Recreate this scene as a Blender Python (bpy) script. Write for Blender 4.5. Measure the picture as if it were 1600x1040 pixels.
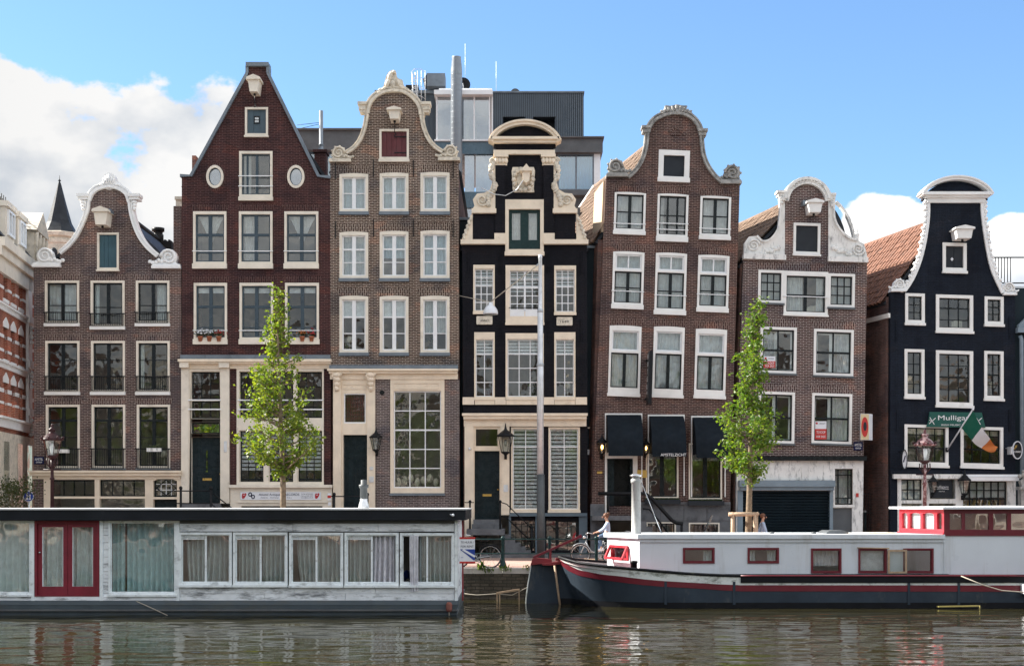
import bpy, bmesh, math, random
from mathutils import Vector, Matrix
from mathutils.geometry import tessellate_polygon
random.seed(7)
R = math.radians
S = bpy.context.scene
C = S.collection
for o in list(bpy.data.objects):
    bpy.data.objects.remove(o)

# ---------------------------------------------------------------- camera, sky, sun, exposure
FOC, HZ, CZ = 2250.0, 785.0, 3.2          # focal length in photo pixels, horizon row, eye height above the water
cam = bpy.data.cameras.new('camera')
cam.sensor_fit = 'HORIZONTAL'; cam.sensor_width = 36
cam.lens = 36 * FOC / 1600
cam.shift_y = (HZ - 520) / 1600
cam.clip_start = 0.2; cam.clip_end = 3000
co = bpy.data.objects.new('camera', cam); C.objects.link(co)
co.location = (0, 0, CZ); co.rotation_euler = (R(90), 0, 0)
S.camera = co

SUN_EL, SUN_AZ = R(36), R(-74)            # azimuth from +Y (away from the camera) towards +X
sun_dir = Vector((math.sin(SUN_AZ) * math.cos(SUN_EL), math.cos(SUN_AZ) * math.cos(SUN_EL), math.sin(SUN_EL)))
W = bpy.data.worlds.new('World'); S.world = W; W.use_nodes = True
SKY_STRENGTH = 0.081
def build_world():
    nt = W.node_tree; n = nt.nodes; l = nt.links
    n.clear()
    out = n.new('ShaderNodeOutputWorld'); bg = n.new('ShaderNodeBackground')
    bg.inputs['Strength'].default_value = SKY_STRENGTH
    sky = n.new('ShaderNodeTexSky'); sky.sky_type = 'NISHITA'; sky.sun_disc = False
    sky.sun_elevation = SUN_EL; sky.sun_rotation = SUN_AZ
    sky.air_density = 1.15; sky.dust_density = 0.25; sky.ozone_density = 7.0
    tc = n.new('ShaderNodeTexCoord')
    def vm(op, a, b=None):
        x = n.new('ShaderNodeVectorMath'); x.operation = op
        for i, q in enumerate((a, b)):
            if q is None: continue
            if isinstance(q, (tuple, list)): x.inputs[i].default_value = q
            else: l.new(q, x.inputs[i])
        return x
    def mm(op, a, b=0.0, clamp=False):
        x = n.new('ShaderNodeMath'); x.operation = op; x.use_clamp = clamp
        for i, q in enumerate((a, b)):
            if isinstance(q, (int, float)): x.inputs[i].default_value = q
            else: l.new(q, x.inputs[i])
        return x.outputs[0]
    d = vm('NORMALIZE', tc.outputs['Generated']).outputs[0]
    # cumulus field over the whole sky, with the heaps that stand in the photo's direction
    ns = n.new('ShaderNodeTexNoise'); ns.inputs['Scale'].default_value = 9.0
    ns.inputs['Detail'].default_value = 9; ns.inputs['Roughness'].default_value = 0.56
    st = vm('MULTIPLY', d, (1, 1, 1.5)).outputs[0]
    l.new(st, ns.inputs['Vector'])
    big = n.new('ShaderNodeTexNoise'); big.inputs['Scale'].default_value = 2.6; big.inputs['Detail'].default_value = 2
    l.new(vm('ADD', st, (3.1, 0.4, 1.7)).outputs[0], big.inputs['Vector'])
    tot = None
    heaps = [(-30, 215, 270, 165), (110, 250, 190, 150), (215, 250, 150, 125), (320, 245, 100, 110), (150, 360, 330, 130),
             (1380, 350, 75, 60), (1390, 410, 110, 60), (1590, 385, 60, 52), (1720, 360, 110, 70), (-420, 260, 260, 120),
             (1560, 480, 150, 70), (2100, 300, 240, 120)]
    for (px, py, rx, ry) in heaps:
        c = Vector(((px - 800) / FOC, 1, (HZ - py) / FOC)).normalized()
        q = vm('SUBTRACT', d, tuple(c)).outputs[0]
        q = vm('MULTIPLY', q, (FOC / rx, 4.0, FOC / ry)).outputs[0]
        ln = vm('LENGTH', q).outputs['Value']
        v = mm('MAXIMUM', mm('SUBTRACT', 1.25, ln), 0.0)
        tot = v if tot is None else mm('MAXIMUM', tot, v)
    tot = mm('MINIMUM', tot, 0.75)
    # general cover: broken cumulus added out of view, bright to fill the shade
    sep = n.new('ShaderNodeSeparateXYZ'); l.new(d, sep.inputs[0])
    gen = mm('ADD', mm('MULTIPLY', mm('SUBTRACT', big.outputs[0], 0.5), 2.2), 0.44)
    front = mm('SUBTRACT', 1.0, mm('MULTIPLY', mm('MAXIMUM', mm('SUBTRACT', sep.outputs[1], 0.55), 0.0), 5.0), True)
    gen = mm('SUBTRACT', mm('MULTIPLY', mm('ADD', gen, 0.3), front), 0.3)
    fine = mm('MULTIPLY', mm('SUBTRACT', ns.outputs[0], 0.5), 2.3)
    cov = mm('ADD', mm('MAXIMUM', mm('SUBTRACT', mm('MULTIPLY', tot, 1.15), 0.3), gen), fine)
    rp = n.new('ShaderNodeMapRange'); rp.interpolation_type = 'SMOOTHSTEP'
    rp.inputs['From Min'].default_value = 0.17; rp.inputs['From Max'].default_value = 0.30
    l.new(cov, rp.inputs['Value'])
    # relief: the side of each billow towards the sun is white, the far side and the base go grey
    n2 = n.new('ShaderNodeTexNoise'); n2.inputs['Scale'].default_value = 9.0; n2.inputs['Detail'].default_value = 6; n2.inputs['Roughness'].default_value = 0.5
    l.new(vm('ADD', st, (-0.016, 0.0, 0.03)).outputs[0], n2.inputs['Vector'])
    n3 = n.new('ShaderNodeTexNoise'); n3.inputs['Scale'].default_value = 9.0; n3.inputs['Detail'].default_value = 6; n3.inputs['Roughness'].default_value = 0.5
    l.new(st, n3.inputs['Vector'])
    rel = mm('ADD', mm('MULTIPLY', mm('SUBTRACT', n3.outputs[0], n2.outputs[0]), 3.2), mm('MULTIPLY', mm('SUBTRACT', sep.outputs[2], 0.19), 2.6))
    cr = n.new('ShaderNodeMapRange'); cr.inputs['From Min'].default_value = -0.55; cr.inputs['From Max'].default_value = 0.22
    l.new(rel, cr.inputs['Value'])
    mixc = n.new('ShaderNodeMix'); mixc.data_type = 'RGBA'
    mixc.inputs['A'].default_value = (2.5, 2.75, 3.1, 1); mixc.inputs['B'].default_value = (4.3, 4.28, 4.25, 1)
    l.new(cr.outputs[0], mixc.inputs['Factor'])
    # clouds brighten away from the sun, set strong to add fill on shaded fronts
    dt = n.new('ShaderNodeVectorMath'); dt.operation = 'DOT_PRODUCT'; l.new(d, dt.inputs[0]); dt.inputs[1].default_value = (sun_dir.x, sun_dir.y, 0)
    ph = mm('ADD', 1.26, mm('MULTIPLY', dt.outputs['Value'], -0.7))
    lit = n.new('ShaderNodeVectorMath'); lit.operation = 'SCALE'; l.new(mixc.outputs['Result'], lit.inputs[0]); l.new(ph, lit.inputs['Scale'])
    mx = n.new('ShaderNodeMix'); mx.data_type = 'RGBA'
    l.new(rp.outputs[0], mx.inputs['Factor']); l.new(sky.outputs[0], mx.inputs['A']); l.new(lit.outputs[0], mx.inputs['B'])
    l.new(mx.outputs['Result'], bg.inputs['Color']); l.new(bg.outputs[0], out.inputs[0])
build_world()
sl = bpy.data.lights.new('sun', 'SUN'); sl.energy = 5.0; sl.angle = R(0.53); sl.color = (1.0, 0.94, 0.85)
so = bpy.data.objects.new('sun', sl); C.objects.link(so)
so.location = (-40, 40, 60); so.rotation_euler = sun_dir.to_track_quat('Z', 'Y').to_euler()
S.view_settings.view_transform = 'Standard'; S.view_settings.look = 'None'
S.view_settings.exposure = 1.5; S.view_settings.gamma = 1; S.view_settings.use_curve_mapping = False

# ---------------------------------------------------------------- materials
MATS = {}
class NT:
    def __init__(s, name):
        s.m = bpy.data.materials.new(name); s.m.use_nodes = True
        s.n = s.m.node_tree.nodes; s.l = s.m.node_tree.links
        s.b = s.n['Principled BSDF']; s.out = s.n['Material Output']
        s.tc = s.n.new('ShaderNodeTexCoord')
    def vec(s, sc=(1, 1, 1)):
        mp = s.n.new('ShaderNodeMapping'); mp.inputs['Scale'].default_value = sc
        s.l.new(s.tc.outputs['Object'], mp.inputs['Vector']); return mp.outputs[0]
    def noise(s, scale, det=5, rough=.6, sc=(1, 1, 1)):
        t = s.n.new('ShaderNodeTexNoise'); t.inputs['Scale'].default_value = scale
        t.inputs['Detail'].default_value = det; t.inputs['Roughness'].default_value = rough
        s.l.new(s.vec(sc), t.inputs['Vector']); return t.outputs[0]
    def rng(s, v, a, b, c=0, d=1):
        t = s.n.new('ShaderNodeMapRange')
        for k, q in zip(('From Min', 'From Max', 'To Min', 'To Max'), (a, b, c, d)): t.inputs[k].default_value = q
        s.l.new(v, t.inputs['Value']); return t.outputs[0]
    def mix(s, f, a, b, mode='MIX'):
        t = s.n.new('ShaderNodeMix'); t.data_type = 'RGBA'; t.blend_type = mode
        for k, q in (('Factor', f), ('A', a), ('B', b)):
            if isinstance(q, (int, float)): t.inputs[k].default_value = q
            elif isinstance(q, tuple): t.inputs[k].default_value = (*q, 1) if len(q) == 3 else q
            else: s.l.new(q, t.inputs[k])
        return t.outputs['Result']
    def bump(s, h, st=.3, dist=.01):
        b = s.n.new('ShaderNodeBump'); b.inputs['Strength'].default_value = st; b.inputs['Distance'].default_value = dist
        s.l.new(h, b.inputs['Height']); s.l.new(b.outputs[0], s.b.inputs['Normal'])
    def set(s, **k):
        for kk, v in k.items():
            i = s.b.inputs[kk.replace('_', ' ')]
            if hasattr(v, 'node'): s.l.new(v, i)
            elif isinstance(v, tuple): i.default_value = (*v, 1) if len(v) == 3 else v
            else: i.default_value = v
def paint(name, col, rough=.5, var=.18, scale=2.0, bump=.15, dirt=None, metal=0, dscale=1.4, dsc=(1, 1, 1), damt=(.52, .7)):
    t = NT(name)
    v = t.rng(t.noise(scale), .3, .7, 1 - var, 1 + var)
    base = t.mix(1.0, col, v, 'MULTIPLY')
    if dirt:
        base = t.mix(t.rng(t.noise(dscale, 9, .7, dsc), damt[0], damt[1], 0, .85), base, dirt)
    t.set(Base_Color=base, Metallic=metal)
    t.set(Roughness=t.rng(t.noise(scale * 2.3), .3, .7, max(rough - .12, .03), min(rough + .12, 1)))
    if max(col) < .07 and not metal: t.b.inputs['Specular IOR Level'].default_value = .18
    if bump: t.bump(t.noise(scale * 14, 4), bump, .008)
    MATS[name] = t.m; return t.m
def brick(name, c1, c2, mortar, mix_dark=.3, white=0.0, bs=.5, vert=False, rh=.07, bw=.23, ms=.011, patch=None):
    t = NT(name)
    sp = t.n.new('ShaderNodeSeparateXYZ'); t.l.new(t.tc.outputs['Object'], sp.inputs[0])
    ad = t.n.new('ShaderNodeMath'); t.l.new(sp.outputs[0], ad.inputs[0]); t.l.new(sp.outputs[1], ad.inputs[1])
    cb = t.n.new('ShaderNodeCombineXYZ')
    t.l.new(ad.outputs[0], cb.inputs[1 if vert else 0]); t.l.new(sp.outputs[2], cb.inputs[0 if vert else 1])
    # courses wander a little, as old masonry does
    wob = t.n.new('ShaderNodeVectorMath'); wob.operation = 'MULTIPLY_ADD'
    nz = t.n.new('ShaderNodeTexNoise'); nz.inputs['Scale'].default_value = .7; nz.inputs['Detail'].default_value = 1
    t.l.new(t.tc.outputs['Object'], nz.inputs['Vector'])
    t.l.new(nz.outputs['Color'], wob.inputs[0]); wob.inputs[1].default_value = (.05, .07, 0); t.l.new(cb.outputs[0], wob.inputs[2])
    br = t.n.new('ShaderNodeTexBrick'); t.l.new(wob.outputs[0], br.inputs['Vector'])
    br.inputs['Scale'].default_value = 1; br.inputs['Brick Width'].default_value = bw; br.inputs['Row Height'].default_value = rh
    br.inputs['Mortar Size'].default_value = ms; br.inputs['Mortar Smooth'].default_value = .3; br.inputs['Bias'].default_value = 0
    br.inputs['Color1'].default_value = (*c1, 1); br.inputs['Color2'].default_value = (*c2, 1); br.inputs['Mortar'].default_value = (*mortar, 1)
    c = t.mix(1.0, br.outputs['Color'], t.rng(t.noise(.55, 6, .62), .3, .7, 1 - mix_dark, 1 + mix_dark), 'MULTIPLY')
    c = t.mix(1.0, c, t.rng(t.noise(9, 3, .6, (1, 1, 3)), .3, .7, .8, 1.2), 'MULTIPLY')
    # rain streaks run down from ledges
    c = t.mix(1.0, c, t.rng(t.noise(1.6, 6, .65, (2.2, 2.2, .16)), .35, .72, 1.1, .74), 'MULTIPLY')
    # older and newer brickwork meet in patches; soot gathers in others
    c = t.mix(1.0, c, t.mix(t.rng(t.noise(.42, 4, .55, (1, 1, 1.7)), .54, .6, 0, 1), (1, 1, 1), (.66, .7, .78)), 'MULTIPLY')
    c = t.mix(1.0, c, t.mix(t.rng(t.noise(.77, 3, .5, (1, 1, 2.2)), .58, .63, 0, 1), (1, 1, 1), (1.35, 1.12, 1.02)), 'MULTIPLY')
    if patch: c = t.mix(t.rng(t.noise(.38, 3, .5), .55, .62, 0, .6), c, patch)
    if white: c = t.mix(t.rng(t.noise(2.2, 10, .74, (1, 1, 2.6)), .63, .72, 0, white), c, (.5, .47, .43))
    t.set(Base_Color=c, Roughness=.86, Specular_IOR_Level=.25)
    inv = t.n.new('ShaderNodeMath'); inv.operation = 'SUBTRACT'; inv.inputs[0].default_value = 1; t.l.new(br.outputs['Fac'], inv.inputs[1])
    ad2 = t.n.new('ShaderNodeMath'); t.l.new(inv.outputs[0], ad2.inputs[0]); t.l.new(t.noise(26, 3), ad2.inputs[1])
    t.bump(ad2.outputs[0], bs, .012)
    MATS[name] = t.m; return t.m
def glass(name, tint=(.93, .96, .95), base=.11, rough=.006, wav=.05, wsc=2.2):
    t = NT(name); t.n.remove(t.b)
    tr = t.n.new('ShaderNodeBsdfTransparent'); tr.inputs[0].default_value = (*tint, 1)
    gl = t.n.new('ShaderNodeBsdfGlossy'); gl.inputs['Roughness'].default_value = rough
    lw = t.n.new('ShaderNodeLayerWeight'); lw.inputs['Blend'].default_value = .5      # thin pane: Schlick on both faces alike
    pw = t.n.new('ShaderNodeMath'); pw.operation = 'POWER'; t.l.new(lw.outputs['Facing'], pw.inputs[0]); pw.inputs[1].default_value = 5
    ad = t.n.new('ShaderNodeMath'); ad.operation = 'MULTIPLY_ADD'; ad.use_clamp = True; t.l.new(pw.outputs[0], ad.inputs[0]); ad.inputs[1].default_value = .8; ad.inputs[2].default_value = base + .03
    mx = t.n.new('ShaderNodeMixShader'); t.l.new(ad.outputs[0], mx.inputs[0]); t.l.new(tr.outputs[0], mx.inputs[1]); t.l.new(gl.outputs[0], mx.inputs[2])
    b = t.n.new('ShaderNodeBump'); b.inputs['Strength'].default_value = wav; b.inputs['Distance'].default_value = .1
    t.l.new(t.noise(wsc, 1, .4), b.inputs['Height']); t.l.new(b.outputs[0], gl.inputs['Normal'])
    t.l.new(mx.outputs[0], t.out.inputs[0]); MATS[name] = t.m; return t.m
def cloth(name, col, trans=.45, fold=None):
    t = NT(name); t.n.remove(t.b)
    df = t.n.new('ShaderNodeBsdfDiffuse'); tl = t.n.new('ShaderNodeBsdfTranslucent'); mx = t.n.new('ShaderNodeMixShader')
    c = t.mix(1.0, col, t.rng(t.noise(6, 4), .3, .7, .85, 1.1), 'MULTIPLY')
    t.l.new(c, df.inputs[0]); t.l.new(c, tl.inputs[0]); mx.inputs[0].default_value = trans
    t.l.new(df.outputs[0], mx.inputs[1]); t.l.new(tl.outputs[0], mx.inputs[2]); t.l.new(mx.outputs[0], t.out.inputs[0])
    MATS[name] = t.m; return t.m
def leafmat(name, c1, c2):
    t = NT(name); t.n.remove(t.b)
    ge = t.n.new('ShaderNodeNewGeometry')
    c = t.mix(ge.outputs['Random Per Island'], c1, c2)
    df = t.n.new('ShaderNodeBsdfPrincipled'); df.inputs['Roughness'].default_value = .45
    tl = t.n.new('ShaderNodeBsdfTranslucent'); mx = t.n.new('ShaderNodeMixShader'); mx.inputs[0].default_value = .5
    c2_ = t.mix(1.0, c, (1.6, 1.5, .5), 'MULTIPLY')
    t.l.new(c, df.inputs['Base Color']); t.l.new(c2_, tl.inputs[0])
    t.l.new(df.outputs[0], mx.inputs[1]); t.l.new(tl.outputs[0], mx.inputs[2]); t.l.new(mx.outputs[0], t.out.inputs[0])
    MATS[name] = t.m; return t.m
brick('b1', (0.113, 0.0653, 0.0583), (0.0551, 0.0324, 0.0312), (0.347, 0.289, 0.257), .22, white=.4, patch=(.075, .062, .068))
brick('b1v', (0.11, 0.0629, 0.0559), (0.0551, 0.0324, 0.0307), (0.359, 0.295, 0.257), .2, vert=True, rh=.075)
brick('b2', (0.0625, 0.0227, 0.0204), (0.031, 0.0128, 0.013), (0.128, 0.0729, 0.0705), .2, white=.45)
brick('b2v', (0.0643, 0.0256, 0.0223), (0.034, 0.0148, 0.0139), (0.158, 0.0972, 0.0909), .2, vert=True, rh=.075)
brick('b3', (0.101, 0.0578, 0.0417), (0.0404, 0.0222, 0.0173), (0.436, 0.359, 0.295), .24, white=.2, ms=.013)
brick('b3v', (0.0882, 0.0492, 0.0368), (0.0392, 0.0214, 0.0164), (0.436, 0.359, 0.295), .2, vert=True, rh=.075, ms=.013)
brick('b3l', (0.131, 0.0983, 0.0949), (0.0732, 0.0533, 0.0522), (0.385, 0.333, 0.308), .15, white=.3)
brick('b4', (.011, .011, .016), (.008, .008, .012), (.006, .006, .009), .2, bs=.6)
brick('b5', (0.105, 0.0528, 0.0438), (0.0445, 0.0241, 0.0215), (0.27, 0.199, 0.173), .22, white=.3)
brick('b5v', (0.105, 0.0528, 0.0438), (0.0472, 0.0241, 0.0215), (0.295, 0.218, 0.186), .2, vert=True, rh=.075)
brick('b6', (0.0884, 0.0397, 0.0364), (0.0394, 0.0179, 0.0177), (0.369, 0.314, 0.287), .2, ms=.013, white=.25)
brick('b6v', (0.0884, 0.0397, 0.0364), (0.0411, 0.019, 0.0184), (0.388, 0.333, 0.305), .18, vert=True, rh=.075, ms=.013)
brick('b7', (.012, .018, .031), (.009, .0135, .024), (.007, .01, .017), .25, white=.12, bs=.6)
brick('bside', (0.216, 0.108, 0.09), (0.126, 0.072, 0.063), (0.162, 0.135, 0.121), .3)
brick('bback', (.3, .1, .07), (.2, .075, .055), (.3, .24, .2), .2)
brick('bleft', (.42, .12, .07), (.32, .085, .05), (.42, .26, .19), .15)
brick('bleftw', (.74, .7, .62), (.68, .64, .56), (.6, .55, .48), .12)
brick('quayb', (.13, .11, .085), (.08, .07, .055), (.06, .055, .045), .35, white=.2, rh=.11, bw=.3, ms=.02)
paint('cream', (.78, .71, .6), .55, .1, dirt=(.4, .33, .25), damt=(.58, .8))
paint('cream2', (.82, .7, .55), .55, .1, dirt=(.42, .34, .25), damt=(.6, .8))
paint('stone', (.7, .63, .52), .75, .2, 5, .5, dirt=(.3, .27, .22), dscale=4)
paint('greystone', (.36, .35, .33), .8, .25, 5, .5, dirt=(.1, .1, .1), dscale=4, damt=(.48, .66))
paint('white', (.84, .83, .8), .45, .06, dirt=(.55, .53, .48), damt=(.6, .82))
paint('whitestone', (.86, .86, .85), .6, .06, dirt=(.55, .54, .52), damt=(.58, .8), dscale=5)
paint('oldwhite', (.82, .81, .78), .6, .1, dirt=(.2, .2, .2), dscale=3.2, damt=(.52, .68), dsc=(2, 2, .6))
paint('sash_white', (.82, .83, .84), .35, .05)
paint('sash_black', (.012, .016, .018), .3, .2)
paint('sash_navy', (.03, .055, .075), .35, .2)
paint('sash_green', (.012, .035, .035), .3, .2)
paint('door_dark', (.012, .022, .027), .28, .2)
paint('door_teal', (.03, .085, .11), .5, .15, dsc=(1, 1, .3))
paint('door_blue', (.05, .085, .11), .5, .15)
paint('door_red', (.105, .016, .02), .55, .2)
paint('lead', (.16, .19, .22), .5, .2, metal=.3)
paint('iron', (.012, .013, .015), .45, .3, 8)
paint('steel', (.42, .45, .48), .42, .12, 3, .1)
paint('galv', (.66, .68, .7), .38, .15, 4, .1, metal=.35)
paint('pole_dark', (.07, .08, .085), .5, .2)
paint('duct', (.22, .25, .28), .4, .05, 1, 0, metal=.3)
paint('tin_red', (.2, .02, .028), .45, .2)
paint('boat_red', (.5, .025, .04), .42, .1)  # brighter copy of the barge's dark red, for faces turned to the sun
paint('boat_maroon', (.14, .012, .024), .4, .15)
paint('boat_white', (.66, .71, .76), .38, .05, .8, .08, dirt=(.42, .42, .4), damt=(.52, .78), dscale=1.3, dsc=(1.6, 1.6, .14))
paint('hull', (.034, .048, .066), .5, .2, 1.2, .3, dirt=(.13, .13, .12), dscale=1.1, damt=(.56, .75), dsc=(1, 1, .35))
paint('hullwhite', (.66, .7, .68), .6, .1, 2, .3, dirt=(.12, .13, .1), dscale=2.2, damt=(.54, .66), dsc=(.7, 1, 1.2))
paint('hullblack', (.008, .009, .012), .5, .3, dirt=(.06, .065, .05), damt=(.6, .7))
paint('pontoon', (.09, .115, .135), .6, .2, 1.2, .3, dirt=(.12, .12, .1), damt=(.52, .7), dsc=(.3, 1, 1))
paint('algae', (.012, .013, .006), .9, .4, 4, .6)
paint('fascia', (.013, .016, .021), .45, .25, 1.2, .1, dirt=(.05, .055, .06), damt=(.6, .72), dsc=(1, 1, .3))
paint('roofgrey', (.5, .51, .52), .7, .15, 1)
paint('oldboard', (.8, .84, .87), .7, .12, 3, .4, dirt=(.09, .1, .11), dscale=2.6, damt=(.51, .66), dsc=(.5, 1, 2.2))
paint('whiteframe', (.8, .86, .88), .5, .1, 3, .2, dirt=(.25, .27, .27), dscale=4, damt=(.53, .72))
paint('door_boat', (.2, .014, .03), .5, .18, 2, .2, dirt=(.08, .02, .03), damt=(.58, .75))
paint('slate', (.03, .035, .042), .55, .3, 3, .3)
paint('slatelight', (.25, .33, .28), .6, .25, 3, .3)
paint('corr', (.045, .062, .082), .5, .12, .6)
paint('corr_rib', (.1, .13, .16), .45, .1, .6); paint('spandrel', (.065, .125, .17), .3, .1)  # light on the cladding ribs is painted in as a lighter tone
paint('concrete', (.11, .115, .12), .85, .2, 1.5, .3)
paint('brown', (.12, .08, .07), .7, .2)
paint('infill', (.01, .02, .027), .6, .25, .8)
paint('plinthblue', (.1, .14, .175), .6, .15, 2)
paint('bluestone', (.13, .135, .145), .75, .22, 2.5, .4, dirt=(.05, .05, .055), dscale=2)
paint('darkroom', (.055, .05, .045), .9, .3, .6, 0)
paint('room', (.3, .27, .23), .9, .3, .5, 0)
paint('awning', (.008, .013, .019), .85, .25, 2)
paint('tile_brown', (.2, .135, .095), .85, .3, 5, .4, dirt=(.07, .06, .05), dscale=2)
paint('tile_red', (.2, .095, .062), .85, .35, 6, .4, dirt=(.08, .055, .045), dscale=2.4, damt=(.55, .7))
paint('render_wall', (.52, .4, .28), .9, .12, 1)
paint('shutter', (.012, .022, .03), .45, .2, 1)
paint('shutterbox', (.2, .26, .31), .5, .12)
paint('plastic_grey', (.09, .1, .11), .5, .2)
paint('wood', (.42, .3, .2), .75, .2, 8, .3)
paint('bark', (.2, .15, .1), .9, .35, 9, .8, dirt=(.08, .065, .045), dscale=7)
paint('skin', (.5, .29, .2), .55, .05); paint('hair', (.12, .045, .02), .6, .3, 9)
paint('shirt_blue', (.36, .45, .6), .85, .1); paint('jeans', (.09, .15, .25), .9, .2)
paint('shoe', (.2, .2, .22), .7, .2); paint('rubber', (.012, .012, .013), .7, .2)
paint('chrome', (.6, .62, .64), .2, .05, metal=.9, bump=0); paint('bikeblack', (.012, .013, .015), .3, .2)
paint('bikegrey', (.34, .36, .38), .35, .1, metal=.4)
paint('gold', (.55, .36, .1), .35, .1, metal=.7, bump=0)
paint('sign_white', (.76, .78, .82), .4, .03); paint('sign_blue', (.012, .05, .3), .4, .05); paint('sign_navy', (.01, .014, .06), .35, .1)
paint('sign_red', (.5, .03, .025), .4, .05); paint('sign_green', (.003, .085, .065), .6, .08); paint('sign_black', (.012, .013, .016), .4, .1)
paint('sign_yellow', (.66, .55, .33), .5, .05)
paint('ink', (.015, .018, .05), .5, 0, bump=0); paint('ink_white', (.8, .8, .8), .5, 0, bump=0); paint('ink_red', (.45, .02, .03), .5, 0, bump=0)
paint('flag_green', (.005, .115, .075), .85, .06); paint('flag_white', (.75, .76, .8), .85, .04); paint('flag_orange', (.6, .19, .05), .85, .06)
paint('terracotta', (.4, .14, .07), .8, .15); paint('panel_dark', (.03, .035, .042), .6, .1)
paint('yellow', (.36, .3, .09), .7, .2, 6, dirt=(.2, .18, .1)); paint('rope', (.5, .45, .37), .9, .15)
paint('rust', (.22, .08, .06), .9, .3, 8, .4); paint('bin', (.03, .055, .06), .5, .3, 4, dirt=(.2, .25, .25), dscale=6, damt=(.56, .62))
paint('coping', (.4, .37, .34), .85, .2, 3, .4)
glass('glass', base=.07); glass('glass_old', base=.03, wav=.1, wsc=2.6); glass('glass_boat', (.94, .97, .96), .09, .01, .08, 1.5)
glass('glass_bright', (.75, .84, .9), .3, .01, .03, 1); glass('glass_teal', (.5, .72, .85), .2, .01, .02, .6)
glass('lampglass', (.82, .84, .82), .08, .03, .05, 3)
cloth('net', (.88, .88, .9), .4); cloth('net2', (.82, .85, .88), .4); cloth('drape', (.8, .9, .92), .15); cloth('drape_teal', (.55, .78, .82), .15)
cloth('drape_grey', (.66, .72, .73), .2); cloth('drape_white', (.85, .85, .9), .3); cloth('blind', (.86, .87, .9), .35); cloth('blind_skytint', (.56, .7, .8), .3)  # bluish blind colour stands in for sky reflected in the panes
leafmat('leaf', (.075, .155, .022), (.22, .27, .04)); leafmat('leaf2', (.06, .15, .022), (.17, .24, .034)); leafmat('leafdark', (.03, .055, .02), (.07, .085, .035))
leafmat('weed', (.06, .12, .03), (.12, .16, .05))
def emis(name, col, st):
    t = NT(name); t.set(Base_Color=col, Emission_Color=col, Emission_Strength=st); MATS[name] = t.m
emis('lit_bulb', (1, .55, .16), 4.0)

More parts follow.
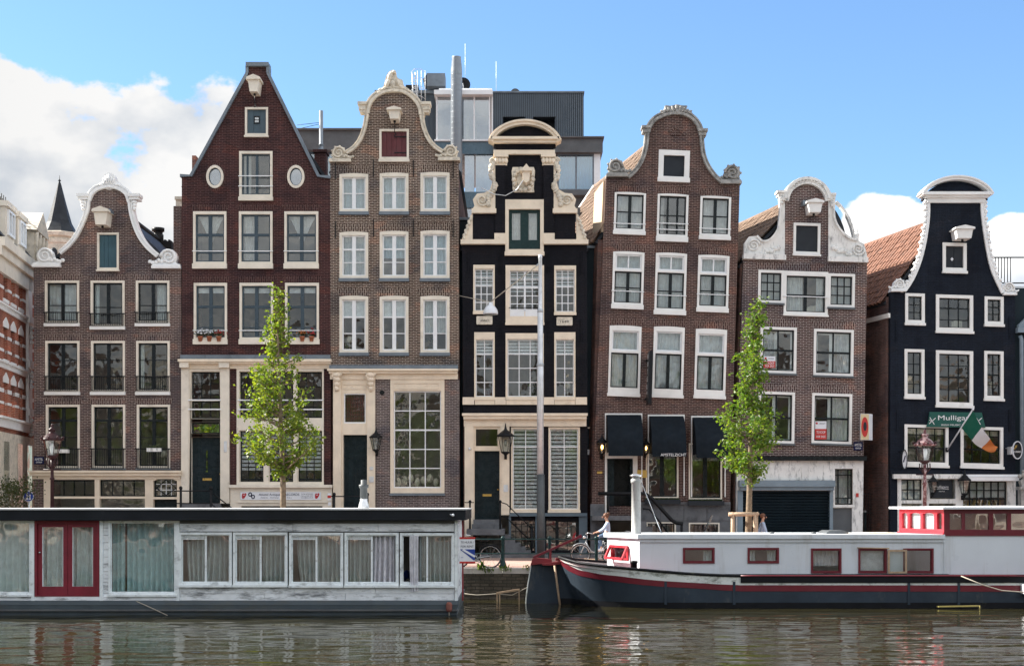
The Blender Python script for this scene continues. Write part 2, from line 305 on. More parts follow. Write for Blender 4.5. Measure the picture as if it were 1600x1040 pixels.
# ---------------------------------------------------------------- mesh helpers
def frame(D):
    K = D / FOC
    f = lambda a, b, n=0.0: Vector(((a - 800) * K, D - n, CZ - (b - HZ) * K))
    f.K = K; f.D = D; return f
class MB:
    """collects shapes; a, b are measured across / down a front, n is metres out of it towards the water"""
    def __init__(s, F=None): s.F = F or (lambda x, y, z: Vector((x, y, z))); s.v = []; s.f = []; s.smooth = set(); s.cut = []
    def add(s, vs, fs, sm=False):
        k = len(s.v); s.cut.append((k, len(s.f))); s.v += [Vector(q) for q in vs]
        for q in fs:
            if sm: s.smooth.add(len(s.f))
            s.f.append(tuple(i + k for i in q))
        return s
    def hexa(s, p):
        return s.add(p, [(0, 1, 2, 3), (7, 6, 5, 4), (0, 4, 5, 1), (1, 5, 6, 2), (2, 6, 7, 3), (3, 7, 4, 0)])
    def box(s, a0, b0, a1, b1, n0, n1):     # n0 back, n1 front
        F = s.F
        return s.hexa([F(a0, b1, n1), F(a1, b1, n1), F(a1, b0, n1), F(a0, b0, n1), F(a0, b1, n0), F(a1, b1, n0), F(a1, b0, n0), F(a0, b0, n0)])
    def bar(s, p, q, w, h=None):            # square bar between two world points
        p, q = Vector(p), Vector(q); h = h or w
        d = (q - p).normalized(); u = d.cross(Vector((0, 0, 1)))
        if u.length < 1e-4: u = Vector((1, 0, 0))
        u.normalize(); t = u.cross(d).normalized(); u *= w / 2; t *= h / 2
        return s.hexa([p - u - t, p + u - t, p + u + t, p - u + t, q - u - t, q + u - t, q + u + t, q - u + t])
    def plate(s, outer, holes, n0, n1):     # front at n1, back at n0
        F = s.F; loops = [outer] + list(holes); flat = [p for L in loops for p in L]
        tri = tessellate_polygon([[Vector((p[0], -p[1], 0)) for p in L] for L in loops])
        N = len(flat); vs = [F(p[0], p[1], n1) for p in flat] + [F(p[0], p[1], n0) for p in flat]
        fs = []
        for t in tri:
            a, b, c = [flat[i] for i in t]
            cr = (b[0] - a[0]) * (c[1] - a[1]) - (b[1] - a[1]) * (c[0] - a[0])
            t = t if cr < 0 else (t[0], t[2], t[1])
            fs.append(tuple(t)); fs.append((t[0] + N, t[2] + N, t[1] + N))
        k = 0
        for li, L in enumerate(loops):
            ar = sum(L[i][0] * L[(i + 1) % len(L)][1] - L[(i + 1) % len(L)][0] * L[i][1] for i in range(len(L)))
            fl = (ar > 0) ^ (li > 0)
            for i in range(len(L)):
                j = (i + 1) % len(L); q = (k + i, k + j, k + j + N, k + i + N)
                fs.append(q if fl else q[::-1])
            k += len(L)
        return s.add(vs, fs)
    def ribbon(s, pts, w, n0, n1, off=0.0): # band along a polyline in the front's plane, width w (same units)
        L = []; Rr = []
        for i, p in enumerate(pts):
            a = pts[max(i - 1, 0)]; b = pts[min(i + 1, len(pts) - 1)]
            d = Vector((b[0] - a[0], b[1] - a[1])); d = d.normalized() if d.length else Vector((1, 0))
            nn = Vector((-d.y, d.x)); c = Vector(p[:2]) + nn * off
            L.append(c + nn * w / 2); Rr.append(c - nn * w / 2)
        F = s.F; vs = []; fs = []
        for i in range(len(pts)): vs += [F(*L[i], n0), F(*L[i], n1), F(*Rr[i], n1), F(*Rr[i], n0)]
        for i in range(len(pts) - 1):
            for j in range(4):
                q = (i * 4 + j, i * 4 + (j + 1) % 4, i * 4 + 4 + (j + 1) % 4, i * 4 + 4 + j); fs.append(q)
        m = len(vs) - 4; fs += [(0, 3, 2, 1), (m, m + 1, m + 2, m + 3)]
        return s.add(vs, fs)
    def tube(s, pts, r, seg=8, caps=True, closed=False):
        pts = [Vector(p) for p in pts]; n = len(pts); rs = r if isinstance(r, (list, tuple)) else [r] * n
        vs = []; fs = []; u = None
        for i, p in enumerate(pts):
            if closed: d = pts[(i + 1) % n] - pts[i - 1]
            else: d = pts[min(i + 1, n - 1)] - pts[max(i - 1, 0)]
            d = d.normalized() if d.length else Vector((0, 0, 1))
            if u is None:
                u = d.cross(Vector((0, 0, 1)))
                if u.length < .02: u = d.cross(Vector((0, 1, 0)))
            u = (u - d * u.dot(d)); u = u.normalized() if u.length > 1e-5 else d.orthogonal().normalized()
            t = d.cross(u)
            for k in range(seg):
                a = 2 * math.pi * k / seg; vs.append(p + (u * math.cos(a) + t * math.sin(a)) * rs[i])
        for i in range(n if closed else n - 1):
            for k in range(seg):
                j = (i + 1) % n; fs.append((i * seg + k, i * seg + (k + 1) % seg, j * seg + (k + 1) % seg, j * seg + k))
        s.add(vs, fs, True)
        if caps and not closed:
            k0 = len(s.v) - len(vs)
            s.f.append(tuple(k0 + k for k in range(seg))[::-1]); s.f.append(tuple(k0 + (n - 1) * seg + k for k in range(seg)))
        return s
    def lathe(s, c, prof, seg=16, axis='Z', sm=True, a0=0.0):
        c = Vector(c); vs = []; fs = []
        for r, h in prof:
            for k in range(seg):
                a = a0 + 2 * math.pi * k / seg; x, y = r * math.cos(a), r * math.sin(a)
                vs.append(c + (Vector((x, y, h)) if axis == 'Z' else Vector((h, x, y)) if axis == 'X' else Vector((x, -h, y))))
        n = len(prof)
        for i in range(n - 1):
            for k in range(seg): fs.append((i * seg + k, i * seg + (k + 1) % seg, (i + 1) * seg + (k + 1) % seg, (i + 1) * seg + k))
        s.add(vs, fs, sm); k0 = len(s.v) - len(vs)
        if prof[0][0] > 1e-4: s.f.append(tuple(k0 + k for k in range(seg))[::-1])
        if prof[-1][0] > 1e-4: s.f.append(tuple(k0 + (n - 1) * seg + k for k in range(seg)))
        return s
    def ell(s, c, rx, ry, rz, seg=10, rings=6, rot=0.0, rough=0.0):
        c = Vector(c); vs = []; fs = []; cs, sn = math.cos(rot), math.sin(rot)
        for i in range(rings + 1):
            t = math.pi * i / rings
            for k in range(seg):
                a = 2 * math.pi * k / seg; g = 1 + random.uniform(-rough, rough)
                x, y, z = rx * math.sin(t) * math.cos(a) * g, ry * math.sin(t) * math.sin(a) * g, rz * math.cos(t) * g
                vs.append(c + Vector((x * cs + z * sn, y, -x * sn + z * cs)))
        for i in range(rings):
            for k in range(seg): fs.append((i * seg + k, (i + 1) * seg + k, (i + 1) * seg + (k + 1) % seg, i * seg + (k + 1) % seg))
        return s.add(vs, fs, True)
    def sheet(s, grid, sm=True):            # grid of world points
        h, w = len(grid), len(grid[0])
        return s.add([p for r in grid for p in r], [(i * w + j, i * w + j + 1, (i + 1) * w + j + 1, (i + 1) * w + j) for i in range(h - 1) for j in range(w - 1)], sm)
    def build(s, name, mat, parent=None, kind=None, label=None):
        me = bpy.data.meshes.new(name)
        org = ORG.get(parent.name, Vector()) if parent else Vector()
        me.from_pydata([tuple(p - org) for p in s.v], [], s.f)
        if s.smooth:
            fl = [False] * len(s.f)
            for i in s.smooth: fl[i] = True
            me.polygons.foreach_set('use_smooth', fl)
        me.materials.append(MATS[mat] if isinstance(mat, str) else mat)
        o = bpy.data.objects.new(name, me); C.objects.link(o)
        if parent: o.parent = parent; ORG[o.name] = org
        if kind: o['kind'] = kind
        if label: o['label'] = label
        return o
def build_each(m, name, mat, parent, kind=None):
    """every shape collected in m becomes a part of its own"""
    out = []; ends = m.cut[1:] + [(len(m.v), len(m.f))]
    for (v0, f0), (v1, f1) in zip(m.cut, ends):
        q = MB(m.F); q.v = m.v[v0:v1]; q.f = [tuple(i - v0 for i in f) for f in m.f[f0:f1]]; q.smooth = {i - f0 for i in m.smooth if f0 <= i < f1}
        out.append(q.build(name, mat, parent))
    return out
ORG = {}
def thing(name, label, cat, loc=(0, 0, 0), group=None):
    o = bpy.data.objects.new(name, None); C.objects.link(o); o.location = loc; o.empty_display_size = .3
    o['label'] = label; o['category'] = cat
    if group: o['group'] = group
    ORG[o.name] = Vector(loc); return o
def tag(o, label, cat, group=None):
    o['label'] = label; o['category'] = cat
    if group: o['group'] = group
    return o
def copy_thing(root, loc, label=None):
    def cp(o, par):
        c = o.copy(); C.objects.link(c)
        if par: c.parent = par
        for ch in o.children: cp(ch, c)
        return c
    r = cp(root, None); r.location = loc
    if label: r['label'] = label
    ORG[r.name] = Vector(loc); return r
def text(txt, F, a, b, h, n, mat, parent, width=None, name='lettering', align='CENTER', rotm=None):
    cu = bpy.data.curves.new('txt', 'FONT'); cu.body = txt; cu.size = 1; cu.align_x = 'LEFT'; cu.extrude = .01
    cu.resolution_u = 3
    ob = bpy.data.objects.new('txt', cu); C.objects.link(ob)
    me = bpy.data.meshes.new_from_object(ob.evaluated_get(bpy.context.evaluated_depsgraph_get()))
    vs = [v.co.copy() for v in me.vertices]; fs = [tuple(p.vertices) for p in me.polygons]
    bpy.data.objects.remove(ob); bpy.data.curves.remove(cu); bpy.data.meshes.remove(me)
    x0 = min(v.x for v in vs); x1 = max(v.x for v in vs)
    sy = h / .7; sx = width / (x1 - x0) if width else sy
    m = MB(F)
    def mp(v):
        x = (v.x - (x0 + x1) / 2) * sx; y = -(v.y - .35) * sy
        return F(a + x, b + y, n + v.z * .3)
    m.add([mp(v) for v in vs], fs)
    return m.build(name, mat, parent)
def arc(cx, cy, rx, ry, d0, d1, n=12):      # degrees, photo-down y
    return [(cx + rx * math.cos(R(d0 + (d1 - d0) * i / n)), cy - ry * math.sin(R(d0 + (d1 - d0) * i / n))) for i in range(n + 1)]
def smooth_pts(pts, n=5):
    out = []
    for i in range(len(pts) - 1):
        p0 = pts[max(i - 1, 0)]; p1 = pts[i]; p2 = pts[i + 1]; p3 = pts[min(i + 2, len(pts) - 1)]
        for k in range(n):
            t = k / n
            out.append(tuple(.5 * (2 * p1[j] + (p2[j] - p0[j]) * t + (2 * p0[j] - 5 * p1[j] + 4 * p2[j] - p3[j]) * t * t + (3 * p1[j] - p0[j] - 3 * p2[j] + p3[j]) * t ** 3) for j in (0, 1)))
    out.append(tuple(pts[-1])); return out
def spiral(m, F, a, b, r, turns, dirn, n, tr, start=0.0, K=None):
    pts = []; N = int(14 * turns)
    for i in range(N + 1):
        t = i / N; an = start + dirn * 2 * math.pi * turns * t; rr = r * (1 - .86 * t)
        pts.append(F(a + rr * math.cos(an), b - rr * math.sin(an), n))
    m.tube(pts, [tr * (1 - .5 * i / N) for i in range(N + 1)], 6)
def rect(x0, y0, x1, y1): return [(x0, y0), (x1, y0), (x1, y1), (x0, y1)]

# ---------------------------------------------------------------- setting: ground, water
QZ, QY = 1.0, 48.0                                    # quay height over the water, quay edge
def ground():
    t = NT('paving')
    sp = t.n.new('ShaderNodeSeparateXYZ'); t.l.new(t.tc.outputs['Object'], sp.inputs[0])
    br = t.n.new('ShaderNodeTexBrick'); t.l.new(t.tc.outputs['Object'], br.inputs['Vector'])
    br.inputs['Scale'].default_value = 1; br.inputs['Brick Width'].default_value = .2; br.inputs['Row Height'].default_value = .1
    br.inputs['Mortar Size'].default_value = .008
    br.inputs['Color1'].default_value = (.42, .27, .22, 1); br.inputs['Color2'].default_value = (.34, .21, .175, 1); br.inputs['Mortar'].default_value = (.26, .2, .17, 1)
    c = t.mix(1.0, br.outputs['Color'], t.rng(t.noise(.6, 7), .3, .7, .75, 1.2), 'MULTIPLY')
    t.set(Base_Color=c, Roughness=.9); t.bump(br.outputs['Fac'], -.3, .01); MATS['paving'] = t.m
    m = MB()
    m.add([(-300, QY + .4, QZ), (300, QY + .4, QZ), (300, 900, QZ), (-300, 900, QZ)], [(0, 1, 2, 3)])
    m.build('quay_street', 'paving', kind='structure')
    m = MB(); m.hexa([(-40, 57.6, QZ - .2), (40, 57.6, QZ - .2), (40, 57.6, QZ + .12), (-40, 57.6, QZ + .12), (-40, 59.95, QZ - .2), (40, 59.95, QZ - .2), (40, 59.95, QZ + .12), (-40, 59.95, QZ + .12)])
    m.build('pavement', 'bluestone', kind='structure')
    # the quay wall with its coping stones
    q = thing('quay_wall', 'old mossy brick quay wall at the water between houseboat and barge', 'quay wall', (0, QY, 0))
    m = MB(); m.box(-300, -.9, 300, QZ - .15, 0, .4); m.v = [Vector((p.x, QY + .4 - p.z, p.y)) for p in m.v]
    m.build('wall', 'quayb', q)
    rnd = random.Random(3)
    for i in range(34):
        x = -16 + i * .98; m = MB(); z1 = QZ + .02 + rnd.uniform(-.008, .008); y0 = QY - .05 + rnd.uniform(-.012, .012)
        m.hexa([(x + .008, y0, QZ - .16), (x + .972, y0, QZ - .16), (x + .972, y0 + .015, z1), (x + .008, y0 + .015, z1),
                (x + .008, QY + .5, QZ - .16), (x + .972, QY + .5, QZ - .16), (x + .972, QY + .5, z1), (x + .008, QY + .5, z1)])
        m.build('coping_stone', 'coping', q)
    m = MB(); m.add([(-300, QY, QZ - .01), (-16, QY, QZ - .01), (-16, QY + .5, QZ - .01), (-300, QY + .5, QZ - .01), (17.3, QY, QZ - .01), (300, QY, QZ - .01), (300, QY + .5, QZ - .01), (17.3, QY + .5, QZ - .01)], [(0, 1, 2, 3), (4, 5, 6, 7)])
    m.build('coping_run', 'coping', q)
    # weeds in the joints of the wall
    for (x, z, k, h) in [(-1.0, .98, 40, .34), (-.25, .95, 26, .24), (-.75, .9, 20, .2), (-2.1, .55, 34, .3), (.5, 1.0, 16, .16)]:
        m = MB()
        for i in range(k):
            a = rnd.uniform(-1.1, 1.1); L = h * rnd.uniform(.5, 1.1); p = Vector((x + rnd.gauss(0, .09), QY - .02, z + rnd.gauss(0, .04)))
            tip = p + Vector((math.sin(a) * L * .6, -abs(rnd.gauss(.12, .06)), math.cos(a) * L - .06)); sd = Vector((.02, .006, .012))
            mid = p.lerp(tip, .55) + Vector((0, -.03, .05))
            m.add([p, mid - sd, tip, mid + sd], [(0, 1, 2, 3)])
        m.build('weed_tuft', 'weed', q, kind='stuff')
ground()
def water():
    import numpy as np
    t = NT('canal_water')
    c = t.mix(t.noise(.12, 3), (.027, .024, .009), (.018, .0165, .008))
    t.set(Base_Color=c, Roughness=.035, IOR=1.333)
    ns = t.noise(5.0, 3, .55, (.4, 1.6, 1)); t.bump(ns, .12, .02)
    MATS['canal_water'] = t.m
    xs = np.concatenate([np.linspace(-320, -24, 14)[:-1], np.arange(-24, 24, .095), np.linspace(24, 320, 14)])
    ys = np.concatenate([np.linspace(-14, 22, 10)[:-1], np.arange(22, 48.3, .075)])
    X, Y = np.meshgrid(xs, ys)
    rs = np.random.RandomState(5); Z = np.zeros_like(X)
    for i in range(60):
        lam = 10 ** rs.uniform(math.log10(.3), math.log10(2.2)); th = rs.normal(1.5708, .16 + .22 * lam / 2.4)
        k = 2 * np.pi / lam; amp = .0026 * lam ** .8
        env = .65 + .35 * np.sin(X * rs.uniform(.1, .4) + Y * rs.uniform(.1, .5) + rs.uniform(0, 6))
        Z += amp * env * np.sin(k * (X * np.cos(th) + Y * np.sin(th)) + rs.uniform(0, 6.28))
    calm = np.clip((44.5 - Y) / 6.0, .3, 1.0)
    inner = ((np.abs(X) < 24.2) & (Y > 21.5))
    Z = Z * calm * inner
    h, w = X.shape
    me = bpy.data.meshes.new('canal_water')
    idx = np.arange(h * w).reshape(h, w)
    q = np.stack([idx[:-1, :-1], idx[:-1, 1:], idx[1:, 1:], idx[1:, :-1]], -1).reshape(-1, 4)
    me.vertices.add(h * w); me.vertices.foreach_set('co', np.stack([X, Y, Z], -1).ravel().astype('f'))
    me.loops.add(q.size); me.loops.foreach_set('vertex_index', q.ravel().astype('i'))
    me.polygons.add(len(q)); me.polygons.foreach_set('loop_start', (np.arange(len(q)) * 4).astype('i'))
    me.polygons.foreach_set('loop_total', np.full(len(q), 4, 'i')); me.polygons.foreach_set('use_smooth', np.ones(len(q), bool))
    me.update(); me.validate(); me.materials.append(t.m)
    o = bpy.data.objects.new('canal_water', me); C.objects.link(o); o['kind'] = 'structure'
water()

# ---------------------------------------------------------------- windows
FH = frame(60.0); VAR = random.Random(21)
def inset(r, l, t, rr, b): return (r[0] + l, r[1] + t, r[2] - rr, r[3] - b)
def curtain(F, x0, y0, x1, y1, n, waves, amp, mat, parent, name='curtain', taper=0.0, hem=0.0):
    N = max(8, int(waves * 8)); ph = random.uniform(0, 6); rows = []
    for j in range(4):
        v = j / 3; row = []
        for i in range(N + 1):
            u = i / N; a = x0 + (x1 - x0) * u
            a = a + taper * v * v * (1 - u) * (x1 - x0)
            yb = y1 + hem * math.sin(i * 1.3)
            row.append(F(a, y0 + (yb - y0) * v, n + amp * math.sin(ph + u * waves * 6.28 + .6 * math.sin(u * 9 + ph)) * (.6 + .4 * v)))
        rows.append(row)
    m = MB(F); m.sheet(rows); return m.build(name, mat, parent)
def window(root, F, r, cas=3.0, cm='cream', top=None, bot=None, sill=2.0, sillm=None, cols=(1, 1), rows=(1, 1), bar=1.0, vbar={}, hbar={}, fr=2.0,
           sm='sash_black', gl='glass', cur=(), rails=(), balus=None, lint=None, lh=9, proud=.05, rec=.13, rows_mid=None, sillext=1.0, railm='sash_white', arch=0.0, panes=True, extra=()):
    top = cas if top is None else top; bot = cas if bot is None else bot
    x0, y0, x1, y1 = r; yb = y1 - sill; H = root
    m = MB(F)
    out = rect(x0, y0, x1, yb)
    if arch:
        out = [(x0 + (x1 - x0) * i / 8, y0 + arch * (2 * i / 8 - 1) ** 2) for i in range(9)] + [(x1, yb), (x0, yb)]
    inn = inset((x0, y0, x1, yb), cas, top, cas, bot)
    m.plate(out, [rect(*inn)] + [rect(*e) for e in extra], -rec, proud)
    w = m.build('window', cm, H)
    if sill:
        m = MB(F); m.box(x0 - sillext, yb + .05, x1 + sillext, y1, -rec, proud + .07); m.build('sill', sillm or cm, w)
    # sash with its glazing bars, each pane of glass a piece
    ix0, iy0, ix1, iy1 = inset(inn, fr, fr, fr, fr)
    def cells(a0, a1, rel, bars):
        n = len(rel); tot = sum(bars.get(i, bar) for i in range(n - 1)); u = (a1 - a0 - tot) / sum(rel); res = []; p = a0
        for i, q in enumerate(rel):
            res.append((p, p + q * u)); p += q * u + bars.get(i, bar)
        return res
    cx = cells(ix0, ix1, cols, vbar); cy = cells(iy0, iy1, rows, hbar)
    prs = [(a[0], b[0], a[1], b[1]) for b in cy for a in cx]
    m = MB(F); m.plate(rect(inn[0] + .05, inn[1] + .05, inn[2] - .05, inn[3] - .05), [rect(*p) for p in prs], -rec - .02, -rec + .06 if rec > .08 else -.02)
    m.build('sash', sm, w)
    if panes:
        for p in prs:
            m = MB(F); g = -rec + .015; m.box(p[0] - .2, p[1] - .2, p[2] + .2, p[3] + .2, g - .008, g)
            tx, tz = random.gauss(0, .0035), random.gauss(0, .0035)
            c = F((p[0] + p[2]) / 2, (p[1] + p[3]) / 2, g)
            for v in m.v: v.y += (v.x - c.x) * tx + (v.z - c.z) * tz
            m.build('pane', gl, w)
    if panes and gl == 'glass_old' and y1 - y0 > 60 and VAR.random() < .55:       # something stands behind the pane
        q = VAR.random(); a = inn[0] + (inn[2] - inn[0]) * VAR.choice((.25, .3, .7, .75)); yb2 = inn[3] - 2
        m = MB(F)
        if q < .4:
            m.lathe(F(a, yb2, -rec - .35), [(.08, 0), (.1, .16), (.03, .17)], 8)
            for i in range(9): m.ell(F(a + VAR.gauss(0, 4), yb2 - 12 - abs(VAR.gauss(0, 6)), -rec - .35 + VAR.gauss(0, .05)), .05, .04, .12, 6, 4, rot=VAR.gauss(0, .6))
            m.build('sill_plant', 'leafdark', w)
        elif q < .7:
            m.lathe(F(a, yb2, -rec - .5), [(.07, 0), (.02, .05), (.02, .32), (.17, .34), (.1, .6)], 10); m.build('table_lamp', 'cream', w)
        else:
            for i in range(5): m.box(a - 8 + i * 3.4, yb2 - VAR.uniform(7, 13), a - 5.2 + i * 3.4, yb2, -rec - .5, -rec - .35)
            m.build('book_row', VAR.choice(('door_red', 'wood', 'cream')), w, kind='stuff')
    for k in cur:
        kind = k[0]; wd = inn[2] - inn[0]; ht = inn[3] - inn[1]
        if kind == 'net': curtain(F, inn[0], inn[1], inn[2], inn[3], -rec - .14, wd / 6, .02, k[1], w)
        elif kind == 'left': curtain(F, inn[0], inn[1], inn[0] + wd * k[2], inn[3], -rec - .16, max(2, wd * k[2] / 5), .035, k[1], w)
        elif kind == 'right': curtain(F, inn[2] - wd * k[2], inn[1], inn[2], inn[3], -rec - .16, max(2, wd * k[2] / 5), .035, k[1], w)
        elif kind == 'half': curtain(F, inn[0], inn[1] + ht * k[2], inn[2], inn[1] + ht * k[3], -rec - .14, wd / 5, .02, k[1], w)
        elif kind == 'blind':
            m = MB(F); m.box(inn[0] + 1, inn[1], inn[2] - 1, inn[1] + ht * k[2], -rec - .07, -rec - .055); m.build('roller_blind', k[1], w)
        elif kind == 'slats':
            m = MB(F); y = inn[1] + ht * k[3]; st = k[4]
            while y < inn[1] + ht * k[2] - 1:
                m.box(inn[0] + 1, y, inn[2] - 1, y + st * k[5], -rec - .07, -rec - .055); y += st
            m.build('slatted_blind', k[1], w, kind='stuff')
        elif kind == 'vee':                      # a pair of gathered net curtains that meet in a point
            mid = (inn[0] + inn[2]) / 2
            for sgn in (-1, 1):
                rowsg = []
                for j in range(6):
                    v = j / 5; row = []
                    for i in range(13):
                        u = i / 12; e = (inn[0] if sgn < 0 else inn[2]); inner = mid; lo = e + (mid - e) * (v ** .8) * .98
                        row.append(F(lo + (inner - lo) * u, inn[1] + ht * (.62 * v), -rec - .15 + .018 * math.sin(u * 22 + sgn)))
                    rowsg.append(row)
                m = MB(F); m.sheet(rowsg); m.build('curtain', k[1], w)
    for fy in rails:
        y = inn[1] + (inn[3] - inn[1]) * fy; m = MB(F)
        m.box(x0 - 1, y - .6, x1 + 1, y + .6, proud + .02, proud + .05); m.build('guard_bar', railm, w)
    if balus:
        yt = y0 + (y1 - y0) * balus[0]; ybm = y0 + (y1 - y0) * balus[1]; m = MB(F)
        m.box(x0 - 1.5, yt - .8, x1 + 1.5, yt + .8, proud + .06, proud + .1); m.box(x0 + 1, ybm - .6, x1 - 1, ybm + .6, proud + .06, proud + .1)
        m.box(x0 + 1, yt, x0 + 2, ybm, proud + .06, proud + .1); m.box(x1 - 2, yt, x1 - 1, ybm, proud + .06, proud + .1)
        nb = max(4, int((x1 - x0) / 3.4))
        for i in range(1, nb):
            a = x0 + (x1 - x0) * i / nb; m.box(a - .3, yt, a + .3, ybm, proud + .07, proud + .09)
        m.build('guard_rail', 'iron', w)
    if lint:
        m = MB(F); m.plate([(x0 - 1, y0), (x0 - 4.5, y0 - lh), (x1 + 4.5, y0 - lh), (x1 + 1, y0)], [], -.2, .006); m.build('brick_arch', lint, H)
    return rect(x0 + cas * .5, y0 + (cas if extra else top) * .5, x1 - cas * .5, yb + sill * .4)
def hatch(root, F, r, cm, dm, cas=3.0, planks=4, sill=2.5, hinge=False, peep=False, bot=None):
    x0, y0, x1, y1 = r; m = MB(F); yb = y1 - sill
    inn = inset((x0, y0, x1, yb), cas, cas, cas, cas if bot is None else bot)
    m.plate(rect(x0, y0, x1, yb), [rect(*inn)], -.14, .05); w = m.build('loading_hatch', cm, root)
    m = MB(F); m.box(x0 - 1, yb + .05, x1 + 1, y1, -.14, .12); m.build('sill', cm, w)
    pw = (inn[2] - inn[0]) / planks
    for i in range(planks):
        m = MB(F); m.box(inn[0] + i * pw + .15, inn[1], inn[0] + (i + 1) * pw - .15, inn[3], -.12, -.06 + random.uniform(-.008, .008)); m.build('plank', dm, w)
    if hinge:
        for fy in (.2, .82):
            m = MB(F); y = inn[1] + (inn[3] - inn[1]) * fy; m.box(inn[2] - (inn[2] - inn[0]) * .5, y - .7, inn[2], y + .7, -.055, -.03); m.build('hinge', 'iron', w)
    if peep:
        cx, cy = (inn[0] + inn[2]) / 2, inn[1] + (inn[3] - inn[1]) * .42
        m = MB(F); m.plate(rect(cx - 4.5, cy - 6, cx + 4.5, cy + 6), [rect(cx - 3, cy - 4, cx + 3, cy - .3), rect(cx - 3, cy + .5, cx + 3, cy + 4)], -.06, -.03); m.build('peep_frame', 'sash_black', w)
        m = MB(F); m.box(cx - 3, cy - 4, cx + 3, cy + 4, -.055, -.045); m.build('pane', 'glass_bright', w)
    return rect(x0 + 1.5, y0 + 1.5, x1 - 1.5, yb + .5)
def hoist(root, F, cx, yt, w, h, mat, hook=None):
    """the boxed end of a hoisting beam under a little pitched cap"""
    m = MB(F); a0, a1 = cx - w / 2, cx + w / 2; y1 = yt + h
    m.plate([(a0 + 2, yt + h * .3), (a1 - 2, yt + h * .3), (a1 - 4.5, y1), (a0 + 4.5, y1)], [], -.2, .75)
    m.build('hoist_beam', mat, root)
    m = MB(F); m.plate([(a0 - .5, yt + h * .3), (a0, yt + h * .17), (cx, yt), (a1, yt + h * .17), (a1 + .5, yt + h * .3)], [], -.1, .85); b = m.build('hoist_cap', mat, root)
    m = MB(F); m.tube([F(cx, y1, .45), F(cx, y1 + 3, .45)], .05, 6)
    if hook: m.tube([F(cx, y1, .45), F(cx, hook, .45)], .018, 5); m.tube([F(cx + 2 * math.sin(k * .7), hook + 2 - 2 * math.cos(k * .7), .45) for k in range(7)], .022, 5)
    m.build('hook', 'iron', root)
def moulding(root, F, pts, w, mat, name='gable_trim', n1=.16, off=0.0):
    m = MB(F); m.ribbon(pts, w, -.36, n1 * .6, off); m.ribbon(pts, w * .45, n1 * .6 - .01, n1, off + w * .22); m.ribbon(pts, w * .2, n1 * .6 - .01, n1 * .85, off - w * .3)
    return m.build(name, mat, root)
def scroll(root, F, x0, y0, x1, y1, mat, face=1, style=0):
    """carved volute block at the foot of a gable: plinth, spiral, leaves"""
    w, h = x1 - x0, y1 - y0; m = MB(F); cx = x0 + w * (.42 if face > 0 else .58)
    m.box(x0, y1 - h * .14, x1, y1, -.36, .2); m.box(x0 + 1, y1 - h * .22, x1 - 1, y1 - h * .14, -.34, .14)
    b = m.build('scroll_block', mat, root)
    m = MB(F); cy = y0 + h * .42; r = h * .42
    m.plate([(cx + r * math.cos(t * .5236), cy - r * math.sin(t * .5236)) for t in range(12)][::-1], [], -.3, .06)
    far = x1 - w * .05 if face > 0 else x0 + w * .05
    m.plate([(cx, cy), (far, y0 + h * .62), (far, y1 - h * .2), (x0 + w * .06 if face > 0 else x1 - w * .06, y1 - h * .2)], [], -.3, .05)
    spiral(m, F, cx, cy, r * .95, 1.9, face, .1, r * .17 * F.K, start=0 if face > 0 else math.pi)
    for k in range(6):
        u = k / 5; a = cx + face * (r * .5 + u * (w * .5)); y = y1 - h * (.3 - .05 * math.sin(k * 2.2)) - h * .12 * (1 - u)
        m.ell(F(a, y, .08), w * .075 * F.K, .06, h * .1 * F.K, 8, 5, rot=.6 * face, rough=.08)
    if style:
        for k in range(9):
            an = k * .7; m.ell(F(cx + r * 1.02 * math.cos(an), cy - r * 1.02 * math.sin(an), .04), r * .17 * F.K, .06, r * .17 * F.K, 7, 4)
    m.build('volute', mat, b)
def crest(root, F, pts, lobes, mat):
    """carved crown of a gable: its outline as a thick slab, leaf lobes (a, b, half width, half height, turn) in relief"""
    m = MB(F); m.plate(smooth_pts(pts, 3) , [], -.32, .06); c = m.build('crest', mat, root)
    m = MB(F)
    for (a, b, w, h, r) in lobes: m.ell(F(a, b, .09), w * F.K, .1, h * F.K, 9, 6, rot=r, rough=.06)
    m.build('crest_carving', mat, c)
def tiles(grid_fn, nu, nv, wave, amp, parent, mat, name='roof_tiles'):
    """pantile sheet: grid_fn(u, v) -> point, normal; u along the ridge, v down the slope; wave/row counts"""
    rows = []
    for j in range(nv * 2 + 1):
        v = min(((j + 1) // 2) / nv, 1); lift = .022 if j % 2 else 0.0; row = []
        for i in range(nu * 4 + 1):
            u = i / (nu * 4); p, nn = grid_fn(u, v)
            s_ = (i % 4) / 4; hgt = amp * (math.sin(s_ * 2 * math.pi) * .7 + .3 * math.cos(s_ * 4 * math.pi)); rj = random.Random((j // 2) * 7919 + i // 4).uniform(-.012, .012)
            row.append(p + nn * (hgt + lift + rj))
        rows.append(row)
    m = MB(); m.sheet(rows, False); return m.build(name, mat, parent, kind='stuff')
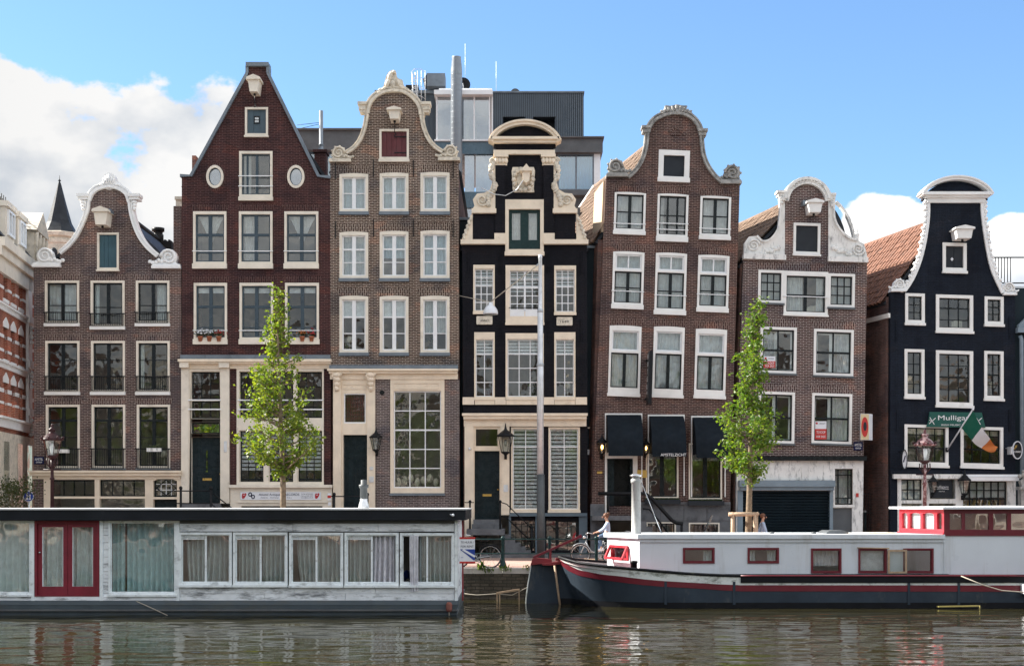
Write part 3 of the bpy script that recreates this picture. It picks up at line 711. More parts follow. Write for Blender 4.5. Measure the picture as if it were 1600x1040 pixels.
def body(root, F, front, holes, wall, xl, xr, xlb, xrb, ye, ridge, depth, skew=0.0, roofm='slate', side='bside', base=866, yeR=None, tile=None, n0=-.35, tilesR=False):
    """front with its openings, party walls, floors, back wall and the roof behind the gable"""
    m = MB(F); m.plate(front, holes, n0, 0); m.build('front_wall', wall, root)
    yeR = ye if yeR is None else yeR
    Fb = lambda a, b, d: F(a, b, -d) + Vector((skew * d, 0, 0))
    t = .3 / F.K
    for nm, q in (('party_wall', ((xl, ye), (xlb, base), 1)), ('party_wall', ((xr, yeR), (xrb, base), -1))):
        (ax, ay), (bx, by), sg = q; m = MB(); d0, d1 = -n0, depth
        m.hexa([Fb(bx, by, d0), Fb(bx + sg * t, by, d0), Fb(ax + sg * t, ay, d0), Fb(ax, ay, d0), Fb(bx, by, d1), Fb(bx + sg * t, by, d1), Fb(ax + sg * t, ay, d1), Fb(ax, ay, d1)])
        m.build(nm, side, root)
    m = MB(); m.hexa([Fb(xlb, base, depth), Fb(xrb, base, depth), Fb(xr, yeR, depth), Fb(xl, ye, depth), Fb(xlb, base, depth + .3), Fb(xrb, base, depth + .3), Fb(xr, yeR, depth + .3), Fb(xl, ye, depth + .3)])
    rx, ry = ridge
    m.add([Fb(xl, ye, depth), Fb(xr, yeR, depth), Fb(rx, ry, depth)], [(0, 1, 2)]); m.build('back_wall', side, root)
    m = MB(); m.hexa([Fb(xlb + t, base, 2.6), Fb(xrb - t, base, 2.6), Fb(xr - t, max(ye, yeR), 2.6), Fb(xl + t, max(ye, yeR), 2.6), Fb(xlb + t, base, 2.7), Fb(xrb - t, base, 2.7), Fb(xr - t, max(ye, yeR), 2.7), Fb(xl + t, max(ye, yeR), 2.7)])
    m.build('inner_wall', 'room', root)
    for sg, (ex, ey) in ((1, (xl, ye)), (-1, (xr, yeR))):
        a, b, c, d = Fb(ex - sg * 4, ey + 4, -n0), Fb(rx, ry, -n0), Fb(rx, ry, depth + .4), Fb(ex - sg * 4, ey + 4, depth + .4)
        up = (b - a).cross(d - a).normalized(); up = up if up.z > 0 else -up
        m = MB(); th = up * .12; m.hexa([a - th, b - th, c - th, d - th, a, b, c, d]); m.build('roof_slope', 'slate' if tile else roofm, root)
        if tile and (sg == 1 or tilesR):
            fn = lambda u, v, a=a, b=b, c=c, d=d, up=up: ((b.lerp(c, u)).lerp(a.lerp(d, u), v) + up * .09, up)
            tiles(fn, int(depth / .3), int((b - a).length / .36), 0, .085, root, tile)
    m = MB(); m.tube([Fb(rx, ry - 1, -n0), Fb(rx, ry - 1, depth + .4)], .13, 8); m.build('ridge_tiles', tile or roofm, root)
    return Fb
def floors(root, F, xl, xr, ys):
    for y in ys:
        m = MB(F); m.box(xl + 12, y - 4, xr - 12, y + 4, -2.55, -.4); m.build('floor_slab', 'room', root)
def wallties(root, F, pts, h, mat='iron'):
    for (a, b) in pts:
        m = MB(F); m.box(a - .6, b, a + .6, b + h, .0, .05); m.build('wall_anchor', mat, root)
def panel_door(root, F, r, mat, n=-.2, slot=True, knob='gold', rows=((.1, .45), (.55, .92)), cols=1):
    x0, y0, x1, y1 = r; m = MB(F); m.box(x0, y0, x1, y1, n - .06, n); d = m.build('door', mat, root); w = (x1 - x0)
    for (f0, f1) in rows:
        for c in range(cols):
            a0 = x0 + w * (.14 + c * .86 / cols * .93); a1 = a0 + w * (.72 / cols - (.06 if cols > 1 else 0)); m = MB(F)
            m.plate(rect(a0, y0 + (y1 - y0) * f0, a1, y0 + (y1 - y0) * f1), [rect(a0 + 1.2, y0 + (y1 - y0) * f0 + 1.2, a1 - 1.2, y0 + (y1 - y0) * f1 - 1.2)], n - .01, n + .025); m.build('door_panel', mat, d)
    if slot:
        m = MB(F); yy = y0 + (y1 - y0) * .64; m.box((x0 + x1) / 2 - 7, yy - 1.8, (x0 + x1) / 2 + 7, yy + 1.8, n, n + .03); m.build('letter_slot', 'gold', d)
    m = MB(F); m.ell(F(x1 - 2.5, y0 + (y1 - y0) * .56, n + .06), .035, .035, .035, 8, 5); m.build('door_knob', knob, d)
    return d
def wall_lantern(F, a, b, sc, label, n=.0, lit=False, mat='iron'):
    p = F(a, b, n); t = thing('wall_lantern', label, 'wall lamp', tuple(p)); c = p + Vector((0, -.32, 0)); s = sc
    m = MB(); m.tube([p + Vector((0, .0, -.42 * s)), p + Vector((0, -.2, -.45 * s)), c + Vector((0, 0, -.3 * s))], .025, 6); m.lathe(p + Vector((0, 0, -.42 * s)), [(.06, -.1), (.06, .1)], 8); m.build('bracket', mat, t)
    m = MB(); m.lathe(c, [(.015, .5 * s), (.03, .42 * s), (.05, .36 * s), (.06, .33 * s), (.2 * s, .2 * s), (.24 * s, .17 * s), (.24 * s, .13 * s)], 6); m.build('lantern_roof', mat, t)
    m = MB(); m.lathe(c, [(.2 * s, .13 * s), (.11 * s, -.28 * s)], 6, sm=False); m.build('lantern_glass', 'lampglass', t)
    m = MB()
    for k in range(6):
        an = k * math.pi / 3; m.tube([c + Vector((.205 * s * math.cos(an), .205 * s * math.sin(an), .14 * s)), c + Vector((.115 * s * math.cos(an), .115 * s * math.sin(an), -.29 * s))], .012, 4)
    m.lathe(c, [(.12 * s, -.28 * s), (.13 * s, -.31 * s), (.05 * s, -.36 * s), (.0, -.45 * s)], 6); m.build('lantern_frame', mat, t)
    m = MB(); m.ell(c + Vector((0, 0, -.04 * s)), .05 * s, .05 * s, .1 * s, 8, 5); m.build('bulb', 'lit_bulb' if lit else 'lampglass', t)
    return t

# ---------------------------------------------------------------- house with the white bell gable
def house_one():
    F = FH; H = thing('canal_house', 'purple brick canal house with bright white bell gable and black railings, leftmost in the row', 'house', tuple(F(168, 864, 0)), 'canal houses along the quay')
    holes = []
    cw = dict(cas=3.4, cm='cream', sill=5, sillm='white', fr=2.2, vbar={0: 5}, cols=(1, 1), bar=1.2, sm='sash_black', lint='b1v', lh=10, gl='glass_old')
    for i, (x0, x1) in enumerate(((70.5, 124), (142, 195), (212.5, 265))):
        holes.append(window(H, F, (x0, 438.5, x1, 510 + (5 if i == 1 else 0)), rows=(1.45, 1), balus=(.7 if i != 1 else .68, .92), cur=([('net', 'net2')], [('left', 'drape_grey', .16)], [('right', 'net2', .42)])[i], **cw))
        holes.append(window(H, F, (x0 + .5, 532.5, x1 + .5, 617), rows=(.95, 1.75), balus=(.66, .92), cur=([('right', 'drape_grey', .1)], [], [('left', 'drape_grey', .14)])[i], **cw))
        kk = dict(cw); kk.update(sill=2.5, sillm='lead')
        holes.append(window(H, F, (x0 + 1.5, 632, x1 + 1, 733.5), rows=(.72, 1, 1.75), hbar={0: 3.2}, balus=(.68, .98), **kk))
    holes.append(hatch(H, F, (152, 363.5, 186, 424), 'cream', 'door_teal', 3.2, 4))
    L = smooth_pts([(94, 397), (110, 383), (122, 366), (131, 347), (136.5, 330), (138, 316)], 4)
    A = smooth_pts([(138, 316), (142, 306), (150, 298), (160, 294), (171, 292.5), (182, 294), (192, 298.5), (200, 306), (204, 318)], 3)
    Rr = smooth_pts([(204, 318), (206, 334), (212, 356), (221, 375), (233, 390), (247, 402)], 4)
    gable = L[:-1] + A[:-1] + Rr
    gy = [(262, 744), (53.5, 744)]
    front = [(53, 744), (52.5, 418), (92, 416)] + gable + [(246, 418), (283, 420), (283.5, 744)]
    # the shop front below is set under a cornice
    body(H, F, front, holes, 'b1', 52.5, 283, 53, 284, 425, (170, 318), 10)
    floors(H, F, 53, 283, (527, 626))
    moulding(H, F, [(a, b - 2) for a, b in L], 7.5, 'whitestone', off=0); moulding(H, F, [(a, b - 2.5) for a, b in A], 10, 'whitestone'); moulding(H, F, [(a, b - 2) for a, b in Rr], 7.5, 'whitestone')
    for sg, cx in ((-1, 131), (1, 211)):
        m = MB(F); m.box(cx - 9, 304, cx + 9, 308.5, -.36, .26); m.box(cx - 7.5, 308.5, cx + 7.5, 313, -.36, .2)
        for k in range(3): m.ell(F(cx - sg * 0, 317 + 5 * k, .1), .13 - .025 * k, .1, .09, 8, 5)
        m.build('shoulder_capital', 'whitestone', H)
    scroll(H, F, 52, 387, 96, 418, 'whitestone', 1); scroll(H, F, 238, 389, 283, 420, 'whitestone', -1)
    crest(H, F, [(153, 292), (157, 286), (162, 283), (163, 275), (168, 270.5), (175, 271), (180, 276), (181, 281), (186, 284), (188, 292), (180, 295), (171, 297), (162, 295)],
          [(171 + 3.6 * k, 281 + abs(k) * 1.6, 1.9, 8.5 - abs(k) * 1.4, k * .2) for k in (-2, -1, 0, 1, 2)] + [(159, 290, 4, 2.4, .5), (183, 290, 4, 2.4, -.5), (171, 293, 5, 2.5, 0)], 'whitestone')
    hoist(H, F, 165, 328, 25, 28, 'cream')
    m = MB(F); m.box(165, 330, 178, 336, 0, .5); m.build('beam_flashing', 'lead', H)
    # shop front
    m = MB(F); m.box(47, 735, 285.5, 738, -.05, .34); m.box(49, 738, 284.5, 743, -.05, .24); m.box(52, 743, 283, 748, -.05, .1); m.build('cornice', 'cream2', H)
    m = MB(F); m.plate(rect(53.5, 748, 69, 866), [], -.35, .02); build_each(m, 'brick_pier', 'b1', H)
    m = MB(F); m.plate(rect(69, 748, 283.5, 866), [rect(81, 749, 148.5, 775), rect(81, 778.5, 148.5, 850), rect(156, 749, 227, 775), rect(156, 778.5, 227, 850), [(240, 776), (240, 751)] + [(240 + 37 * i / 6, 751 - 5 * math.sin(math.pi * i / 6)) for i in range(1, 6)] + [(277, 751), (277, 776)], rect(240, 779.5, 277, 850)], -.25, .06)
    m.build('shop_front', 'cream2', H)
    for (x0, x1, n) in ((81, 148.5, 4), (156, 227, 4)):
        m = MB(F); w = (x1 - x0 - 3) / n
        m.plate(rect(x0, 749, x1, 775), [rect(x0 + 2 + i * w, 751.5, x0 + .8 + (i + 1) * w, 773) for i in range(n)], -.18, -.1); fr = m.build('transom_window', 'sash_black', H)
        for i in range(n):
            m = MB(F); m.box(x0 + 2 + i * w, 751.5, x0 + .8 + (i + 1) * w, 773, -.15, -.14); m.build('pane', 'glass_old', fr)
        m = MB(F); m.box(x0, 779, x1, 850, -.16, -.15); m.build('shop_window', 'glass_old', H)
    m = MB(F); m.plate(rect(240, 745.5, 277, 776), [rect(242.5, 749, 274.5, 773.5)], -.2, -.12); fr = m.build('fanlight', 'sash_black', H)
    m = MB(F); m.box(242, 749, 275, 774, -.17, -.16); m.build('pane', 'glass_old', fr)
    m = MB(F)
    for i in range(1, 4): m.box(242.5 + 8 * i - .5, 749, 242.5 + 8 * i + .5, 774, -.155, -.14)
    for y in (756, 765): m.box(242.5, y - .5, 274.5, y + .5, -.155, -.14)
    m.build('leading', 'sash_white', fr)
    m = MB(F); m.ribbon([(243, 762), (258.5, 749), (274, 762), (258.5, 773), (243, 762)], 1.6, -.14, -.11); m.build('diamond_bar', 'sash_black', fr)
    panel_door(H, F, (240, 780, 277, 850), 'door_dark', -.22, slot=False)
    # things seen behind the panes: a lamp and shelves
    m = MB(F); m.lathe(F(112, 584, -.9), [(.16, 0), (.22, -.32)], 12); m.build('lamp_shade', 'blind', H)
    m = MB(F)
    for y in (590, 600, 608): m.box(100, y, 120, y + 1.4, -1.2, -1.0); m.box(150, y - 4, 186, y - 2.6, -1.3, -1.1)
    m.build('shelf', 'wood', H)
    for (x0, y0) in ((88, 702), (232, 700)):
        m = MB(F); m.box(x0, y0, x0 + 22, y0 + 5.5, .1, .32); b = m.build('flower_box', 'oldwhite', H)
        m = MB(F)
        for k in range(14): m.ell(F(x0 + 1.5 + k * 1.45, y0 - 1.2 + random.uniform(-1, .5), .2), .05, .05, .07, 6, 4, rough=.2)
        m.build('plants', 'leafdark', b)
    return H
house_one()

# ---------------------------------------------------------------- tall dark red house with the pointed spout gable
def house_two():
    F = FH; H = thing('canal_house', 'tall dark maroon brick canal house with straight pointed gable and two oval windows', 'house', tuple(F(400, 864, 0)), 'canal houses along the quay')
    holes = []
    cw = dict(cas=3.6, cm='cream', fr=2.4, sill=8, sillm='cream', cols=(1, 1), vbar={0: 5.4}, bar=1.6, sm='sash_navy', lint='b2v', lh=11, top=4.5, bot=3)
    for i, (x0, x1) in enumerate(((302, 354), (373.5, 426), (444.5, 497.5))):
        holes.append(window(H, F, (x0, 330.5, x1, 420), rows=(1, .92, .42), hbar={0: 4}, rails=(.78,), cur=([('vee', 'net')], [('left', 'net', .5)], [('vee', 'net')])[i], **cw))
        holes.append(window(H, F, (x0 + 1, 442, x1 + 1, 538), rows=(1, 1.05, .45), hbar={0: 4}, rails=(.87,), cur=[('blind', 'blind', .13)], gl='glass_old', **cw))
    holes.append(window(H, F, (374, 236.5, 426, 314), cas=3.8, cm='cream', sill=6, cols=(.22, .55, .8), vbar={0: 3, 1: 4}, rows=(1,), fr=2.2, sm='sash_navy', rails=(.55, .8), top=4, cur=[('left', 'net', .3)]))
    holes.append(hatch(H, F, (383, 168, 419, 215), 'cream', 'door_blue', 3.2, 3, peep=True, sill=3))
    for cx in (336, 462.5):
        o = arc(cx, 276.3, 11.5, 16, 0, 342, 19); holes.append(o)
        m = MB(F); m.plate(arc(cx, 276.3, 13.6, 18, 0, 345, 23), [arc(cx, 276.3, 9.8, 14, 0, 345, 23)], -.1, .06); w = m.build('oval_window', 'cream', H)
        m = MB(F); m.plate(arc(cx, 276.3, 9.8, 14, 0, 345, 23), [arc(cx, 276.3, 8.6, 12.6, 0, 345, 23)], -.1, -.02); m.build('sash', 'sash_navy', w)
        m = MB(F); m.plate(arc(cx, 276.3, 9, 13, 0, 345, 23), [], -.07, -.06); m.build('pane', 'glass_bright', w)
        m = MB(F); m.plate(arc(cx, 276.3, 17, 21.5, 0, 345, 23), [arc(cx, 276.3, 13.8, 18.2, 0, 345, 23)], -.1, .006); m.build('brick_arch', 'b2v', H)
    front = [(284, 562), (284, 276), (301, 276), (387.5, 116), (387.5, 105), (418, 105), (418, 116), (496, 276), (516, 278), (516.5, 562)]
    body(H, F, front, holes, 'b2', 284, 516, 284, 517, 285, (402, 122), 10)
    floors(H, F, 284, 516, (322, 432, 550))
    m = MB(F); m.ribbon([(282, 275), (299, 275), (386.5, 115)], 4.5, -.4, .12); m.ribbon([(386.5, 115), (386.5, 104)], 4.5, -.4, .12)
    m.ribbon([(517, 277.5), (498, 275.5), (419, 115)], 4.5, -.4, .12); m.ribbon([(419, 115), (419, 104)], 4.5, -.4, .12)
    m.box(385, 99, 420.5, 105, -.45, .18); m.build('lead_coping', 'lead', H)
    hoist(H, F, 401, 125, 21, 26, 'cream', hook=168)
    # folding French door leaf standing ajar, chair by the rail
    m = MB(F)
    for a in (391, 405): m.bar(F(a - 6, 309, -.5), F(a + 2, 293, -.7), .03); m.bar(F(a + 7, 309, -.5), F(a + 1, 293, -.7), .03)
    m.build('folding_chair', 'sash_black', H)
    # ground floor
    m = MB(F)
    for k in range(6): m.box(283.5 + k * 39, 555, 283.5 + (k + 1) * 39 - .6, 562, -.02, .24)
    m.build('lead_gutter', 'lead', H)
    m = MB(F); m.box(281, 562, 519, 566, -.05, .4); m.box(283, 566, 517.5, 569, -.05, .3); m.box(284, 569, 517, 576, -.05, .1); m.build('cornice', 'cream2', H)
    m = MB(F); m.box(284, 576, 296, 790, -.3, .12); m.box(283, 566, 297, 575, -.05, .33); m.box(345, 576, 359, 786, -.3, .12); m.box(344, 566, 360, 575, -.05, .33); build_each(m, 'pilaster', 'cream', H)
    m = MB(F); m.plate(rect(296, 576, 345, 786), [rect(298.5, 580, 343.5, 654), rect(299, 659.5, 343.5, 677), rect(299, 682.5, 345, 785.5)], -.3, .03); m.build('door_surround', 'cream', H)
    for (y0, y1, rows) in ((580, 624, (.75, .8, .25)), (625.5, 654, (1,))):
        window(H, F, (298.5, y0, 343.5, y1), cas=.6, fr=1.8, sill=0, cols=(1, 1, 1), rows=rows, bar=1, sm='sash_black', gl='glass_old', proud=-.05, rec=.2)
    for y in (625, 639.5):
        m = MB(F); m.box(295, y - 1, 346, y + 1, .1, .16); m.build('guard_bar', 'sash_white', H)
    m = MB(F); m.box(299, 659.5, 343.5, 677, -.2, -.19); fl = m.build('fanlight', 'glass_bright', H)
    m = MB(F); m.plate(rect(299, 659.5, 343.5, 677), [rect(301, 662, 341.5, 675)], -.18, -.12); m.build('frame', 'sash_black', fl)
    d = panel_door(H, F, (299, 683, 345, 785), 'door_dark', -.22, slot=True)
    m = MB(F); m.box(320.5, 703, 323, 737, -.22, -.19); m.build('door_slit', 'glass_bright', d)
    m = MB(F); m.box(351, 689, 355.5, 706, .12, .15); m.build('bell_panel', 'galv', H)
    m = MB(F); m.plate(rect(359, 576, 370, 760), [], -.35, 0); m.plate(rect(506, 576, 517, 760), [], -.35, 0); build_each(m, 'brick_pier', 'b2', H)
    m = MB(F); m.plate(rect(370, 576, 506, 757), [rect(374, 580, 412, 653), rect(417.5, 580, 458.5, 653), rect(464, 580, 503.5, 653), rect(374, 672, 412, 753), rect(420, 672, 458.5, 753), rect(465, 672, 503.5, 753)], -.3, .05); m.build('window_surround', 'cream', H)
    for (x0, x1) in ((374, 412), (417.5, 458.5), (464, 503.5)):
        window(H, F, (x0, 580, x1, 653), cas=.6, fr=2, sill=0, cols=(1, 1, 1), rows=(1, 1, .5, .7), bar=1, hbar={2: 1.6}, sm='sash_black', gl='glass_old', proud=-.05, rec=.2)
        for y in (625, 639.5):
            m = MB(F); m.box(x0 - 2, y - .9, x1 + 2, y + .9, .06, .1); m.build('guard_bar', 'sash_white', H)
    for (x0, x1) in ((374, 412), (420, 458.5), (465, 503.5)):
        window(H, F, (x0, 672, x1, 753), cas=.6, fr=2, sill=0, cols=(1, 1, 1), rows=(.9, .01), hbar={0: 2.4}, bar=1, sm='sash_black', gl='glass_old', proud=-.05, rec=.2, panes=False)
        w = window(H, F, (x0 + .7, 672.7, x1 - .7, 752.3), cas=.3, fr=.3, sill=0, cols=(1,), rows=(1,), sm='sash_black', gl='glass_old', proud=-.1, rec=.21, cur=[('slats', 'drape_white', .76, .02, 6.2, .62)])
    m = MB(F)
    for x0 in (380, 425, 470):
        for k in range(5): m.bar(F(x0 + k * 5, 752, -.9), F(x0 + 12 + random.uniform(-4, 4), 738, -1.1), .05)
    m.build('table_trestles', 'wood', H, kind='stuff')
    m = MB(F); m.box(359, 757, 520, 761.5, -.1, .2); m.plate(rect(360, 761.5, 519, 866), [rect(377, 790, 504, 850)], -.3, .04); m.box(371, 783, 512, 785, .0, .1); m.build('shop_base', 'cream', H)
    m = MB(F); m.box(376, 790, 505, 850, -.2, -.18); m.build('basement_window', 'glass_old', H)
    m = MB(F); m.box(283, 786, 346, 866, -.3, .2); m.build('stoop', 'bluestone', H)
    return H
house_two()
def record_banner():
    F = FH; t = thing('shop_banner', 'white record shop banner with red lips at both ends', 'banner', tuple(F(439, 774, .1)))
    m = MB(F); m.box(376, 768, 502, 780.5, .05, .085); m.build('board', 'sign_white', t)
    text('Amstel Antiques &', F, 425, 772, 3.4, .088, 'ink', t, 40); text('RECORDS', F, 457, 772, 3.6, .088, 'ink', t, 22)
    text('Galerie   Verkoop   Lp s   Cd s', F, 432, 776.8, 1.6, .088, 'ink', t, 48)
    for k, s_ in enumerate(('Tel. 020 - 06 20 30 000', 'Open van 10.00 - 18.00', 'amstel@records.nl')): text(s_, F, 480, 771.2 + k * 2.8, 1.3, .088, 'ink', t, 18)
    for (a, b) in ((391.5, 772), (396, 775.5)):
        m = MB(F); m.plate(arc(a, b, 3, 3.4, 0, 345, 15), [arc(a, b, 1.5, 1.9, 0, 345, 15)], .085, .095); m.build('ring_mark', 'ink', t)
    for cx in (382, 496):
        m = MB(F); m.plate([(cx - 3.2, 772), (cx - 2, 770), (cx, 770.8), (cx + 2.8, 769.6), (cx + 3.6, 771.8), (cx + 2.6, 774.5), (cx, 778.2), (cx - 2.6, 778.6), (cx - 3.4, 776)], [[(cx - 1.6, 772.4), (cx + 1.8, 771.6), (cx + .8, 773.2), (cx - .8, 773.6)]], .085, .095); m.build('lips_mark', 'ink_red', t)
record_banner()
def flower_pots():
    F = FH; lab = {314: 'clay pot with pale pink flowers, leftmost on the third floor sill', 328: 'clay pot with white flowers between two other pots on the sill', 343: 'clay pot with dark pink flowers at the right end of the three pots', 473: 'clay pot half hidden by the young tree on the right sill', 487.5: 'clay pot alone at the right end of the right sill'}
    for i, (x, cm) in enumerate(((314, 'flag_white'), (328, 'sign_white'), (343, 'ink_red'), (473, 'flag_orange'), (487.5, 'ink_red'))):
        p = F(x, 533, .14); t = thing('flower_pot', lab[x], 'flower pot', tuple(p), 'clay pots on the window sills')
        m = MB(); m.lathe(p, [(.075, -.01), (.1, .14), (.115, .14), (.115, .19), (.09, .19), (.08, .15)], 12); m.build('pot', 'terracotta', t)
        rnd = random.Random(x); m = MB(); m2 = MB()
        for k in range(60):
            q = p + Vector((rnd.gauss(0, .09), rnd.gauss(0, .07), .24 + abs(rnd.gauss(.05, .07)))); s_ = .035
            a, b = Vector((rnd.uniform(-1, 1), rnd.uniform(-1, 1), rnd.uniform(-1, 1))).normalized() * s_, Vector((rnd.uniform(-1, 1), rnd.uniform(-1, 1), rnd.uniform(-1, 1))).normalized() * s_
            m.add([q - a, q - b, q + a, q + b], [(0, 1, 2, 3)])
            if k % 3 == 0: m2.ell(q + Vector((0, -.03, .04)), .03, .03, .025, 6, 3, rough=.2)
        m.build('leaves', 'leafdark', t); m2.build('blossom', cm, t)
flower_pots()

# ---------------------------------------------------------------- brown house with the sandstone bell gable
def house_three():
    F = FH; H = thing('canal_house', 'brown brick canal house with weathered sandstone bell gable, white windows and red attic hatch', 'house', tuple(F(617, 864, 0)), 'canal houses along the quay')
    holes = []
    cw = dict(cas=4.2, cm='cream', top=6, bot=4, sill=5, sillm='lead', fr=2, cols=(1, 1), vbar={0: 6}, bar=1.3, sm='sash_white', lint='b3v', lh=12, arch=1.5, proud=.04, rec=.1)
    for i, (x0, x1) in enumerate(((530.5, 575.5), (593.3, 638.3), (657, 702.5))):
        dy = (1, 0, -1)[i]
        holes.append(window(H, F, (x0, 270 + dy, x1, 336), rows=(1, 1), cur=[('net', 'blind_skytint')], **cw))
        holes.append(window(H, F, (x0, 361 + dy, x1, 440), rows=(1, 1, 1), hbar={0: 2.4}, cur=([('net', 'net2')], [('half', 'blind_skytint', .0, .55)], [('half', 'blind_skytint', .0, .98)])[i], **cw))
        holes.append(window(H, F, (x0, 462, x1, 556), rows=(1, 1, 1), hbar={0: 2.4}, cur=([('blind', 'blind', .36), ('left', 'net', .0)][:1], [('blind', 'blind', .34)], [('half', 'net2', 0, .66)])[i], gl='glass_old', **cw))
    holes.append(hatch(H, F, (592.8, 202, 639, 253.5), 'cream', 'door_red', 3.4, 5, hinge=True, sill=4.5))
    L = smooth_pts([(541, 240), (553, 232), (563, 219), (570, 200), (573.5, 180)], 4)
    A = smooth_pts([(573.5, 180), (574, 171), (580, 158), (590, 149), (602, 143.5), (616, 142), (630, 143.5), (642, 150), (652, 160), (658, 172), (659, 182)], 3)
    Rr = smooth_pts([(659, 182), (662, 199), (669, 217), (679, 230), (692, 239)], 4)
    front = [(517, 578), (516, 252), (541, 252)] + L[:-1] + A[:-1] + Rr + [(692, 252), (716.5, 252), (717.5, 578)]
    body(H, F, front, holes, 'b3', 516, 716.5, 517, 719, 262, (616, 165), 10)
    floors(H, F, 516, 717, (348, 451, 567))
    moulding(H, F, [(a, b - 1) for a, b in L], 7, 'stone'); moulding(H, F, [(a, b - 1.5) for a, b in A], 9.5, 'stone'); moulding(H, F, [(a, b - 1) for a, b in Rr], 7, 'stone')
    for cx in (566.5, 666.5):
        m = MB(F); m.box(cx - 7, 161, cx + 7, 165.5, -.36, .25); m.box(cx - 5.5, 165.5, cx + 5.5, 173, -.36, .18); m.box(cx - 4, 173, cx + 4, 177, -.36, .14)
        m.build('shoulder_capital', 'stone', H)
    scroll(H, F, 514.5, 229, 549, 254, 'stone', 1, 1); scroll(H, F, 684.5, 227, 719, 252, 'stone', -1, 1)
    crest(H, F, [(585, 149), (592, 141), (599, 136), (602, 126), (605, 117), (611, 111), (618, 111), (619, 116), (622, 123), (629, 126), (631, 134), (638, 139), (646, 147), (634, 147), (616, 141), (598, 147)],
          [(610, 120, 4, 8, .35), (606, 131, 4, 7, .3), (614, 133, 4.5, 6.5, 0), (614, 133, 2.5, 4, 0), (623, 131, 3.4, 6, -.4), (616, 114, 3.5, 3, .3), (627, 137, 5, 2.6, .5), (600, 140, 5, 2.6, -.5), (592, 146, 4.5, 2, -.6), (638, 143, 4.5, 2, .6), (614, 142, 5, 2.6, 0)], 'stone')
    m = MB(F)
    for cx, sg in ((595, 1), (635, -1)): spiral(m, F, cx, 144, 4.5, 1.5, sg, .1, .04)
    m.build('crest_scrolls', 'stone', H)
    hoist(H, F, 618, 174, 22, 19, 'cream', hook=212)
    for y in (250, 343): wallties(H, F, [(524.5, y + 3), (583.5, y), (646, y), (708, y + 1)], 27)
    # ground floor
    m = MB(F); m.box(516, 571, 716, 577, -.05, .3); m.build('gutter', 'lead', H)
    m = MB(F); m.box(513, 577, 716, 580, -.05, .4); m.box(515, 580, 715, 584, -.05, .28); m.box(516, 584, 715.5, 592.5, -.05, .1); m.build('cornice', 'cream2', H)
    m = MB(F); m.box(521, 592.5, 533.5, 866, -.3, .12); m.box(574, 592.5, 586.5, 866, -.3, .12); build_each(m, 'pilaster', 'cream2', H)
    for cx in (527, 580):
        m = MB(F)
        for k in range(4): m.ell(F(cx, 586 + 7 * k, .26 - .03 * k), (.2 - .03 * k), .12, .13, 9, 5, rough=.12)
        for sg in (-1, 1): spiral(m, F, cx + sg * 4, 587, 4, 1.4, sg, .3, .035)
        m.build('console', 'cream2', H)
    m = MB(F); m.plate(rect(533.5, 592.5, 574, 866), [rect(537.5, 614.5, 571.5, 661), rect(536.5, 679, 574, 866)], -.3, .03); m.plate(rect(535, 599, 572, 608), [rect(537, 601, 552.5, 606), rect(554, 601, 570, 606)], .03, .06); m.build('door_surround', 'cream2', H)
    m = MB(F); m.plate(rect(536, 613, 573, 663), [rect(539, 616, 570, 659)], -.2, .0); w = m.build('leaded_window', 'sash_white', H)
    m = MB(F); m.box(539, 616, 570, 659, -.15, -.14); m.build('pane', 'glass_old', w)
    m = MB(F)
    for i in range(1, 8): m.box(539 + i * 3.9 - .25, 616, 539 + i * 3.9 + .25, 659, -.14, -.125)
    for i in range(1, 7): m.box(539, 616 + i * 6.2 - .25, 570, 616 + i * 6.2 + .25, -.139, -.124)
    m.build('leading', 'rust', w)
    panel_door(H, F, (536.5, 679, 574, 866), 'door_dark', -.24, slot=False, knob='chrome', cols=2, rows=((.07, .14), (.18, .5), (.56, .7)))
    m = MB(F); m.box(578, 729, 583.5, 734, .12, .14); m.box(577.5, 744, 584.5, 753, .12, .15); m.build('bell_plate', 'galv', H)
    m = MB(F); hw = (610, 592.5, 694.5, 774)
    m.plate(rect(586.5, 592.5, 717.8, 866), [rect(*inset(hw, 2, -.5 + .5, 2, 2))], -.35, 0); m.build('lower_wall', 'b3l', H)
    window(H, F, hw, cas=5, cm='cream2', top=18, bot=8, sill=4, sillm='lead', cols=(1, 1, 1), rows=(1, 1, 1, 1, 1), hbar={1: 2.4}, bar=1.5, fr=2, sm='sash_white', gl='glass_old')
    m = MB(F); m.plate(rect(615, 597, 687, 608), [rect(617, 599, 632, 606), rect(634, 599, 668, 606), rect(670, 599, 685, 606)], .05, .085); m.build('frieze_panel', 'cream2', H)
    m = MB(F); m.plate(arc(597, 613, 3.6, 3.6, 0, 340, 15), [], -.05, .04); m.build('vent_grille', 'iron', H)
    m = MB(F)
    for k in range(7): m.ell(F(620 + k * 10, 753 - 3 * (k % 3), -.8), .13, .1, .2, 8, 5, rough=.1)
    m.build('window_display', 'stone', H, kind='stuff')
    return H
house_three()
wall_lantern(FH, 588.5, 690, 1.15, 'black wall lantern beside the dark door of the brown house')

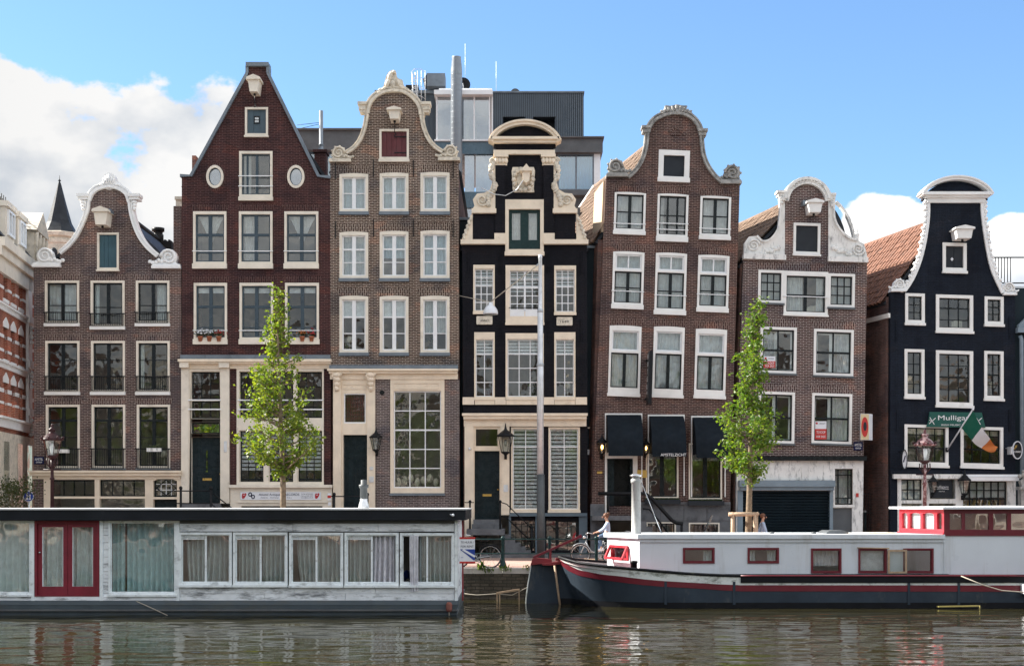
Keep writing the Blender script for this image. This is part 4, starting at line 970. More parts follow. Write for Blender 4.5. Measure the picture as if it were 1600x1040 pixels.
# ---------------------------------------------------------------- narrow black house of 1649
def house_four():
    F = FH; H = thing('canal_house', 'narrow black painted house with cream carved neck gable, rounded pediment and year stones', 'house', tuple(F(820, 864, 0)), 'canal houses along the quay')
    holes = []; cr = 'cream2'
    def sashw(r, cols, rows, **k):
        kw = dict(cas=2.2, cm=cr, sill=4, top=6, bot=1.5, fr=1.5, cols=cols, rows=rows, bar=1.3, sm='sash_white', rec=.12, gl='glass_old', sillext=.5); kw.update(k); holes.append(window(H, F, r, **kw))
    for i, (x0, x1, y0, y1) in enumerate(((739.5, 773, 414, 491), (866, 900, 415, 492.5))):
        sashw((x0, y0, x1, y1), (1, 1, 1), (1, 1, 1, 1, 1, 1) if False else (1, 1.05, 1.05, 1.05, 1.05), hbar={1: 2}, cur=[('slats', 'blind', .36, 0, 4.4, .55)])
    sashw((790, 414.5, 850, 508), (1, 1, 1, 1), (1, .95, 1, 1, .95), cas=6.5, top=8, bot=17, hbar={1: 3}, vbar={1: 3}, cur=[('slats', 'blind', .5, 0, 4.4, .45)])
    m = MB(F); m.box(797, 483, 819.3, 494, -.12, .055); m.box(820.7, 483, 843, 494, -.12, .055); m.build('door_kickboard', 'sash_white', H)
    m = MB(F); m.box(795, 480.5, 845, 481.5, .08, .1); m.build('guard_bar', 'iron', H)
    sashw((741, 519, 773, 625), (1, 1), (1, 1, 1, 1), top=11, hbar={0: 2}, cur=[('slats', 'blind', .25, 0, 5, .7)])
    sashw((790, 520.5, 849.5, 625), (1, 1, 1), (1, 1, 1, 1), top=9, hbar={0: 2}, cas=3, cur=[('slats', 'blind', .25, 0, 5, .7)])
    sashw((866, 519, 899, 625), (1, 1), (1, 1, 1, 1), top=11, hbar={0: 2}, cur=[('slats', 'blind', .25, 0, 5, .7)])
    holes.append(window(H, F, (789.5, 312.5, 849.5, 400), cas=5.5, cm=cr, top=15, bot=4, sill=6, cols=(1, 1), rows=(1,), vbar={0: 13}, fr=5, sm='sash_green', rec=.12, proud=.12, cur=[('net', 'net')]))
    m = MB(F); m.box(796, 375, 843.5, 390, -.14, .0); m.build('door_kickboard', 'sash_green', H)
    front = [(724, 650), (722, 378), (739, 376), (739, 334), (774, 330), (774, 242), (865, 242), (865, 330), (899, 334), (899, 376), (917, 378), (918, 650)]
    body(H, F, front, holes, 'b4', 722, 917, 724, 918, 384, (820, 260), 10)
    floors(H, F, 722, 917, (404, 513, 640))
    m = MB(F); A = arc(820, 232, 55, 38.5, 166, 14, 18)
    m.ribbon(A, 8, -.4, .34); m.ribbon([(a, b - 2) for a, b in A], 3, .33, .42); m.build('pediment_arch', cr, H)
    m = MB(F); m.plate(arc(820, 234, 49, 36, 172, 8, 16), [], -.36, .05); m.plate(rect(774, 225, 865, 236.5), [], -.36, .03); m.build('pediment_field', 'b4', H)
    m = MB(F); m.box(767.5, 217, 873, 221, -.4, .42); m.box(770, 221, 870, 225.5, -.4, .28); m.box(771, 236, 867, 242.5, -.36, .2); m.build('entablature', cr, H)
    m = MB(F); m.box(774, 259, 790, 375, -.02, .09); m.box(849, 259, 865, 375, -.02, .09); build_each(m, 'pilaster', 'b4', H)
    for x0, x1 in ((772, 794.5), (845, 868)):
        m = MB(F); m.box(x0, 242.5, x1, 247, -.1, .24); m.box(x0 + 2, 247, x1 - 2, 259, -.1, .12)
        for k in range(4): m.ell(F(x0 + 4 + k * (x1 - x0 - 8) / 3, 252, .14), .09, .08, .13, 8, 5, rough=.15)
        m.build('capital', cr, H)
    # carved wings
    for sg in (-1, 1):
        X = lambda u: 819.5 + sg * u
        m = MB(F); pts = [(45.5, 244), (52, 247), (53, 256), (49, 268), (50, 285), (54, 297), (63, 302), (74, 303), (80.5, 312), (78, 322), (81.5, 328), (45.5, 328)]
        m.plate([(X(a), b) for a, b in pts], [], -.25, .08); m.box(min(X(44), X(82.5)), 327, max(X(44), X(82.5)), 334, -.3, .2); wv = m.build('carved_wing', cr, H)
        m = MB(F)
        for (a, b, r) in ((50, 252, 5), (66, 314, 9)): spiral(m, F, X(a), b, r, 1.8, sg, .12, .045)
        for k in range(16):
            u = k / 15; a = 49.5 + 3.5 * math.sin(u * 9) + 14 * max(0, u - .62); b = 258 + u * 62
            m.ell(F(X(a), b, .1), .1 + .04 * math.sin(k * 1.7), .09, .12, 8, 5, rot=sg * (.5 + k), rough=.2)
        m.build('carving', 'stone', wv)
        m = MB(F); m.plate([(X(81), 334), (X(84), 336), (X(88), 352), (X(97), 372), (X(98), 376), (X(81), 376)], [], -.25, .06); w2 = m.build('side_scroll', cr, H)
        m = MB(F)
        for k in range(9): m.ell(F(X(84 + k * 1.25 + (k % 2) * 1.6), 343 + k * 3.6, .08), .07, .07, .08, 7, 5)
        m.build('carving', 'stone', w2)
        m = MB(F); m.box(min(X(30), X(99.5)), 375.5, max(X(30), X(99.5)), 382.5, -.1, .24); m.box(min(X(30), X(47)), 365, max(X(30), X(47)), 375.5, -.1, .14); build_each(m, 'ledge', cr, H)
    # hoist head in a carved panel
    m = MB(F); m.plate([(801, 262), (834, 262), (836, 268), (834, 296), (835, 301), (803, 301), (801, 296), (799.5, 268)], [], -.1, .1); pn = m.build('relief_panel', 'stone', H)
    m = MB(F)
    for k in range(14):
        an = k * .45; m.ell(F(817.5 + 14 * math.cos(an), 281.5 - 16 * math.sin(an), .12), .11, .1, .11, 8, 5, rough=.2)
    m.build('carving', 'stone', pn)
    m = MB(F); m.plate([(816, 273), (828, 273), (827, 288), (822, 292), (817, 288)], [], .05, .75); m.plate([(813, 274), (822, 263), (831, 274)], [], .05, .85); m.build('hoist_head', cr, H)
    m = MB(); m.tube([F(817, 288, .72), F(808, 300, .5), F(790, 308, .3), F(772, 305, .2), F(757, 297, .15), F(752, 294, .12)], .02, 5); m.build('hoist_cable', 'galv', H)
    for nm, cx, b, tx in (('anno', 757, 500.5, 'ANNO'), ('year', 882, 502, '1649')):
        m = MB(F); m.plate([(cx - 12.5, b - 5.5), (cx - 11.5, b - 6.5), (cx + 11.5, b - 6.5), (cx + 12.5, b - 5.5), (cx + 12.5, b + 5.5), (cx + 11.5, b + 6.5), (cx - 11.5, b + 6.5), (cx - 12.5, b + 5.5)], [], -.02, .08); st = m.build('year_stone', 'stone', H)
        text(tx, F, cx, b + .6, 3.6, .085, 'sign_black', st, 13)
    for y in (394, 500): wallties(H, F, [(732, y), (781, y), (857, y), (908, y)], 34, 'b4')
    m = MB(F)
    for x0, x1 in ((723, 741), (773.5, 790.5), (849.5, 866), (899, 917)): m.box(x0, 620.5, x1, 632, -.05, .12)
    for x0, x1 in ((742, 773), (791, 849), (866.5, 898.5)): m.box(x0, 625.2, x1, 632, -.05, .08)
    build_each(m, 'belt_course', cr, H)
    # ground floor
    m = MB(F); m.box(722.5, 646, 917.5, 650, -.05, .42); m.box(724.5, 650, 916, 655, -.05, .34); m.box(725, 655, 916, 666, -.05, .14); m.build('cornice', cr, H)
    m = MB(F); m.box(726, 666, 740, 866, -.3, .13); m.box(782, 666, 796, 804, -.3, .13); m.box(784.5, 672, 793.5, 795, .12, .15); build_each(m, 'pilaster', cr, H)
    m = MB(F); m.plate(rect(740, 666, 782, 826), [rect(743.5, 670, 777.5, 696.5), rect(741.5, 704, 780.5, 826)], -.3, .03); m.build('door_surround', cr, H)
    m = MB(F); m.box(743, 670, 778, 697, -.17, -.16); m.build('fanlight', 'glass_old', H)
    panel_door(H, F, (741.5, 704, 780.5, 812), 'door_dark', -.22, rows=((.05, .57), (.7, .93)))
    m = MB(F); m.box(787, 757, 793.5, 768, .13, .17); m.build('bell_plate', 'galv', H)
    m = MB(F); m.ell(F(734, 701, .18), .06, .06, .06, 8, 5); m.build('camera_dome', 'sign_white', H)
    wins = ((798.5, 667, 844, 800.5), (857, 667, 906, 800.5))
    m = MB(F); m.plate(rect(796, 666, 918, 866), [rect(*inset(w, 1, .6, 1, 1)) for w in wins] + [rect(798.5, 813, 836, 860), rect(852, 813, 904, 860)], -.35, 0); m.build('lower_wall', 'b4', H)
    for w in wins:
        window(H, F, w, cas=2.6, cm=cr, sill=4, bot=1.5, cols=(1, 1), rows=(.27, 1), hbar={0: 2}, bar=1.4, fr=1.6, sm='sash_white', cur=[('slats', 'blind', 1.0, 0.005, 5.9, .66)])
    m = MB(F); m.box(796, 801, 917, 806, -.1, .2); m.box(795, 806, 798.5, 864, -.1, .1); m.box(836.5, 806, 851.5, 864, -.1, .05); m.box(904.5, 806, 917.5, 864, -.1, .1); m.build('plinth', 'plinthblue', H)
    m = MB(F); m.box(798.5, 813, 836, 860, -.18, -.17); m.box(852, 813, 904, 860, -.18, -.17); build_each(m, 'basement_glass', 'glass_boat', H)
    m = MB(F); m.plate(rect(852, 811, 905, 862), [rect(854, 813.5, 868, 861), rect(873, 815, 886, 859), rect(887, 815, 900, 859)], -.17, -.08); m.build('basement_door', 'sash_black', H)
    m = MB(F)
    for a in (806, 815, 824, 833): m.box(a - .5, 814, a + .5, 858, .02, .05)
    for b in (818, 830, 842, 854): m.box(799, b - .5, 836, b + .5, .03, .045)
    m.build('basement_grille', 'iron', H)
    return H
house_four()
wall_lantern(FH, 790, 690, 1.5, 'large black wall lantern on the cream pilaster of the black house', .14)
def stoop_four():
    F = FH; t = thing('stone_stoop', 'bluestone stoop with black iron handrail in front of the black house', 'steps', tuple(F(760, 864, .8)))
    m = MB(F); m.box(731, 825, 789, 834, -.05, 1.7); m.build('landing', 'bluestone', t)
    m = MB(F); m.box(740, 811, 782, 818, -.2, .5); m.box(738, 818, 784, 825, -.2, .8); m.build('door_step', 'bluestone', t)
    m = MB(F)
    for a in (741, 751, 761, 771, 781): m.box(a - .6, 834, a + .6, 863, 1.55, 1.6)
    m.box(735, 848, 786, 849, 1.56, 1.59); m.build('stoop_grille', 'iron', t)
    for k in range(5):
        m = MB(F); m.box(789 + k * 8, 834 + k * 6, 797 + k * 8, 866, .35, 1.6); m.build('step', 'bluestone', t)
    m = MB(F)
    for a, b0, b1 in ((736, 784, 826), (782, 784, 826), (830, 823, 862)): m.tube([F(a, b0, 1.5), F(a, b1, 1.5)], .04, 6); m.ell(F(a, b0 - 1, 1.5), .06, .06, .06, 8, 5)
    m.tube([F(728, 784.5, 1.5), F(742, 784.5, 1.5)], .02, 5)
    for dy in (0, 21): m.tube([F(*p, 1.5) for p in ((782, 784 + dy), (792, 787 + dy), (805, 800 + dy), (830, 824 + dy))], .024, 6)
    m.build('handrail', 'iron', t)
stoop_four()

# ---------------------------------------------------------------- leaning brick house (hotel)
def warp(cx, lean, slope, cy=500):
    W_ = lambda a, b, n=0.0: FH(a + (cy - b) * lean, b + (a - cx) * slope, n)
    W_.K = FH.K; W_.D = 60
    def loc(x0, y0, x1, y1):               # frame measured in the photo -> upright rectangle of the leaning front
        px, py = (x0 + x1) / 2, (y0 + y1) / 2; a, b = px, py
        for _ in range(4): a = px - (cy - b) * lean; b = py - (a - cx) * slope
        h = (y1 - y0) - (x1 - x0) * slope; w = (x1 - x0) - h * lean
        return (a - w / 2, b - h / 2, a + w / 2, b + h / 2)
    return W_, loc
def house_five():
    F = FH; Wf, lc = warp(1045, .03, .04)
    H = thing('canal_house', 'leaning red brown brick house with grey scrolled gable and three black awnings', 'house', tuple(F(1035, 864, 0)), 'canal houses along the quay')
    holes = []
    def win(r, **k):
        kw = dict(cas=3.4, cm='white', fr=2, sill=6, cols=(1, 1), vbar={0: 5}, rows=(1, 1), bar=1.6, sm='sash_black', lint='b5v', lh=11, arch=1.2); kw.update(k)
        q = lc(*r); h = window(H, Wf, q, **kw)
        holes.append([(p.x / F.K + 800, HZ - (p.z - CZ) / F.K) for p in (Wf(a, b) for a, b in h)]); return q
    win((958.5, 299.5, 1009.5, 368), rails=(.86,), cur=[('net', 'net')])
    win((1025.5, 302, 1076, 379), cols=(.8, 1, .8), vbar={0: 3, 1: 3}, rows=(1, 1), rails=(.72, .88), cur=[('left', 'net', .2)], sill=8)
    win((1092.5, 305.5, 1142.5, 376), rails=(.86,), cur=[('net', 'net')])
    for r, g in (((955.5, 392, 1007, 484), 'glass_old'), ((1022, 394, 1073.5, 493), 'glass_old'), ((1088.5, 397.5, 1139.8, 489), 'glass_old')):
        q = lc(*r); e = (q[0] + 4, q[1] + 4.5, q[2] - 4, q[1] + 28)
        win(r, rows=(1, .95), top=31, rails=(.64,), cur=[('net', 'net2')], gl=g, sill=7, bot=3, extra=[e])
        window(H, Wf, inset(e, .1, .1, .1, .1), cas=.6, cm='sash_white', sill=0, fr=1.8, cols=(1, 1), rows=(1,), bar=1.8, sm='sash_white', gl=g, proud=.02, rec=.07, cur=[('net', 'net2')])
    for r in ((949.5, 507.5, 1002.5, 620.5), (1018.5, 509, 1070, 622.5), (1084, 512.5, 1136, 624)):
        q = lc(*r); e = (q[0] + 4, q[1] + 8, q[2] - 4, q[1] + 39)
        win(r, rows=(1,), top=42.5, cur=[('net', 'net2')], gl='glass_old', sill=5, bot=9, extra=[e])
        window(H, Wf, inset(e, .1, .1, .1, .1), cas=.6, cm='sash_white', sill=0, fr=1.6, cols=(1,), rows=(1,), sm='sash_white', gl='glass_old', proud=.02, rec=.07, cur=[('net', 'net2')])
    q = lc(1028, 234, 1078, 286)
    holes.append([(p.x / F.K + 800, HZ - (p.z - CZ) / F.K) for p in (Wf(a, b) for a, b in hatch(H, Wf, q, 'white', 'panel_dark', 8, 1, sill=7, bot=2))])
    # ground floor openings
    dr = (945, 690, 996, 808); w1 = (1009, 690, 1060, 781); w2 = (1076, 692, 1128, 783)
    for r in (dr, w1, w2): holes.append(rect(*inset(r, 2, 2, 2, 2)))
    L = smooth_pts([(981, 277), (993, 266), (1003, 250), (1009, 230), (1011, 208)], 4)
    A = smooth_pts([(1011, 208), (1014, 198), (1021, 188), (1032, 181), (1045, 177), (1059, 176), (1073, 179), (1084, 186), (1092, 197), (1096, 210)], 3)
    Rr = smooth_pts([(1096, 210), (1097, 227), (1100, 245), (1107, 261), (1117, 275), (1128, 285)], 4)
    front = [(924.5, 790), (947, 278), (980, 278)] + L[:-1] + A[:-1] + Rr + [(1156, 289), (1140.5, 790)]
    Fb = body(H, F, front, holes, 'b5', 938, 1156, 924.5, 1139, 372, (1054, 196), 11.5, -.22, yeR=320, tile='tile_brown')
    floors(H, F, 960, 1120, (385, 500, 640))
    # the return of the screen wall catches the sun above the roof
    m = MB(); m.hexa([Fb(943, 360, .35), Fb(951, 360, .35), Fb(953, 280, .35), Fb(946.5, 280, .35), Fb(943, 360, 1.7), Fb(951, 360, 1.7), Fb(953, 288, 1.7), Fb(946.5, 288, 1.7)]); m.build('return_wall', 'render_wall', H)
    m = MB(); m.tube([Fb(1054, 194, 11.9), Fb(938, 370, 11.9)], .16, 6); m.build('verge', 'white', H)
    m = MB(); m.hexa([Fb(985, 300, 9.6), Fb(1003, 300, 9.6), Fb(1003, 250, 9.6), Fb(985, 250, 9.6), Fb(985, 300, 10.6), Fb(1003, 300, 10.6), Fb(1003, 250, 10.6), Fb(985, 250, 10.6)]); m.build('chimney', 'concrete', H)
    moulding(H, F, L, 7, 'greystone'); moulding(H, F, A, 9, 'greystone'); moulding(H, F, Rr, 7, 'greystone')
    for cx, y in ((1009, 198), (1097, 203)):
        m = MB(F); m.box(cx - 7, y, cx + 8, y + 4, -.36, .26); m.box(cx - 5.5, y + 4, cx + 6, y + 10, -.36, .18); m.build('shoulder_capital', 'greystone', H)
    scroll(H, F, 947, 249, 981, 277, 'greystone', 1, 1); scroll(H, F, 1125, 258, 1158, 288, 'greystone', -1, 1)
    crest(H, F, [(1030, 181), (1033, 173), (1040, 172), (1039, 165.5), (1048, 166), (1057, 164), (1066, 165.5), (1074, 166), (1072, 171), (1080, 175), (1083, 183), (1070, 180), (1056, 178), (1043, 179)],
          [(1056 + 5.2 * k, 171 + abs(k) * 1.1, 2, 6.5 - abs(k) * .5, k * .32) for k in (-4, -3, -2, -1, 0, 1, 2, 3, 4)] + [(1057, 176, 3, 4, 0), (1036, 177, 4, 2, -.5), (1078, 178, 4, 2, .5)], 'greystone')
    m = MB(F); m.ribbon([(1043, 209), (1056, 200), (1070, 211)], 1.5, 0, .04); m.ribbon([(1048, 211), (1064, 211)], 1.5, 0, .04); m.build('brick_relief', 'b5v', H)
    # ground floor
    m = MB(F); m.plate(rect(*dr), [rect(948.5, 714, 989, 806)], -.3, .04); m.box(947, 712, 990, 716, .0, .1); m.build('door_surround', 'white', H)
    m = MB(F); m.box(949, 715, 989, 806, -.9, -.85); m.build('dark_hall', 'sash_black', H)  # black sheet behind the doorway, in place of the hall's shade
    m = MB(F); m.box(948.6, 715, 960, 806, -.28, -.22); m.box(985, 715, 989, 806, -.26, -.2); build_each(m, 'door_leaf', 'door_dark', H)
    for r in (w1, w2):
        window(H, F, r, cas=2.4, cm='cream', sill=3, fr=1.8, cols=(1, 1), vbar={0: 6.5}, rows=(1,), sm='sash_black', gl='glass_boat', cur=[('half', 'net2', 0, .3)])
        m = MB(F); m.box(r[0] - 2, r[3] - 1, r[2] + 2, r[3] + 6, .05, .32); fb = m.build('flower_box', 'panel_dark', H)
        m = MB(F)
        for k in range(22): m.ell(F(r[0] + k * 2.4, r[3] - 2, .2), .05, .06, .05, 6, 4, rough=.25)
        m.build('plants', 'leafdark', fb)
    m = MB(F)
    for k, (a0, a1) in enumerate(((922.5, 944), (996, 1032), (1032.6, 1068), (1068.6, 1104), (1104.6, 1141))):
        m.box(a0, 787, a1, 813, -.3, .07); m.box(a0, 813.4, a1, 866, -.3, .065) if k in (0,) else None
    build_each(m, 'plinth_stone', 'bluestone', H)
    m = MB(F); m.plate(rect(996, 813.4, 1141, 866), [rect(1010, 815, 1056, 850), rect(1076, 816, 1124, 850)], -.3, .065); m.box(996, 784, 1141, 787.5, -.1, .12); m.build('plinth', 'bluestone', H)
    for r in ((1010, 815, 1056, 850), (1076, 816, 1124, 850)):
        window(H, F, r, cas=2.2, cm='cream', sill=0, fr=1.5, cols=(1, 1), rows=(1,), sm='sash_black', gl='glass_boat', proud=.07)
        m = MB(F)
        for k in range(1, 6): m.box(r[0] + k * 7.6, r[1] + 2, r[0] + k * 7.6 + 1, r[3], .08, .11)
        m.build('window_grille', 'iron', H)
    m = MB(F); m.box(923, 805, 997, 812, -.3, 1.2); m.build('landing', 'bluestone', H)
    for k in range(5):
        m = MB(F); m.box(997 + k * 9, 813 + k * 9, 1006 + k * 9, 866, .1, 1.2); m.build('step', 'bluestone', H)
    m = MB(F)
    for a, b0, b1 in ((947, 770, 806), (992, 770, 806), (1060, 814, 862)): m.tube([F(a, b0, 1.15), F(a, b1, 1.15)], .055, 6)
    m.tube([F(932, 771, 1.15), F(1004, 771, 1.15), F(1014, 778, 1.15), F(1045, 812, 1.15), F(1052, 816, 1.15), F(1062, 817, 1.15)], .085, 6)
    m.tube([F(1000, 794, 1.15), F(1010, 795, 1.15), F(1020, 806, 1.15), F(1050, 845, 1.15)], .04, 6)
    m.build('handrail', 'iron', H)
    m = MB(F); m.box(933, 736, 941, 739.5, .0, .03); m.build('number_plate', 'gold', H)
    m = MB(F); m.box(996.5, 735, 1009.5, 745, 0, .05); m.plate(rect(995.5, 734, 1010.5, 746), [rect(997, 735.5, 1009, 744.5)], 0, .06); m.build('brass_plate', 'gold', H)
    return H
house_five()
def awning(x0, x1, y0, y1, label, words=None):
    F = FH; t = thing('awning', label, 'awning', tuple(F((x0 + x1) / 2, y0, 0)), 'black rounded awnings')
    N = 10; prof = [(y0 + (y1 - 6 - y0) * (1 - math.cos(i / N * math.pi / 2)) if False else y0 + (y1 - 5 - y0) * (i / N) ** 1.35, .12 + 1.15 * math.sin(i / N * math.pi / 2) ** .9) for i in range(N + 1)]
    m = MB(F); m.sheet([[F(x0 + (x1 - x0) * k / 8, y, n + .012 * math.sin(k * 1.9 + y)) for k in range(9)] for y, n in prof]); m.build('canopy', 'awning', t)
    for a in (x0, x1):
        m = MB(F); m.add([F(a, y, n) for y, n in prof] + [F(a, prof[-1][0], .1)], [tuple(range(N + 2))]); m.build('side_panel', 'awning', t)
    y, n = prof[-1]; m = MB(F); m.sheet([[F(x0 + (x1 - x0) * k / 16, y + d * 5.5, n + .004 * math.sin(k * 1.3)) for k in range(17)] for d in (0, .5, 1)]); m.build('valance', 'awning', t)
    m = MB(F); m.plate([(x0 - 2.5, y0 - 2.5), (x1 + 2.5, y0 - 2.5), (x1 + 2.5, y1 + 60), (x1 + .8, y1 + 60), (x1 + .8, y0), (x0 - .8, y0), (x0 - .8, y1 + 60), (x0 - 2.5, y1 + 60)], [], -.05, .08); m.build('awning_frame', 'white', t)
    if words: text(words, F, (x0 + x1) / 2 + 6, y + 2.6, 4.2, n + .02, 'ink_white', t, 39)
awning(947.5, 1001, 648, 713, 'black rounded awning over the hotel door')
awning(1014.5, 1067, 650, 714, 'black rounded awning lettered AMSTELZICHT over the hotel window', 'AMSTELZICHT')
awning(1082, 1131, 652, 716, 'black rounded awning partly hidden by the right hand young tree')
wall_lantern(FH, 940, 697, 1.0, 'lit wall lantern left of the hotel door', lit=True)
wall_lantern(FH, 1008.5, 699, .8, 'lit wall lantern between the first two awnings', lit=True)
def hotel_sign():
    F = FH; t = thing('hanging_sign', 'tall narrow black projecting hotel sign with white letters on its side', 'sign', tuple(F(1012, 585, .6)))
    G = lambda a, b, n=0.0: F(a - (b - 552) * .03, b, n)
    G.K = F.K
    m = MB(G); m.box(1011, 552, 1019, 633, .3, .42); m.build('front_board', 'sign_black', t)
    m = MB(G); m.hexa([G(1010.6, 633, .42), G(1011, 633, 1.15), G(1011, 552, 1.15), G(1010.6, 552, .42), G(1016, 633, .42), G(1016, 633, 1.15), G(1016, 552, 1.15), G(1016, 552, .42)]); m.build('sign_box', 'sign_black', t)
    L = lambda a, b, n=0.0: G(1010.4, b, .42 + .36 + (a) * .0267) + Vector((-abs(n), 0, 0))
    for i, ch in enumerate('HOTEL*'): text(ch, L, 0, 560 + i * 11.5, 7.5, .01, 'ink_white', t, 12)
    m = MB(F)
    for b in (564, 624): m.tube([G(1010, b, -.05), G(1010, b, .5)], .05, 6)
    m.build('bracket', 'iron', t)
hotel_sign()

# ---------------------------------------------------------------- purple brick house with the white winged gable
def house_six():
    F = FH; Wf, lc = warp(1257, .016, .033)
    H = thing('canal_house', 'small purple brick house with white winged neck gable and closed roller shutter', 'house', tuple(F(1252, 864, 0)), 'canal houses along the quay')
    holes = []
    def hol(h): holes.append([(p.x / F.K + 800, HZ - (p.z - CZ) / F.K) for p in (Wf(a, b) for a, b in h)])
    kw = dict(cas=4, cm='white', sm='sash_black', bar=1.5, fr=2, gl='glass_old')
    ql, qm, qr = lc(1184, 421.5, 1224.5, 477), lc(1224, 423, 1294, 495.5), lc(1293.5, 427, 1335.8, 484)
    hol(window(H, Wf, (ql[0], ql[1], qm[0] - .1, ql[3]), cols=(1, 1, 1), rows=(1, 1, 1), sill=3, sillm='plastic_grey', cur=[('net', 'net2')], lint=None, **kw))
    hol(window(H, Wf, qm, cols=(1, 1), rows=(1.15, 1), vbar={0: 5}, hbar={0: 2.4}, sill=3, sillm='white', top=7, cur=[('left', 'net2', .45), ('right', 'net2', .2)], rails=(.58,), lint=None, **kw))
    hol(window(H, Wf, (qm[2] + .1, qr[1], qr[2], qr[3]), cols=(1, 1, 1), rows=(1, 1, 1), sill=3, sillm='plastic_grey', cur=[('net', 'net2')], lint=None, **kw))
    m = MB(Wf); y = qm[1]; m.plate([(ql[0] - 4, y - 1), (ql[0] - 4, y - 12), (qr[2] + 3, y - 12), (qr[2] + 3, y - 1)], [], -.1, .006); m.build('brick_arch', 'b6v', H)
    kk = dict(kw); kk.update(cols=(1, 1), vbar={0: 2.2}, rows=(1, 1), hbar={0: 3}, sill=3, sillm='plastic_grey', lint='b6v', lh=12)
    for r, c in (((1187, 510, 1245, 587), [('left', 'net2', .4)]), ((1270.5, 513.5, 1334, 591), [('right', 'net', .45)]), ((1184, 611, 1242, 696), []), ((1267.6, 613.5, 1331.5, 697), [('right', 'net', .5)])):
        q = lc(*r); hol(window(H, Wf, q, cur=c, **kk))
        # the pale inner casements stand close behind the outer sash
        m = MB(Wf); xm = (q[0] + q[2]) / 2; m.plate(rect(q[0] + 5, q[1] + 5, q[2] - 5, q[3] - 7), [rect(q[0] + 8, q[1] + 8, xm - 5, q[3] - 10), rect(xm, q[1] + 8, q[2] - 8, q[3] - 10)], -.27, -.23); m.build('inner_casement', 'sash_white', H)
    q = lc(1239, 348, 1282, 401); hol(hatch(H, Wf, q, 'white', 'panel_dark', 4, 1, sill=3))
    A = arc(1260, 316, 34, 34, 176, 4, 18)
    front = [(1150, 719), (1162, 402), (1226, 403), (1226, 314)] + A[1:-1] + [(1294, 316), (1294, 406), (1355, 408), (1349.5, 719)]
    Fb = body(H, F, front, holes, 'b6', 1162, 1355, 1149, 1347, 410, (1260, 305), 12, -.26, tile='tile_brown')
    floors(H, F, 1190, 1330, (500, 602, 708))
    m = MB(F); m.ribbon([(a, b + 1) for a, b in A], 11, -.4, .2); m.ribbon([(a, b - 2) for a, b in A], 4, .19, .28); m.build('gable_arch', 'oldwhite', H)
    m = MB(F)
    for k in range(3, 16): m.ell(F(A[k][0], A[k][1] + 1.5, .22), .05, .05, .05, 6, 4)
    m.build('carved_beads', 'oldwhite', H, kind='stuff')
    # white wings with volutes
    Lw = [(1226, 403), (1162, 402), (1163, 380), (1170, 370), (1182, 369), (1190, 377), (1200, 376), (1209, 368), (1216, 355), (1219, 325), (1217, 303), (1226, 303)]
    Rw = [(1294, 407), (1294, 306), (1303, 306), (1302, 333), (1306, 350), (1316, 364), (1328, 373), (1340, 376), (1350, 382), (1354, 398), (1354, 408)]
    for pts, sg, sx, sy in ((Lw, 1, 1177, 384), (Rw, -1, 1340, 390)):
        m = MB(F); m.plate(pts, [], -.3, .06); w = m.build('gable_wing', 'oldwhite', H)
        m = MB(F); crv = pts[4:11] if sg > 0 else pts[2:8]; m.ribbon(smooth_pts(crv, 3), 3, .05, .16)
        spiral(m, F, sx, sy, 10, 2, sg, .1, .05)
        for k in range(7): m.ell(F(sx + sg * (12 + 4.5 * k), 397 - 1.4 * k + 2 * math.sin(k * 2), .08), .09, .07, .11, 8, 5, rot=sg * k, rough=.15)
        m.build('volute', 'oldwhite', w)
        x0, x1 = min(p[0] for p in pts), max(p[0] for p in pts); m = MB(F); m.hexa([F(x0 - 1, 403 + (x0 - 1226) * .03 + 4, .2), F(x1 + 1, 403 + (x1 - 1226) * .03 + 4, .2), F(x1 + 1, 399 + (x1 - 1226) * .03, .2), F(x0 - 1, 399 + (x0 - 1226) * .03, .2)] + [F(x0 - 1, 403 + (x0 - 1226) * .03 + 4, -.3), F(x1 + 1, 403 + (x1 - 1226) * .03 + 4, -.3), F(x1 + 1, 399 + (x1 - 1226) * .03, -.3), F(x0 - 1, 399 + (x0 - 1226) * .03, -.3)]); m.build('ledge', 'oldwhite', H)
    for cx, y in ((1220, 299), (1299, 303)):
        m = MB(F); m.box(cx - 7, y, cx + 6, y + 3.5, -.35, .24); m.box(cx - 5, y + 3.5, cx + 5, y + 8, -.35, .18)
        for k in range(3): m.ell(F(cx, y + 11 + 4 * k, .12), .1, .08, .08, 7, 4)
        m.build('shoulder_capital', 'oldwhite', H)
    # barrel roof end and second parapet behind the right wing
    m = MB(); pts = arc(1290, 385, 56, 88, 90, 0, 10); m.add([Fb(a, b, 1.2) for a, b in pts] + [Fb(1290, 400, 1.2), ] + [Fb(a, b, 5) for a, b in pts] + [Fb(1290, 400, 5)], [tuple(range(12)), tuple(range(12, 24))[::-1]] + [(i, i + 1, i + 13, i + 12) for i in range(11)]); m.build('barrel_roof', 'slate', H)
    m = MB(F); m.ribbon([(a, b) for a, b in pts[3:]], 3.5, -1.3, -1.0); m.build('roof_edge', 'oldwhite', H)
    m = MB(); m.lathe(F(1341, 380, -.3), [(.11, -.1), (.12, .0), (.09, .06), (.09, .35), (.12, .38), (.12, .45), (.05, .5), (.06, .56), (.0, .75)], 10); m.build('finial', 'oldwhite', H)
    m = MB(F); m.plate([(1302, 330), (1334, 374), (1334, 384), (1302, 384)], [], -.9, -.6); m.build('back_parapet', 'oldwhite', H)
    hoist(H, F, 1268, 316, 26, 21, 'white')
    m = MB(F); m.box(1252, 316, 1264, 323, 0, .4); m.build('beam_flashing', 'lead', H)
    # shop front: white boards, roller shutter, side door
    m = MB(F); m.box(1149, 712.5, 1352, 719.5, -.1, .3); m.build('cornice', 'sash_black', H)
